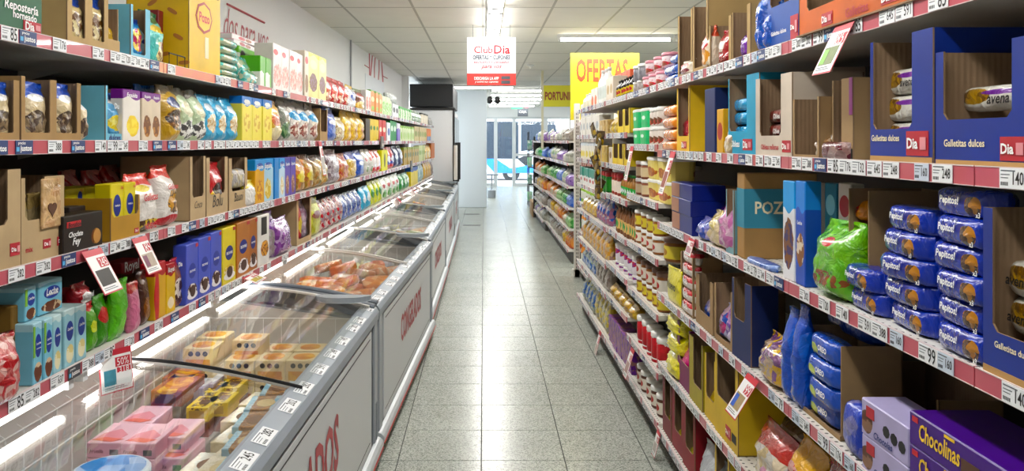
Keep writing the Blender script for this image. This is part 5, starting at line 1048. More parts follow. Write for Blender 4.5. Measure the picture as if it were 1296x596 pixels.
# shelf 5
S5 = R_LIP[4]+SURF+.001
for q, (xn, xf, y, c, t, m1, nm, sb, zz) in enumerate(((990, 945, 545, 'D8D4CC', 'B8281E', 'E2B81E', 'white with red and yellow top', .0, 0), (1020, 985, 560, 'C8463A', 'E2A82A', 'E8D8D0', 'red and gold', .01, 0), (1058, 1018, 565, 'B01E22', '8A1A1E', 'D8762A', 'deep red', .0, 0),
        (1100, 1060, 590, '6A4A3A', '4A3A34', 'B8A088', 'brown', .0, 0), (1010, 965, 520, '8A7A72', '5A4A44', 'C8B8A8', 'grey brown', .14, 0), (1060, 1010, 520, 'A82A22', 'C8442A', 'E2A03A', 'red and orange', .14, 0), (975, 955, 582, 'C8408A', 'E6D8E0', 'E8E0E4', 'pink and white', -.01, 0))):
    Rr(4, xn, xf, y, Bg(film(c, top=t, th=.68, mot=.45, ma=m1, mb='F0E8E0', ms=24, rough=.22), belly=.55), 'snack_bag', '%s bag in the loose heap on the fifth right shelf' % nm, 'snack bag', d=.13, sb=sb, hmax=.24)
yt = pk('D8B41E', rough=.5); ol = pk('A89A1E', rough=.5); mg = pk('7A2A5A', rough=.5)
Rr(4, 935, 906, 452, Tr(yt, *DIA(.5, .72, .08, .22), rp(BLACK, .76, .94, .1, .2, name='barcode'), win=(.1, .9, .46)), 'display_box', 'bright yellow shelf carton on the fifth right shelf, nearer of two', 'display box', d=.24)
Rr(4, 905, 891, 452, Tr(yt, win=(.15, .9, .34)), 'display_box', 'bright yellow shelf carton on the fifth right shelf, further of two', 'display box', d=.2)
Rr(4, 902, 894, 490, Bg(film('E2B82A', mot=.4, ma='F4E07A', ms=30)), 'snack_bag', 'yellow bag inside the further yellow carton', 'snack bag', d=.06, sb=.03, z0=S5+.006)
Rr(4, 890, 873, 430, Tr(ol, win=(.3, .95, .3)), 'display_box', 'olive yellow shelf carton on the fifth right shelf', 'display box', d=.18)
Rr(4, 872, 856, 412, Tr(mg, win=(.15, .95, .4)), 'display_box', 'plum shelf carton with pink bags on the fifth right shelf', 'display box', d=.16)
Rr(4, 869, 859, 440, Bg(film('C8307A', rough=.22)), 'snack_bag', 'pink bag in the plum carton', 'snack bag', d=.07, sb=.02, z0=S5+.02)
zt = None
for q in range(3):
    zt = Rr(4, 855, 838, 445-24*q, Bg(film('DCD22A', rough=.25, mot=.3, ma='EFE87A', ms=24), belly=.55), 'snack_bag', 'pale yellow bag in the leaning pile of three, number %s from below' % ('one', 'two', 'three')[q], 'snack bag', d=.1, sb=-.004, z0=zt)
# shelf 6
for q, (xn, xf, y, c) in enumerate(((878, 864, 505, '8A1E28'), (862, 850, 480, '8A1E2C'), (849, 838, 462, '7A1A26'))):
    Rr(5, xn, xf, y, Tr(pk(c, rough=.5), win=(.25, .9, .3)), 'display_box', 'dark red shelf carton on the bottom right shelf, %s of three' % ('nearest', 'middle', 'furthest')[q], 'display box', d=.2)
    Rr(5, xn-2, xf+2, y+60, Bg(film('B8A82A', mot=.4, ma='E6DC8A', ms=30)), 'snack_bag', 'mustard bag inside the %s dark red carton of the bottom shelf' % ('nearest', 'middle', 'furthest')[q], 'snack bag', d=.07, sb=.03, z0=R_LIP[5]+SURF+.006)
Rr(5, 905, 880, 560, Bg(film('C8CCD0', mot=.4, ma='8A8A90', ms=30)), 'snack_bag', 'silver bag on the bottom right shelf beside the dark red cartons', 'snack bag', d=.1, sb=.0, hmax=.2)
Rr(5, 925, 905, 560, Tr(yt, win=(.1, .9, .4)), 'display_box', 'yellow shelf carton on the bottom right shelf', 'display box', d=.2)
# ================================================================== far right bays
def fr_row(lip, *a, **k): return row('R', lip, *a, lips=Z, **k)
pinkl = mat('pink_lid', 'D88A9A', .35); greyl = mat('white_lid', 'E4E4E0', .4); brl = mat('brown_lid', '6A4A38', .4)
Z = A_LIP
zt = None
for q in range(2): zt = fr_row(Z[0], 857, 835, 95-13*q, Fl(film('2462C4', acc='E0ECF6', a=(.5, .5, .2, .2), rough=.25)), 'biscuit_bag', 'bright blue pack stacked on the top shelf beside the pink jars, %s' % ('lower', 'middle')[q], 'biscuit pack', d=.13, z0=zt)
fr_row(Z[0], 858, 845, 69, Fl(film('2A6AC8', acc='E0ECF6', a=(.5, .5, .2, .2), rough=.25)), 'biscuit_bag', 'bright blue pack on top of the blue stack beside the pink jars', 'biscuit pack', d=.12, z0=zt)
pj = pk('D9C9CC', food='8A5A4A', food2='C83A4A', f=(.5, .4, .5, .2), mot=.3, ma='C86A7A', ms=50)
zt = fr_row(Z[0], 834, 808, 94, Jr(pj, pinkl), 'cookie_jar', 'pink-lidded jar in the lower row on the top right shelf', 'jar', n=3, d=.1)
fr_row(Z[0], 843, 812, 72, Jr(pj, pinkl), 'cookie_jar', 'pink-lidded jar in the upper row on the top right shelf', 'jar', n=3, d=.1, z0=zt)
zt = fr_row(Z[0], 808, 797, 103, Jr(pk('9A9490', mot=.4, ma='5A4A44', ms=50), greyl), 'cookie_jar', 'grey jar with white lid, lower layer beside the dark bottles', 'jar', n=2, d=.1)
fr_row(Z[0], 810, 798, 82, Jr(pk('8A8A90', mot=.4, ma='4A4A50', ms=50), greyl), 'cookie_jar', 'grey jar with white lid, upper layer beside the dark bottles', 'jar', n=2, d=.1, z0=zt)
fr_row(Z[0], 797, 777, 99, Bt(mat('dark_bottle', '1E1614', .25), BLACK, pk('C8B42A', acc='A8242A', a=(.5, .5, .4, .3))), 'sauce_bottle', 'dark sauce bottle with yellow label in the row on the top right shelf', 'bottle', n=6, d=.06)
fr_row(Z[0], 797, 776, 92, Bx(pk('D85A3A', mot=.4, ma='E8B0A0', ms=30)), 'carton', 'red and pink carton behind the dark sauce bottles', 'carton', sb=.12, d=.1, n=2)
fr_row(Z[0], 776, 766, 98, Bx(pk('D8CEBE', acc='A8905A', a=(.5, .5, .3, .2))), 'rice_box', 'cream box in the row left of the dark sauce bottles', 'box', n=2, d=.1)
whb = mat('white_bottle', 'E6E8E4', .35)
fr_row(Z[0], 765, 755, 87, Bt(whb, greyl, pk('D4DCD8')), 'oil_bottle', 'tall white bottle on the top right shelf', 'bottle', n=3, d=.08)
fr_row(Z[0], 755, 748, 112, Bx(pk('E8E6DE', food='E06A2A', f=(.5, .3, .4, .3))), 'rice_box', 'white and orange box beyond the tall white bottles', 'box', n=2, d=.08)
fr_row(Z[0], 747, 736, 118, Bt(whb, greyl, pk('E2E0CA')), 'oil_bottle', 'white bottle near the far end of the top right shelf', 'bottle', n=3, d=.08)
# A bay
gt = pk('4CB87A', acc='E4F0E8', a=(.5, .6, .2, .12)); ct = pk('D8D0C8', food='6A4A3A', food2='B8463A', f=(.5, .35, .45, .25))
zt = fr_row(Z[1], 817, 798, 162, Tb(gt, greyl), 'yoghurt_tub', 'green and white tub in the lower layer of the second shelf', 'tub', n=2, d=.1)
fr_row(Z[1], 817, 798, 138, Tb(gt, greyl), 'yoghurt_tub', 'green and white tub in the upper layer of the second shelf', 'tub', n=2, d=.1, z0=zt)
zt = fr_row(Z[1], 834, 818, 160, Jr(ct, greyl), 'cookie_jar', 'clear and brown jar in the lower layer beside the orange bags', 'jar', n=3, d=.08)
fr_row(Z[1], 834, 818, 136, Jr(ct, greyl), 'cookie_jar', 'clear and brown jar in the upper layer beside the orange bags', 'jar', n=3, d=.08, z0=zt)
yt2 = pk('E4D48A', food='A8582A', food2='C88A4A', f=(.5, .4, .42, .25))
zt = fr_row(Z[2], 842, 815, 228, Tb(yt2, greyl), 'cookie_tub', 'square tub with biscuit print and white lid, lower layer', 'tub', n=2, d=.16)
fr_row(Z[2], 842, 815, 199, Tb(yt2, greyl), 'cookie_tub', 'square tub with biscuit print and white lid, upper layer', 'tub', n=2, d=.16, z0=zt)
zt = fr_row(Z[2], 814, 800, 226, Jr(pk('8A5A4A'), greyl, pk('D8C8A8')), 'spread_jar', 'brown jar with cream label, lower layer beside the square tubs', 'jar', n=2, d=.09)
fr_row(Z[2], 814, 800, 204, Jr(pk('8A5A4A'), greyl, pk('D8C8A8')), 'spread_jar', 'brown jar with cream label, upper layer beside the square tubs', 'jar', n=2, d=.09, z0=zt)
ddl = pk('8A5426', rough=.3); lab1 = pk('D8C86A', acc='A87A3A', a=(.5, .5, .2, .3)); lab2 = pk('E2DCD0', acc='B8423A', a=(.5, .5, .25, .3))
zt = fr_row(Z[3], 846, 830, 300, Jr(ddl, brl, lab1), 'spread_pot', 'large caramel spread pot with brown lid on the fourth small shelf', 'pot', n=1, d=.16)
for q in range(2):
    zt = fr_row(Z[3], 829, 800, 292-22*q, Jr(ddl, greyl, lab1 if q else lab2), 'spread_pot', 'caramel spread pot in the %s layer of the fourth small shelf' % ('lower', 'upper')[q], 'pot', n=4, d=.09, z0=None if q == 0 else zt)
zt = None
for q in range(2):
    zt = fr_row(Z[4], 834, 802, 360-26*q, Jr(ddl, brl if q else greyl, lab1 if q == 0 else lab2), 'spread_pot', 'caramel spread pot in the %s layer of the fifth small shelf' % ('lower', 'upper')[q], 'pot', n=5, d=.09, z0=zt)
zt = None
for q in range(2):
    zt = fr_row(Z[5], 834, 803, 445-33*q, Jr(pk('E2DEDA' if q else 'D4D0CC', food='B8282E', f=(.7, .5, .5, .5), food2='C83038'), greyl), 'jam_pot', 'white and red pot in the %s layer of the sixth small shelf' % ('lower', 'upper')[q], 'pot', n=5, d=.09, z0=zt)
fr_row(Z[6], 834, 802, 478, Jr(pk('5A3A2E'), greyl, lab2), 'jam_jar', 'dark jam jar with white lid on the bottom shelf beyond the red cartons', 'jar', n=5, d=.09, hmax=.12)
fr_row(Z[6], 838, 834.5, 470, Jr(pk('D8902A'), mat('red_lid', 'B8242A', .4), lab1), 'jam_jar', 'orange jar with red lid at the end of the bottom shelf row', 'jar', n=1, d=.09, hmax=.13)
# B bay
Z = B_LIP
ybx = pk('E2C81E', acc='2A2A1E', a=(.5, .6, .22, .3))
fr_row(Z[1], 797, 781, 138, Tr(pk('E2C81E', rough=.5), win=(.15, .85, .3)), 'display_box', 'tall yellow tray on the second shelf of the bay beyond the green tubs', 'display box', n=2, d=.14, group='tall yellow trays')
fr_row(Z[1], 780, 771, 148, Bg(film('8A6A3A', mot=.5, ma='E2C84A', ms=40)), 'snack_bag', 'brown and yellow bag beside the tall yellow trays', 'snack bag', n=2, d=.08)
fr_row(Z[2], 798, 776, 182, Tr(pk('DCC01E', rough=.5), win=(.15, .85, .3)), 'display_box', 'yellow tray on the third shelf of the bay beyond the green tubs', 'display box', n=3, d=.14, group='low yellow trays')
fr_row(Z[2], 775, 770, 186, Bx(pk('D8D0C0', acc='8A6A3A', a=(.5, .5, .3, .2))), 'rice_box', 'cream box beside the low yellow trays', 'box', n=1, d=.08)
fr_row(Z[3], 804, 783, 222, Bt(mat('juice_bottle', '9A6A2A', .25), mat('green_cap', '2E8A3A', .4), pk('3AA44A', acc='E2E8F0', a=(.5, .5, .3, .3))), 'juice_bottle', 'small amber bottle with green cap and green wrap', 'bottle', n=7, d=.055)
fr_row(Z[3], 782, 771, 219, Jr(pk('8A3A30'), mat('red_lid', 'B8242A', .4), pk('E2D8CC')), 'sauce_jar', 'red jar with pale label beside the amber bottles', 'jar', n=3, d=.07)
fr_row(Z[4], 803, 777, 262, Bt(mat('sauce_brown', '7A4A22', .3), mat('dark_cap', '3A2A20', .4), pk('E2C08A', acc='4A9A5A', a=(.5, .5, .3, .4))), 'dressing_bottle', 'small brown bottle with cream label in the long row', 'bottle', n=9, d=.05)
zt = None
for q in range(2):
    zt = fr_row(Z[5], 802, 776, 338-23*q, Jr(pk('E4E0E6', food='6A3A8A', f=(.5, .7, .5, .2), food2='B8384A'), greyl), 'yoghurt_jar', 'white jar with purple print in the %s layer' % ('lower', 'upper')[q], 'jar', n=5, d=.08, z0=zt)
fr_row(Z[6], 800, 770, 372, Bg(film('C89A2A', mot=.4, ma='8A6A4A', mb='EAD88A', ms=36)), 'pasta_bag', 'golden pasta bag in the row below the white and purple jars', 'pasta bag', n=5, d=.09)
zt = None
for q in range(2):
    zt = fr_row(Z[7], 798, 770, 445-30*q, Bx(pk('6A3A8A', mot=.4, ma='C8A02A', mb='9A6AB8', ms=36)), 'cereal_box', 'purple and gold box in the %s layer of the bottom shelf' % ('lower', 'upper')[q], 'box', n=5, d=.1, z0=zt)
# C and D bays
Z = C_LIP
fr_row(Z[1], 768, 758, 152, Bx(pk('C8B080', mot=.4, ma='8A6A40', ms=40)), 'rice_box', 'tan box on the second shelf behind the hanging strip', 'box', n=3, d=.08)
fr_row(Z[1], 757, 734, 148, Bx(pk('E4E2DC', acc='A8B0B8', a=(.5, .5, .3, .2))), 'rice_box', 'tall white box on the second shelf near the end post', 'box', n=6, d=.09)
fr_row(Z[2], 768, 756, 184, Bx(pk('C8A84A', mot=.4, ma='7A5A30', mb='EDE2B0', ms=36)), 'rice_box', 'gold box on the third shelf behind the hanging strip', 'box', n=3, d=.08)
fr_row(Z[2], 755, 734, 180, Bx(pk('E0DED6', top='C8D0D8', th=.8, food='D8C84A', f=(.5, .3, .4, .2))), 'rice_box', 'white and yellow box on the third shelf near the end post', 'box', n=6, d=.09)
fr_row(Z[3], 768, 757, 217, Jr(pk('2E7A3A'), mat('red_lid', 'B8242A', .4), pk('4A9A4A')), 'food_can', 'green can on the fourth shelf near the end post', 'can', n=3, d=.08)
fr_row(Z[3], 756, 734, 213, Bx(pk('E2E6E4', top='2E8A7A', th=.5, acc='B8342E', a=(.5, .3, .3, .1))), 'tomato_carton', 'white and teal carton on the fourth shelf near the end post', 'carton', n=6, d=.08)
fr_row(Z[4], 768, 753, 250, Bg(film('2A5AB4', mot=.5, ma='D8762A', mb='E8E0D0', ms=40)), 'pasta_bag', 'blue and orange bag on the fifth shelf near the end post', 'pasta bag', n=4, d=.09)
fr_row(Z[4], 752, 736, 252, Bg(film('D8A82A', mot=.4, ma='4A4A8A', mb='EAD880', ms=40)), 'pasta_bag', 'yellow bag on the fifth shelf near the end post', 'pasta bag', n=4, d=.09)
fr_row(Z[5], 767, 735, 286, Bg(film('D89A2A', mot=.5, ma='3A5AA0', mb='EAD8A0', ms=40)), 'pasta_bag', 'orange and blue bag on the sixth shelf near the end post', 'pasta bag', n=7, d=.09)
fr_row(Z[6], 768, 752, 320, Bg(film('8A8078', mot=.5, ma='D8D4CC', mb='5A4A3A', ms=36)), 'pasta_bag', 'grey and white bag on the seventh shelf near the end post', 'pasta bag', n=4, d=.1)
fr_row(Z[6], 751, 736, 318, Bg(film('2A62B0', mot=.5, ma='C8D42A', mb='E0E8F0', ms=36)), 'pasta_bag', 'blue and lime bag on the seventh shelf near the end post', 'pasta bag', n=4, d=.1)
fr_row(Z[7], 768, 752, 368, Bg(film('C8B02A', mot=.5, ma='3A6AB0', mb='EAE0A0', ms=36)), 'pasta_bag', 'yellow and blue bag on the bottom shelf near the end post', 'pasta bag', n=4, d=.1, hmax=.26)
fr_row(Z[7], 751, 736, 358, Bg(film('2A62B0', mot=.4, ma='D8D23A', ms=36)), 'pasta_bag', 'blue bag with yellow print on the bottom shelf near the end post', 'pasta bag', n=4, d=.1, hmax=.26)
# shallow bay beside the post
def gfill(X, ya, yb, lips, specs, name, cat, where, d=.12, step=.11, sb=.02, mixed=False):
    r = random.Random(int(X*100+ya*10))
    made = [sp_bag(step*.94, d, h, m, seed=i+int(ya)) if kind == 'bag' else sp_box(step*.9, d, h, m) if kind == 'box' else sp_bottle(min(step, d)*.46, h, m, greyl, pk('E2E4DC')) if kind == 'bottle' else sp_jar(min(step, d)*.45, h, m, greyl) for i, (m, kind, desc, h) in enumerate(specs)]
    for i, z in enumerate(lips):
        for k in range(int((yb-ya)/step)):
            q = (i*2+k//3+int(ya)) % len(specs) if mixed else i % len(specs); m, kind, desc, h = specs[q]
            place(made[q], name[kind], (X+sb+d/2+r.uniform(0, .02), ya+step*(k+.5), z+SURF+.001), -math.pi/2+r.uniform(-.12, .12), '%s %s' % (desc, where[i]), cat[kind], '%s %s' % (desc, where[i]))
NM = dict(bag='food_bag', box='food_box', bottle='drink_bottle', jar='food_jar'); CA = dict(bag='food bag', box='food box', bottle='bottle', jar='jar')
sh6 = ['top', 'second', 'third', 'fourth', 'fifth', 'bottom']
gfill(1.05, 7.32, 8.88, [1.7, 1.42, 1.12, .83, .5, .12], [(pk('E2E2DA', acc='2A4AA0', a=(.5, .5, .3, .2)), 'box', 'white box with blue badge', .2), (pk('B8B0A8', top='C83A34', th=.6), 'box', 'grey and red box', .17), (pk('8A3A34', mot=.4, ma='D8C8C0'), 'box', 'red brown box', .16),
      (mat('green_drink', '9AC44A', .2), 'bottle', 'lime green drink bottle', .24), (mat('orange_drink', 'D8862A', .2), 'bottle', 'orange drink bottle', .28), (mat('orange_drink', 'D8862A', .2), 'bottle', 'orange drink bottle', .28)], NM, CA, ['on the %s shelf beside the slotted post' % s for s in sh6], d=.11)
sec = [[(film('D8D4CC', mot=.3, ma='B8B0A0', ms=20), 'bag', 'pale bag', .14), (film('5A2A8A', mot=.3, ma='C8B0D8', ms=20), 'bag', 'purple bag', .16), (film('C8C4BC', mot=.3, ma='4AA05A', ms=20), 'bag', 'white and green bag', .2), (film('2A5AC0', mot=.3, ma='C8D8F0', ms=20), 'bag', 'blue bag', .18), (film('3A8A4A', mot=.4, ma='8AC47A', ms=20), 'bag', 'green bag', .17), (film('4A8A4A', mot=.4, ma='B8D4A0', ms=20), 'bag', 'dark green bag', .17)],
       [(film('B8A890', mot=.3, ma='E0D8C8', ms=20), 'bag', 'tan bag', .14), (film('C85A2A', mot=.3, ma='E8C08A', ms=20), 'bag', 'orange bag', .19), (film('D8B02A', mot=.3, ma='C87A2A', ms=20), 'bag', 'yellow bag', .2), (film('8A8078', mot=.4, ma='C8C0B8', ms=20), 'bag', 'grey bag', .17), (film('7A7068', mot=.4, ma='D0C8BC', ms=20), 'bag', 'grey brown bag', .17), (film('8A8A80', mot=.4, ma='C8C8BC', ms=20), 'bag', 'olive grey bag', .17)]]
for i, (a, c) in enumerate(((9.95, 11.05), (11.15, 12.25), (12.35, 13.45), (13.55, 14.65), (14.75, 15.85))):
    gfill(1.05 if i < 3 else 1.0, a, c, [1.5, 1.22, .93, .66, .4, .14], sec[0]+sec[1], NM, CA, ['on the %s shelf of the second gondola, %s bay' % (s, ('first', 'second', 'third', 'fourth', 'last')[i]) for s in sh6], d=.16, step=.15, sb=.01, mixed=True)
# hanging strip of snack bags
hs = empty('clip_strip', (RX-.02, ry(765), 1.52), 0, 'dangling strip of brown and yellow snack sachets on the right shelving', 'hanging strip')
new('strip', MB().box(-.004, -.002, -.012, .012, -.32, .12, mat('clear_strip', 'D8D4C4', .3)).mesh('strip'), hs)
sk = film('4A3A20', mot=.6, ma='C8A83A', mb='2A2018', ms=40)
for k in range(9):
    me = sp_bag(.07, .02, .1, sk, seed=200+k)[0][1]
    new('sachet', me, hs, (-.03+.012*math.sin(k*2.1), .05*math.sin(k*1.7), -.4+.055*k), (.1*math.sin(k), .5*math.sin(k*1.3), -1.2+.5*math.sin(k*2)))
# ================================================================== freezers
FZ_GREY = mat('freezer_grey', '7E858C', .4); FZ_WHITE = mat('freezer_panel', 'CFD2D4', .35); LINER = mat('freezer_liner', 'CCC7C0', .4); FRAME = mat('lid_frame_dark', '5A626C', .35)
WIRE = mat('white_wire', 'EEEDEA', .4); LIDG = glass_mat('freezer_glass', (.97, .98, .98), .015, .04, .22); HAND = mat('lid_handle', '98A2AA', .3); PALE = mat('lid_frame_pale', 'D9D6D0', .35)
D = .86; ZF = .735; ZB = .825
def arch(t): return ZF+(ZB-ZF)*t+.03*math.sin(math.pi*t)
def freezer(xa, ya, xb, yb, word, label, near=False, tagn=8, seed=0):
    L = math.hypot(xb-xa, yb-ya); rz = -math.atan2(xb-xa, yb-ya)
    e = empty('chest_freezer', (xa, ya, 0), rz, label, 'freezer')
    # local: y along the aisle 0..L, front at x = 0, back at x = -D
    t = .06; b = MB()
    b.box(-D, 0, 0, L, .06, .16, FZ_GREY).box(-t, 0, 0, L, .16, ZF-.04, FZ_GREY).box(-D, -D+t, 0, L, .16, ZB-.03, FZ_GREY)
    for y in (0, L-t): b.prism([(-D+t, .16), (-t, .16), (-t, ZF-.04), (-D+t, ZB-.03)], 1, y, y+t, FZ_GREY)
    new('cabinet', b.mesh('cabinet'), e)
    li = MB(); li.box(-t-.004, -t, t, L-t, .16, ZF-.05, LINER).box(-D+t, -D+t+.004, t, L-t, .16, ZB-.04, LINER).box(-D+t, -t, t, L-t, .16, .17, LINER)
    for y in (t, L-t-.004): li.prism([(-D+t, .16), (-t, .16), (-t, ZF-.05), (-D+t, ZB-.04)], 1, y, y+.004, LINER)
    new('liner', li.mesh('liner'), e)
    p = new('front_panel', MB().box(0, .008, .17, L-.17, .13, ZF-.075, FZ_WHITE).mesh('front_panel', bevel=.002), e)
    ln = MB().box(.008, .009, .21, L-.21, ZF-.105, ZF-.1, BLACK).box(.008, .009, .21, L-.21, .165, .168, BLACK)
    new('pinstripe', ln.mesh('pinstripe'), p)
    new('lettering', text_mesh(word, mat('freezer_red', 'B4303A', .45), 0, .03, 1.5), p, (.0095, L*.5, .44), (0, 0, math.pi/2), (.78 if len(word) < 9 else .95,)*3)
    for y in (.02, L-.10): new('corner_post', MB().box(0, .012, y, y+.08, .12, ZF-.05, mat('freezer_corner', 'A2A8AD', .35)).mesh('corner_post', bevel=.003), e)
    g = MB().box(.012, .016, L-.075, L-.045, .13, .3, FZ_GREY); new('latch', g.mesh('latch'), e)
    # bumper rail with its red stripe
    bp = new('bumper', MB().loft([[(.005+.034*max(0, math.cos(a*.524)), y, .085+.036*math.sin(a*.524)) for a in range(-3, 4)] for y in (.004, L-.004)], mat('bumper_grey', 'C2C8CB', .35)).mesh('bumper', smooth=False), e)
    new('red_stripe', MB().box(.034, .0405, .006, L-.006, .068, .073, mat('stripe_red', 'B4342E', .4)).mesh('red_stripe'), bp)
    new('kick_plate', MB().box(-D+.05, -.05, .05, L-.05, 0, .06, mat('kick_black', '1E1E20', .6)).mesh('kick_plate'), e)
    # rim
    r = new('rim', MB().prism([(-.06, ZF-.045), (.014, ZF-.055), (.016, ZF-.02), (.004, ZF), (-.052, ZF+.018), (-.063, ZF+.016)], 1, 0, L, ALU).mesh('rim'), e)
    rr = random.Random(seed)
    for k in range(tagn):
        y = L*(k+.4+.3*rr.random())/tagn
        me = TAGS[rr.randrange(len(NUM))]
        new('price_tag', me, r, (.001, y, ZF+.0022), (math.radians(-74), 0, math.pi/2), (1.7, 1, 1.35))
    new('back_rim', MB().box(-D-.01, -D+.07, 0, L, ZB-.03, ZB+.012, LINER).mesh('back_rim'), e)
    for y in (0, L-.05):
        pts = [[(-D*.98*tt, yy, arch(tt)+zz) for yy, zz in ((y, -.05), (y+.05, -.05), (y+.05, .014), (y+.04, .02), (y+.01, .02), (y, .014))] for tt in [q/10 for q in range(11)]]
        new('end_arch', MB().loft(pts, FRAME).mesh('end_arch'), e)
    def lid(y0, y1, dz, hy, grip=True):
        gl = MB(); n = 14
        rings = [[(-.02-(D-.06)*tt, yy, arch(tt)+dz+zz) for yy, zz in ((y0, 0), (y1, 0), (y1, .004), (y0, .004))] for tt in [q/n for q in range(n+1)]]
        o = new('glass_lid', gl.loft(rings, LIDG).mesh('glass_lid', smooth=False), e)
        for yy, m_, w_ in ((y0, (BLACK if near else PALE) if dz > .01 else PALE, .005 if near else .022), (y1-.02, PALE, .02)):
            rg = [[(-.02-(D-.06)*tt, ya_, arch(tt)+dz+zz) for ya_, zz in ((yy, -.003), (yy+w_, -.003), (yy+w_, .007), (yy, .007))] for tt in [q/n for q in range(n+1)]]
            new('lid_edge', MB().loft(rg, m_).mesh('lid_edge'), o)
        if not grip: return
        hd = MB().prism([(-.14+.13*math.cos(a), hy+.0-.085*math.sin(a)) for a in [q*math.pi/12 for q in range(13)]], 2, arch(.16)+dz+.005, arch(.16)+dz+.03, HAND)
        new('handle', hd.mesh('handle', bevel=.002), o)
    lid(.05, L*.5+.02, .0, 0, False); lid(L*.5-.02, L-.06, .016, L-.075)
    # wire basket along the back and the far end
    w = MB(); xw = -D+t+.03; zt = .70
    for z in (.30, .45, .58, zt): w.tube([(xw, t+.02, z), (xw, L-t-.02, z)], .0028, WIRE, 5)
    k = 0; y = t+.03
    while y < L-t:
        w.tube([(xw, y, .2), (xw, y, zt), (xw-.02, y, zt+.012)], .0022, WIRE, 5); y += .085
    for z in (.30, .45, .58, zt): w.tube([(xw, L-t-.03, z), (-t-.03, L-t-.03, z)], .0028, WIRE, 5)
    x = xw
    while x < -t-.02: w.tube([(x, L-t-.03, .2), (x, L-t-.03, zt)], .0022, WIRE, 5); x += .085
    new('wire_basket', w.mesh('wire_basket'), e)
    def P(x, y, z): c, s = math.cos(rz), math.sin(rz); return (xa+c*x-s*y, ya+s*x+c*y, z)
    return e, P, rz, L
F1 = freezer(-.588, 1.25, -.515, 3.80, 'HELADOS', 'grey chest freezer nearest the camera, filled with boxed ice cream', True, 13, 1)
F2 = freezer(-.517, 3.84, -.415, 6.30, 'CONGELADOS', 'grey chest freezer second from the camera, holding orange frozen bags', False, 12, 2)
F3 = freezer(-.455, 6.34, -.435, 9.0, 'CONGELADOS', 'grey chest freezer third from the camera', False, 9, 3)
F4 = freezer(-.445, 9.05, -.445, 11.9, 'CONGELADOS', 'grey chest freezer fourth from the camera', False, 6, 4)
F5 = freezer(-.45, 11.95, -.465, 14.3, 'HELADOS', 'grey chest freezer furthest away beside the upright fridge', False, 5, 5)
# ------------------------------------------------------------------ frozen goods in the near freezer; px() turns a photo point at height H into floor coordinates
def px(x, y, H): Y = F*(CH-H)/(y-VY); return ((x-VX)*Y/F, Y)
frz_rot = F1[2]
def fbox(spec, name, x, y, H, h, label, cat, group=None, rz=0): X, Y = px(x, y, H); return place(spec, name, (X, Y, H-h), frz_rot+rz, label, cat, group)
pnk = pk('EDBACB', top='F2CCD8', th=.9, rough=.3)
def pinkbox(): return sp_box(.115, .18, .05, pnk, 'ice_cream_box')+[('lettering', text_mesh('Frutilla', mat('plum_ink', '7A2A4A', .5), .3, .01), (-.025, -.0915, .022), (0, 0, 0), (.045,)*3), ('barcode', MB().box(.018, .046, -.0912, -.09, .01, .028, GREYI).mesh('barcode'), (0, 0, 0), (0, 0, 0), (1, 1, 1)),
     ('printed_berry', MB().prism([(-.045, -.06), (.03, -.075), (.045, -.02), (0, .03), (-.04, -.01)], 2, .05, .0508, mat('strawberry_print', 'DE8A98', .5)).mesh('printed_berry'), (0, 0, 0), (0, 0, 0), (1, 1, 1)), ('printed_swirl', MB().prism([(-.05, -.07), (.02, -.085), (.05, -.06), (-.02, -.045)], 2, .0508, .0514, mat('swirl_print', 'DE6A5A', .5)).mesh('printed_swirl'), (0, 0, 0), (0, 0, 0), (1, 1, 1))]
PB = pinkbox()
for q, (x, y, H, nm) in enumerate(((149, 547, .56, 'front left, top layer'), (190, 548, .56, 'front right, top layer'), (185, 524, .56, 'rear left, top layer'), (226, 541, .545, 'rear right'))):
    fbox(PB, 'ice_cream_box', x, y, H, .05, 'pink strawberry ice cream box in the near freezer, '+nm, 'ice cream box')
for q, (x, y) in enumerate(((149, 547), (190, 548), (185, 524), (226, 541))):
    X, Y = px(x, y, .56)
    for k in range(3): place(PB, 'ice_cream_box', (X, Y, .51-.052*(k+1)-(.016 if q == 3 else 0)), frz_rot, 'pink strawberry ice cream box in the lower layers under the visible ones', 'ice cream box', 'lower pink ice cream boxes')
# round tub at the bottom edge
X, Y = px(140, 597, .555)
tubm = pk('5A92D0', mot=.3, ma='E2E8F0', ms=18)
place([P0('ice_cream_tub', MB().lathe([(.09, .0), (.105, .12), (.112, .125), (.112, .138), (.105, .145)], pk('DCE4EC'), 22).mesh('ice_cream_tub', smooth=False)), ('lid_print', MB().lathe([(.098, .1452), (.098, .1462)], tubm, 22).mesh('lid_print'), (0, 0, 0), (0, 0, 0), (1, 1, 1))]+
      [('biscuit_print', MB().box(-.07+.032*k, -.045+.032*k, -.055, -.035, .1462, .1468, BLACK).mesh('biscuit_print'), (0, 0, 0), (0, 0, 0), (1, 1, 1)) for k in range(5)], 'ice_cream_tub', (X, Y, .42), frz_rot, 'round white ice cream tub with blue lid print in the near freezer', 'ice cream tub')
place([P0('ice_cream_tub', MB().lathe([(.09, .0), (.105, .12), (.112, .125), (.112, .138), (.105, .145)], pk('DCE4EC'), 22).mesh('ice_cream_tub'))], 'ice_cream_tub', (X, Y, .27), frz_rot, 'white ice cream tub beneath the blue printed one', 'ice cream tub')
rbr = pk('8A4A38', rough=.35, top='A8593A', th=.9, food='E2A83A', food2='F0C86A', f=(.5, .97, .3, .2))
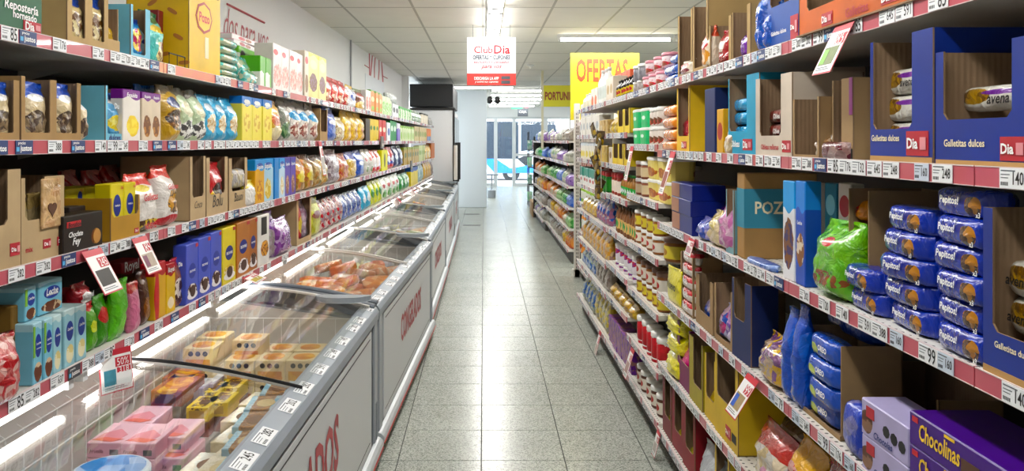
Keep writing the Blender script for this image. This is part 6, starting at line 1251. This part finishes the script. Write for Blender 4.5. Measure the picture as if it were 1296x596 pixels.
def flatbox(w, d, h, m, top, name='frozen_box', side=None, k=1):
    out = sp_box(w, d, h, m, name)
    out.append(('top_picture', MB().prism(ovalp(w*.08, -d*.05, w*.4*k, d*.36*k, 12), 2, h, h+.0008, top).mesh('top_picture'), (0, 0, 0), (0, 0, 0), (1, 1, 1)))
    if side: out.append(('side_print', MB().box(-w*.36, w*.3, -d/2-.001, -d/2, h*.2, h*.75, side).mesh('side_print'), (0, 0, 0), (0, 0, 0), (1, 1, 1)))
    return out
ora = pk('E0963A', mot=.6, ma='F0C25A', mb='C86A2A', ms=30)
for q, (x, y, H) in enumerate(((226, 483, .6), (238, 468, .6))):
    for k in range(3): fbox(flatbox(.12, .22, .06, rbr, ora, side=DKBR), 'frozen_box', x, y, H-.061*k, .06, 'long reddish brown frozen box with orange picture, %s of two piles' % ('nearer', 'further')[q], 'frozen box', 'reddish brown box pile %s' % ('near', 'far')[q])
vio = pk('8A82A0', rough=.3, mot=.3, ma='C8C0D8', ms=20)
for q in range(3): fbox(flatbox(.03, .26, .06, vio, mat('grey_label', 'D8D8DC', .4)), 'frozen_box', 256+q*12, 484-q*5, .56, .06, 'narrow violet grey box standing in the row beside the brown boxes', 'frozen box', 'violet grey boxes')
yl = pk('E4C41E', rough=.3, food='5A3A20', food2='E4C41E', f=(.5, .97, .3, .2))
bpic = mat('brown_print', '6A4426', .5, noise_amt=.5, nscale=40)
for q, (x, y) in enumerate(((258, 508), (282, 502), (272, 489), (296, 484), (286, 474))):
    fbox(flatbox(.085, .13, .055, yl, bpic, side=mat('gold_print', 'B8922A', .5), k=.62), 'ice_cream_box', x, y, .545, .055, 'bright yellow ice cream box in the cluster in the near freezer', 'ice cream box', 'bright yellow ice cream boxes')
    X, Y = px(x, y, .545); place(flatbox(.085, .13, .055, pk('6A3424'), bpic), 'frozen_box', (X, Y, .545-.112), frz_rot, 'dark red brown box under the yellow ice cream boxes', 'frozen box', 'dark boxes under the yellow ones')
def flatbag(w, d, h, m, seed): return sp_flow(w, d, h, m, 'frozen_bag', seed)
pale = [film('9CCBE0', mot=.3, ma='E8E4D0', mb='5A9AC0', ms=16, food='8A6240', food2='B8864A', f=(.5, .9, .3, .5)), film('EADFC4', mot=.3, ma='D8B87A', mb='F2ECDC', ms=16), film('E0CFAE', mot=.3, ma='EFE6D0', mb='B8D4DC', ms=16)]
n = 0
for q, (x, y) in enumerate(((300, 590), (322, 576), (292, 566), (312, 556), (332, 545), (300, 540), (322, 530), (346, 527), (310, 516), (334, 509), (356, 508), (330, 496), (352, 490), (278, 585), (262, 575))):
    n += 1; X, Y = px(x, y, .6)
    sp = flatbox(.11, .15, .045, pale[q % 3], (mat('pie_print', '8A5A34', .5, noise_amt=.6, nscale=50), mat('cream_print', 'E2C88A', .5, noise_amt=.5, nscale=50))[q % 2], 'dessert_box', k=.75)
    for k in range(3): place(sp, 'dessert_box', (X, Y, .555-.047*k-.012*(q % 3)), frz_rot+.12*math.sin(q*2.2), ('pale blue', 'cream', 'tan')[q % 3]+' flat dessert box with cake picture along the front side of the near freezer', 'dessert box', ('pale blue', 'cream', 'tan')[q % 3]+' dessert boxes')
crm = pk('E2CFA8', rough=.35, food='D88A3A', food2='F0D08A', f=(.5, .2, .42, .2))
def burger():
    out = sp_box(.125, .13, .09, crm, 'burger_box')
    for k in range(3): out.append(('warning_seal', MB().prism(ovalp(-.03+.03*k, .068, .011, .011, 8), 1, -.0658, -.065, BLACK).mesh('warning_seal'), (0, 0, 0), (0, 0, 0), (1, 1, 1)))
    out.append(('top_picture', MB().prism(ovalp(0, 0, .045, .05), 2, .09, .0908, ora).mesh('top_picture'), (0, 0, 0), (0, 0, 0), (1, 1, 1)))
    out.append(('side_print', MB().box(-.05, .05, -.0657, -.065, .008, .045, ora).mesh('side_print'), (0, 0, 0), (0, 0, 0), (1, 1, 1)))
    return out
BB = burger()
bi = 0
for (x, y, H, nm) in ((258, 436, .68, 'left near pile'), (273, 423, .68, 'left far pile'), (318, 426, .68, 'middle far pile'), (309, 451, .62, 'front row, left'), (347, 451, .62, 'front row, middle'), (385, 451, .62, 'front row, right'), (357, 439, .60, 'second row, middle'), (393, 439, .60, 'second row, right')):
    X, Y = px(x, y, H)
    for k in range(2): place(BB, 'burger_box', (X, Y, H-.09-.091*k), frz_rot, 'cream frozen burger box with black seals in the near freezer, '+nm, 'burger box', 'cream burger boxes '+nm)
# loose frozen bags in the next freezers
def heap(P, L, rz, y0, y1, pal, name, label, n, seed, z=.5, w=.2):
    r = random.Random(seed)
    meshes = [sp_flow(w, .13, .06, m, name, seed=seed+i)[0] for i, m in enumerate(pal)]
    for k in range(n):
        q = k % len(pal); x = -.16-.52*((k*.618) % 1); y = y0+(y1-y0)*(k+.5)/n
        o = place([meshes[q]], name, P(x, y, z+r.uniform(-.03, .06)), rz+r.uniform(-1.2, 1.2), label, 'frozen bag', label, (r.uniform(-.35, .35), r.uniform(-.3, .3)))
of = [film('D86A2A', mot=.5, ma='F0C88A', mb='B83A1E', ms=24), film('E08A3A', mot=.5, ma='F4E2C0', mb='C8562A', ms=24), film('C8A07A', mot=.5, ma='EADFCC', mb='C8642A', ms=24)]
heap(F2[1], F2[3], F2[2], .55, 1.9, of, 'frozen_bag', 'orange and white frozen food bag heaped in the second freezer', 34, 11, .57)
wh = [film('D8D4CC', mot=.4, ma='C8B82A', mb='7A8AB0', ms=20), film('C8C4D0', mot=.4, ma='E2E0D8', mb='5A4A8A', ms=20), film('C8CCA0', mot=.4, ma='6A8A3A', mb='E6E4D0', ms=20)]
heap(F2[1], F2[3], F2[2], 1.9, 2.3, wh, 'frozen_bag', 'white and green frozen vegetable bag at the far side of the second freezer', 12, 12, .5)
heap(F3[1], F3[3], F3[2], .3, 2.3, wh+of[2:], 'frozen_bag', 'mixed pale frozen bag lying in the third freezer', 34, 13, .54)
heap(F4[1], F4[3], F4[2], .3, 2.5, of[1:]+wh[:1], 'frozen_bag', 'tan and white frozen bag lying in the fourth freezer', 26, 14, .54)
heap(F5[1], F5[3], F5[2], .3, 2.0, wh, 'frozen_bag', 'pale frozen bag lying in the furthest freezer', 18, 15, .54)
# light tubes under the fourth left rail
STRIPM = mat('strip_light', 'FFFFFF', .3, emit=6, ecol=(1, .97, .9))
u = 1.13
while u < 13.8:
    Ls = 1.02
    e = empty('shelf_light', lw(u, LV+.022, L_LIP[3]-.016), LROT, 'slim white tube light under the lowest left shelf, %s from the camera' % ORD[int((u-1.1)/1.05)], 'shelf light', 'tube lights under the left shelf')
    new('tube', MB().loft([[(x, .012*math.cos(a*.785), .012*math.sin(a*.785)) for a in range(8)] for x in (.03, Ls-.03)], STRIPM).mesh('tube'), e)
    for x in (.004, Ls-.03): new('end_cap', MB().box(x, x+.026, -.014, .014, -.014, .014, LHOUS).mesh('end_cap'), e)
    area_light('strip_light', (Ls/2, 0, -.014), Ls*.9, .02, 1.8, parent=e)
    u += Ls+.04
# ------------------------------------------------------------------ upright fridge and the dark case above it
fg = empty('upright_fridge', (0, 0, 0), 0, 'tall white upright fridge with black edges behind the left shelving', 'fridge')
new('cabinet', MB().box(-1.34, -.56, 14.6, 17.4, .05, 2.10, mat('fridge_white', 'EEF0F2', .4)).mesh('cabinet', bevel=.008), fg)
new('black_edge', MB().box(-.56, -.53, 14.58, 14.66, .05, 2.14, BLACK).box(-1.36, -.56, 14.58, 14.62, 2.10, 2.14, BLACK).mesh('black_edge'), fg)
for k in range(3):
    dd = new('glass_door', MB().box(-.555, -.535, 14.68+k*.9, 15.5+k*.9, .2, 1.98, mat('fridge_glass', '2A3036', .08)).mesh('glass_door'), fg)
    new('door_handle', MB().box(-.535, -.50, 15.4+k*.9, 15.44+k*.9, .7, 1.5, BLACK).mesh('door_handle'), dd)
tag(new('dark_case', MB().box(-1.36, -.56, 14.62, 17.0, 2.16, 2.58, mat('case_black', '1E1F22', .5)).mesh('dark_case', bevel=.01)), 'black box unit on top of the white upright fridge', 'case')
tag(new('roller_blind', MB().lathe([(.03, 0), (.034, .02), (.034, .6), (.03, .62)], mat('paper_white', 'E4E2DC', .6)).mesh('roller_blind'), None, (-.5, 14.22, .835)), 'white rolled paper standing at the end of the freezers', 'paper roll')
# floor grates and queue post
for q, y in enumerate((271, 285)):
    X, Y = px(597, y, 0)
    e = tag(new('floor_grate', MB().box(X-.16, X+.16, Y-.04, Y+.04, 0, .006, BLACK).mesh('floor_grate')), 'narrow dark floor grate before the pillar, %s of two' % ('further', 'nearer')[q], 'floor grate')
qp = empty('queue_post', (.22, 21.5, 0), 0, 'small grey steel barrier post beside the white pillar', 'post')
new('base', MB().lathe([(.11, 0), (.11, .2), (.03, .22)], mat('post_steel', '8A9096', .35)).mesh('base'), qp)
new('pole', MB().tube([(0, 0, .2), (0, 0, .62)], .02, mat('post_steel', '8A9096', .35)).mesh('pole'), qp)
new('cross_bar', MB().tube([(-.18, 0, .62), (.18, 0, .62)], .02, mat('post_steel', '8A9096', .35)).mesh('cross_bar'), qp)
# stand of hanging goods beyond the second gondola
st = empty('display_rack', (1.05, 18.6, 0), 0, 'slim dark display rack with hanging packs beyond the second gondola', 'display rack')
for z in (.1, .5, .9, 1.3): new('rack_shelf', MB().box(0, .4, 0, .5, z, z+.02, BLACK).mesh('rack_shelf'), st)
for x in (0, .38):
    for y in (0, .48): new('rack_post', MB().box(x, x+.02, y, y+.02, 0, 1.75, BLACK).mesh('rack_post'), st)
for k in range(8):
    c = ('8ABF9A', 'C8B8A8', '6A9A8A', 'B86A6A')[k % 4]
    place(sp_bag(.12, .07, .22, film(c, mot=.3, ma='E6E6E0', ms=20), seed=400+k), 'food_bag', (1.08+.13*(k % 2), 18.58, (.13, .53, .93, 1.33)[k//2]), 0, '%s pack on the slim dark rack' % ('green', 'beige', 'teal', 'rose')[k % 4], 'food bag', '%s packs on the dark rack' % ('green', 'beige', 'teal', 'rose')[k % 4])
# ================================================================== signs
e = empty('hanging_sign', (.1, 8.0, 0), 0, 'white and red hanging club sign over the aisle', 'sign')
Zs = 8.0; xw0, xw1 = (591-612)*Zs/F-.1, (653-612)*Zs/F-.1; z1, z0 = hz(47, Zs), hz(108, Zs); zm = hz(93, Zs)
cx = (xw0+xw1)/2; ww = xw1-xw0
new('board', MB().box(xw0, xw1, 0, .012, z0, z1, mat('sign_white', 'DCDEE4', .7)).mesh('board', bevel=.002), e)
new('red_band', MB().box(xw0, xw1, -.002, 0, z0, zm, mat('sign_coral', 'D03A34', .6)).mesh('red_band'), e)
dr_ = mat('sign_red', 'B4121E', .6)
def sgn(s, m, w, x, z, shear=0, bold=0, stretch=1): new('lettering', text_mesh(s, m, shear, bold, stretch), e, (cx+x, -.0035, z), (0, 0, 0), (w,)*3)
hh = z1-z0
sgn('Club', dr_, ww*.38, -ww*.165, z1-hh*.26, 0, .012); sgn('Dia', dr_, ww*.33, ww*.215, z1-hh*.255, 0, .025)
sgn('OFERTAS Y CUPONES', mat('slate_ink', '2E3C48', .6), ww*.76, 0, z1-hh*.42, 0, .03, 1.5)
sgn('exclusivos y pensados', mat('coral_ink', 'C8404A', .6), ww*.72, 0, z1-hh*.52, .35, .012); sgn('para vos', mat('coral_ink', 'C8404A', .6), ww*.42, 0, z1-hh*.63, .35, .012)
sgn('DESCARGA LA APP', WHITE, ww*.5, -ww*.1, z1-hh*.855, 0, .03, 1.4); sgn('y activá tus cupones', WHITE, ww*.48, -ww*.1, z1-hh*.93, .3, .012)
for k in range(2): new('store_badge', MB().box(cx+ww*.2, cx+ww*.38, -.0045, -.002, z0+hh*(.035+.09*k), z0+hh*(.1+.09*k), mat('badge_slate', '4A4A52', .4)).mesh('store_badge'), e)
for x in (xw0+.06, xw1-.06): new('wire', MB().tube([(x, .006, z1), (x, .006, CEIL)], .002, GREYI, 5).mesh('wire'), e)
e2 = empty('offers_sign', (0, 9.02, 0), 0, 'big yellow OFERTAS board mounted above the right shelving', 'sign')
Zs = 9.02; x0, x1 = (722-612)*Zs/F, (809-612)*Zs/F; z1, z0 = hz(67, Zs), hz(152, Zs)
YB = mat('sign_yellow', 'D2C416', .45); OR = mat('sign_orange_red', 'A83E1C', .45)
new('board', MB().box(x0, x1, 0, .012, z0, z1, YB).mesh('board', bevel=.002), e2)
new('lettering', text_mesh('OFERTAS', OR, 0, .035, 2.4), e2, ((x0+x1)/2-.03, -.003, z1-(z1-z0)*.26), (0, 0, 0), ((x1-x0)*.76,)*3)
new('lettering', text_mesh('tenemos para vos', OR, .3, -.005), e2, (x0+.16, -.003, z1-(z1-z0)*.42), (0, 0, 0), (.18,)*3)
for x in (x0+.05, x1-.2): new('support', MB().box(x, x+.02, .013, .033, 1.5, z1, STEEL).mesh('support'), e2)
e3 = empty('opportunities_sign', (0, 13.2, 0), 0, 'yellow OPORTUNIDADES board above the second gondola', 'sign')
Zs = 13.2; x0, x1 = (688-612)*Zs/F, (744-612)*Zs/F; z1, z0 = hz(108, Zs), hz(135, Zs)
new('board', MB().box(x0, x1, 0, .012, z0, z1, mat('sign_yellow_green', 'CDC81E', .45)).mesh('board'), e3)
new('lettering', text_mesh('PORTUNIDADES', mat('sign_brown_red', '8A3A24', .45), 0, .035, 1.9), e3, ((x0+x1)/2+.01, -.003, (z0+z1)/2), (0, 0, 0), ((x1-x0)*.97,)*3)
new('side_post', MB().box(x0-.04, x0, -.004, .016, 1.4, CEIL, mat('sign_frame', 'C8C4A8', .5)).mesh('side_post'), e3)
new('support', MB().box(x1-.3, x1-.28, .013, .033, 1.55, z1, STEEL).mesh('support'), e3)
# exit signs near the doors
Zs = 25.5
ex = tag(new('exit_sign', MB().box((647-612)*Zs/F, (661-612)*Zs/F, Zs, Zs+.03, hz(138, Zs), hz(131, Zs), mat('exit_green', '3FC27A', .4, emit=.5, ecol='3FC27A')).mesh('exit_sign')), 'small green exit sign hanging near the entrance', 'sign')
new('lettering', text_mesh('SALIDA', WHITE, 0, .02), ex, ((654-612)*Zs/F, Zs-.003, hz(134.5, Zs)), (0, 0, 0), (.3,)*3)
for k in (650, 658): new('wire', MB().tube([((k-612)*Zs/F, Zs+.015, hz(131, Zs)), ((k-612)*Zs/F, Zs+.015, CEIL)], .006, GREYI, 5).mesh('wire'), ex)
rs = tag(new('round_sign', MB().prism(ovalp((666.5-612)*Zs/F, hz(133, Zs), .1, .1, 20), 1, Zs-.04, Zs-.02, mat('round_pink', 'DE6A7E', .4)).mesh('round_sign')), 'round pink and white sign beside the green exit sign', 'sign')
new('centre', MB().prism(ovalp((666.5-612)*Zs/F, hz(133, Zs), .06, .06, 16), 1, Zs-.045, Zs-.04, WHITE).mesh('centre'), rs)
new('wire', MB().tube([((666.5-612)*Zs/F, Zs-.03, hz(129, Zs)), ((666.5-612)*Zs/F, Zs-.03, CEIL)], .006, GREYI, 5).mesh('wire'), rs)
bs = tag(new('dark_sign', MB().box((655-612)*Zs/F, (668-612)*Zs/F, Zs-.08, Zs-.05, hz(147.5, Zs), hz(138, Zs), mat('sign_slate', '4A5058', .5)).mesh('dark_sign')), 'dark grey square sign below the exit sign', 'sign')
new('lettering', text_mesh('CAJA', WHITE, 0, .0), bs, ((661.5-612)*Zs/F, Zs-.083, hz(142, Zs)), (0, 0, 0), (.24,)*3)
new('wire', MB().tube([((661.5-612)*Zs/F, Zs-.065, hz(138, Zs)), ((661.5-612)*Zs/F, Zs-.065, CEIL)], .006, GREYI, 5).mesh('wire'), bs)
# offer cards on the rails ------------------------------------------------------
CW = mat('card_white', 'F0F0EE', .45); CR = mat('card_red', 'C42A3A', .45)
def card(name, loc, rz, tilt, w, h, big, label, small=None, pic='5A4438', pic2=None):
    c = empty(name, loc, 0, label, 'offer card', None, (tilt, 0, rz))       # hangs down from its top edge, front -y
    new('card', MB().box(-w/2, w/2, 0, .001, -h, 0, CR).mesh('card'), c)
    new('white_face', MB().box(-w*.47, w*.47, -.0006, 0, -h*.97, -h*.14, CW).mesh('white_face'), c)
    new('price_block', MB().box(-w*.02, w*.44, -.0012, -.0006, -h*.42, -h*.2, CR).mesh('price_block'), c)
    new('lettering', text_mesh(big, WHITE, 0, .0, 1.3), c, (w*.21, -.0018, -h*.31), (0, 0, 0), (w*.36,)*3)
    if small:
        new('price_block', MB().box(w*.02, w*.44, -.0012, -.0006, -h*.56, -h*.44, CR).mesh('price_block'), c)
        new('lettering', text_mesh(small, WHITE, 0, .0), c, (w*.23, -.0018, -h*.5), (0, 0, 0), (w*.3,)*3)
    new('picture', MB().box(-w*.38, w*.34 if not small else -w*.02, -.0012, -.0006, -h*.82, -h*.46, mat('card_pic_'+pic, pic, .5, noise_amt=.5, nscale=60)).mesh('picture'), c)
    if pic2: new('picture', MB().box(-w*.36, -w*.1, -.0016, -.0012, -h*.8, -h*.5, mat('card_pic_'+pic2, pic2, .5)).mesh('picture'), c)
    new('small_print', MB().box(-w*.38, w*.2, -.0012, -.0006, -h*.88, -h*.865, GREYI).box(-w*.38, w*.3, -.0012, -.0006, -h*.92, -h*.905, GREYI).mesh('small_print'), c)
    return c
def lcard(x, s, w, h, big, label, yaw=0, tilt=.35, dz=.03, **k):
    u = lu(x, LV-.008); return card('offer_card', lw(u, LV-.008, L_LIP[s]+dz), LROT+yaw, tilt*-1, w, h, big, label, **k)
lcard(111, 2, .105, .135, '245', 'red and white offer card reading 245 hanging from the third left rail', tilt=.5, pic='2A2420')
lcard(172, 2, .10, .125, '85', 'white offer card with wine red picture hanging from the third left rail', tilt=.45, pic='C8B4A0', pic2='7A3A5A')
lcard(141, 3, .105, .125, '50%', 'red framed offer card reading 50% and 318 on the lowest left rail', yaw=-.55, tilt=.12, small='318', pic='4A9AB0', dz=.022)
lcard(312, 3, .16, .07, '99', 'offer card sticking out flat from the lowest left rail', tilt=1.2, pic='D8C03A')
lcard(404, 1, .09, .22, '75', 'narrow offer strip hanging from the second left rail', tilt=.15, pic='C8C4BC')
for q, (x, s) in enumerate(((484, 1), (521, 2))):
    u = lu(x, LV-.02)
    o = tag(new('sign_holder', MB().box(-.09, .09, 0, .01, -.02, .1, mat('holder_grey', '6A6A68', .5)).box(-.07, .07, -.003, 0, .0, .03, mat('holder_face', 'A8A4A0', .5)).mesh('sign_holder'), None, lw(u, LV-.02, L_LIP[s]-.02), (0, 0, LROT)), 'small grey sign holder clipped on the %s left rail' % ('second', 'third')[q], 'sign holder')
for q, x in enumerate((500, 521)):
    u = lu(x, LV-.03)
    o = empty('offer_card_cluster', lw(u, LV-.03, L_LIP[3]+.01), LROT, 'white and red curled offer cards hanging low above the far freezers, %s' % ('nearer', 'further')[q], 'offer card')
    for k in range(3): new('card', MB().box(-.05, .05, 0, .001, -.075, 0, (CW, CR, CW)[k]).mesh('card'), o, (.05*(k-1), -.02*k, .02*k), (-.4-.3*k, .3*(k-1), .3*(k-1)))
def rcard(x, s, w, h, big, label, yaw=0, tilt=.35, lips=R_LIP, dz=.03, **k):
    y = ry(x, RX-.008); return card('offer_card', (RX-.008, y, lips[s]+dz), -math.pi/2+yaw, -tilt, w, h, big, label, **k)
rcard(1069, 0, .1, .13, '85', 'red and white offer card reading 85 hanging from the top right rail', tilt=.45, pic='7A8A4A', pic2='7AB83A')
rcard(953, 3, .1, .14, '99', 'white offer card with blue biscuit picture hanging from the fourth right rail', tilt=.55, pic='B8A070', pic2='2A5AC0')
rcard(852, 1, .09, .2, '120', 'narrow tilted offer card hanging at the second right rail near the orange bags', tilt=.3, pic='A85A4A')
rcard(800, 2, .1, .2, '75', 'offer card hanging beside the yellow trays on the right shelving', tilt=.2, lips=[0, 0, 1.47], pic='D8D0C8')
rcard(834, 5, .07, .12, '64', 'narrow offer card hanging from the bottom right rail near the floor', tilt=.25, pic='C8C0B8')
rcard(801, 5, .1, .17, '50', 'white offer card above the dark jars on the low right shelf', tilt=.3, lips=[0]*5+[.33], pic='C8A09A')
rcard(760, 5, .09, .2, '75', 'white offer card near the floor at the pasta bags', tilt=.25, lips=[0]*5+[.13], pic='D8C8C0')
rcard(876, 2, .09, .07, '65', 'crumpled pink price flag on the third right rail', tilt=.3, pic='D89AA4')
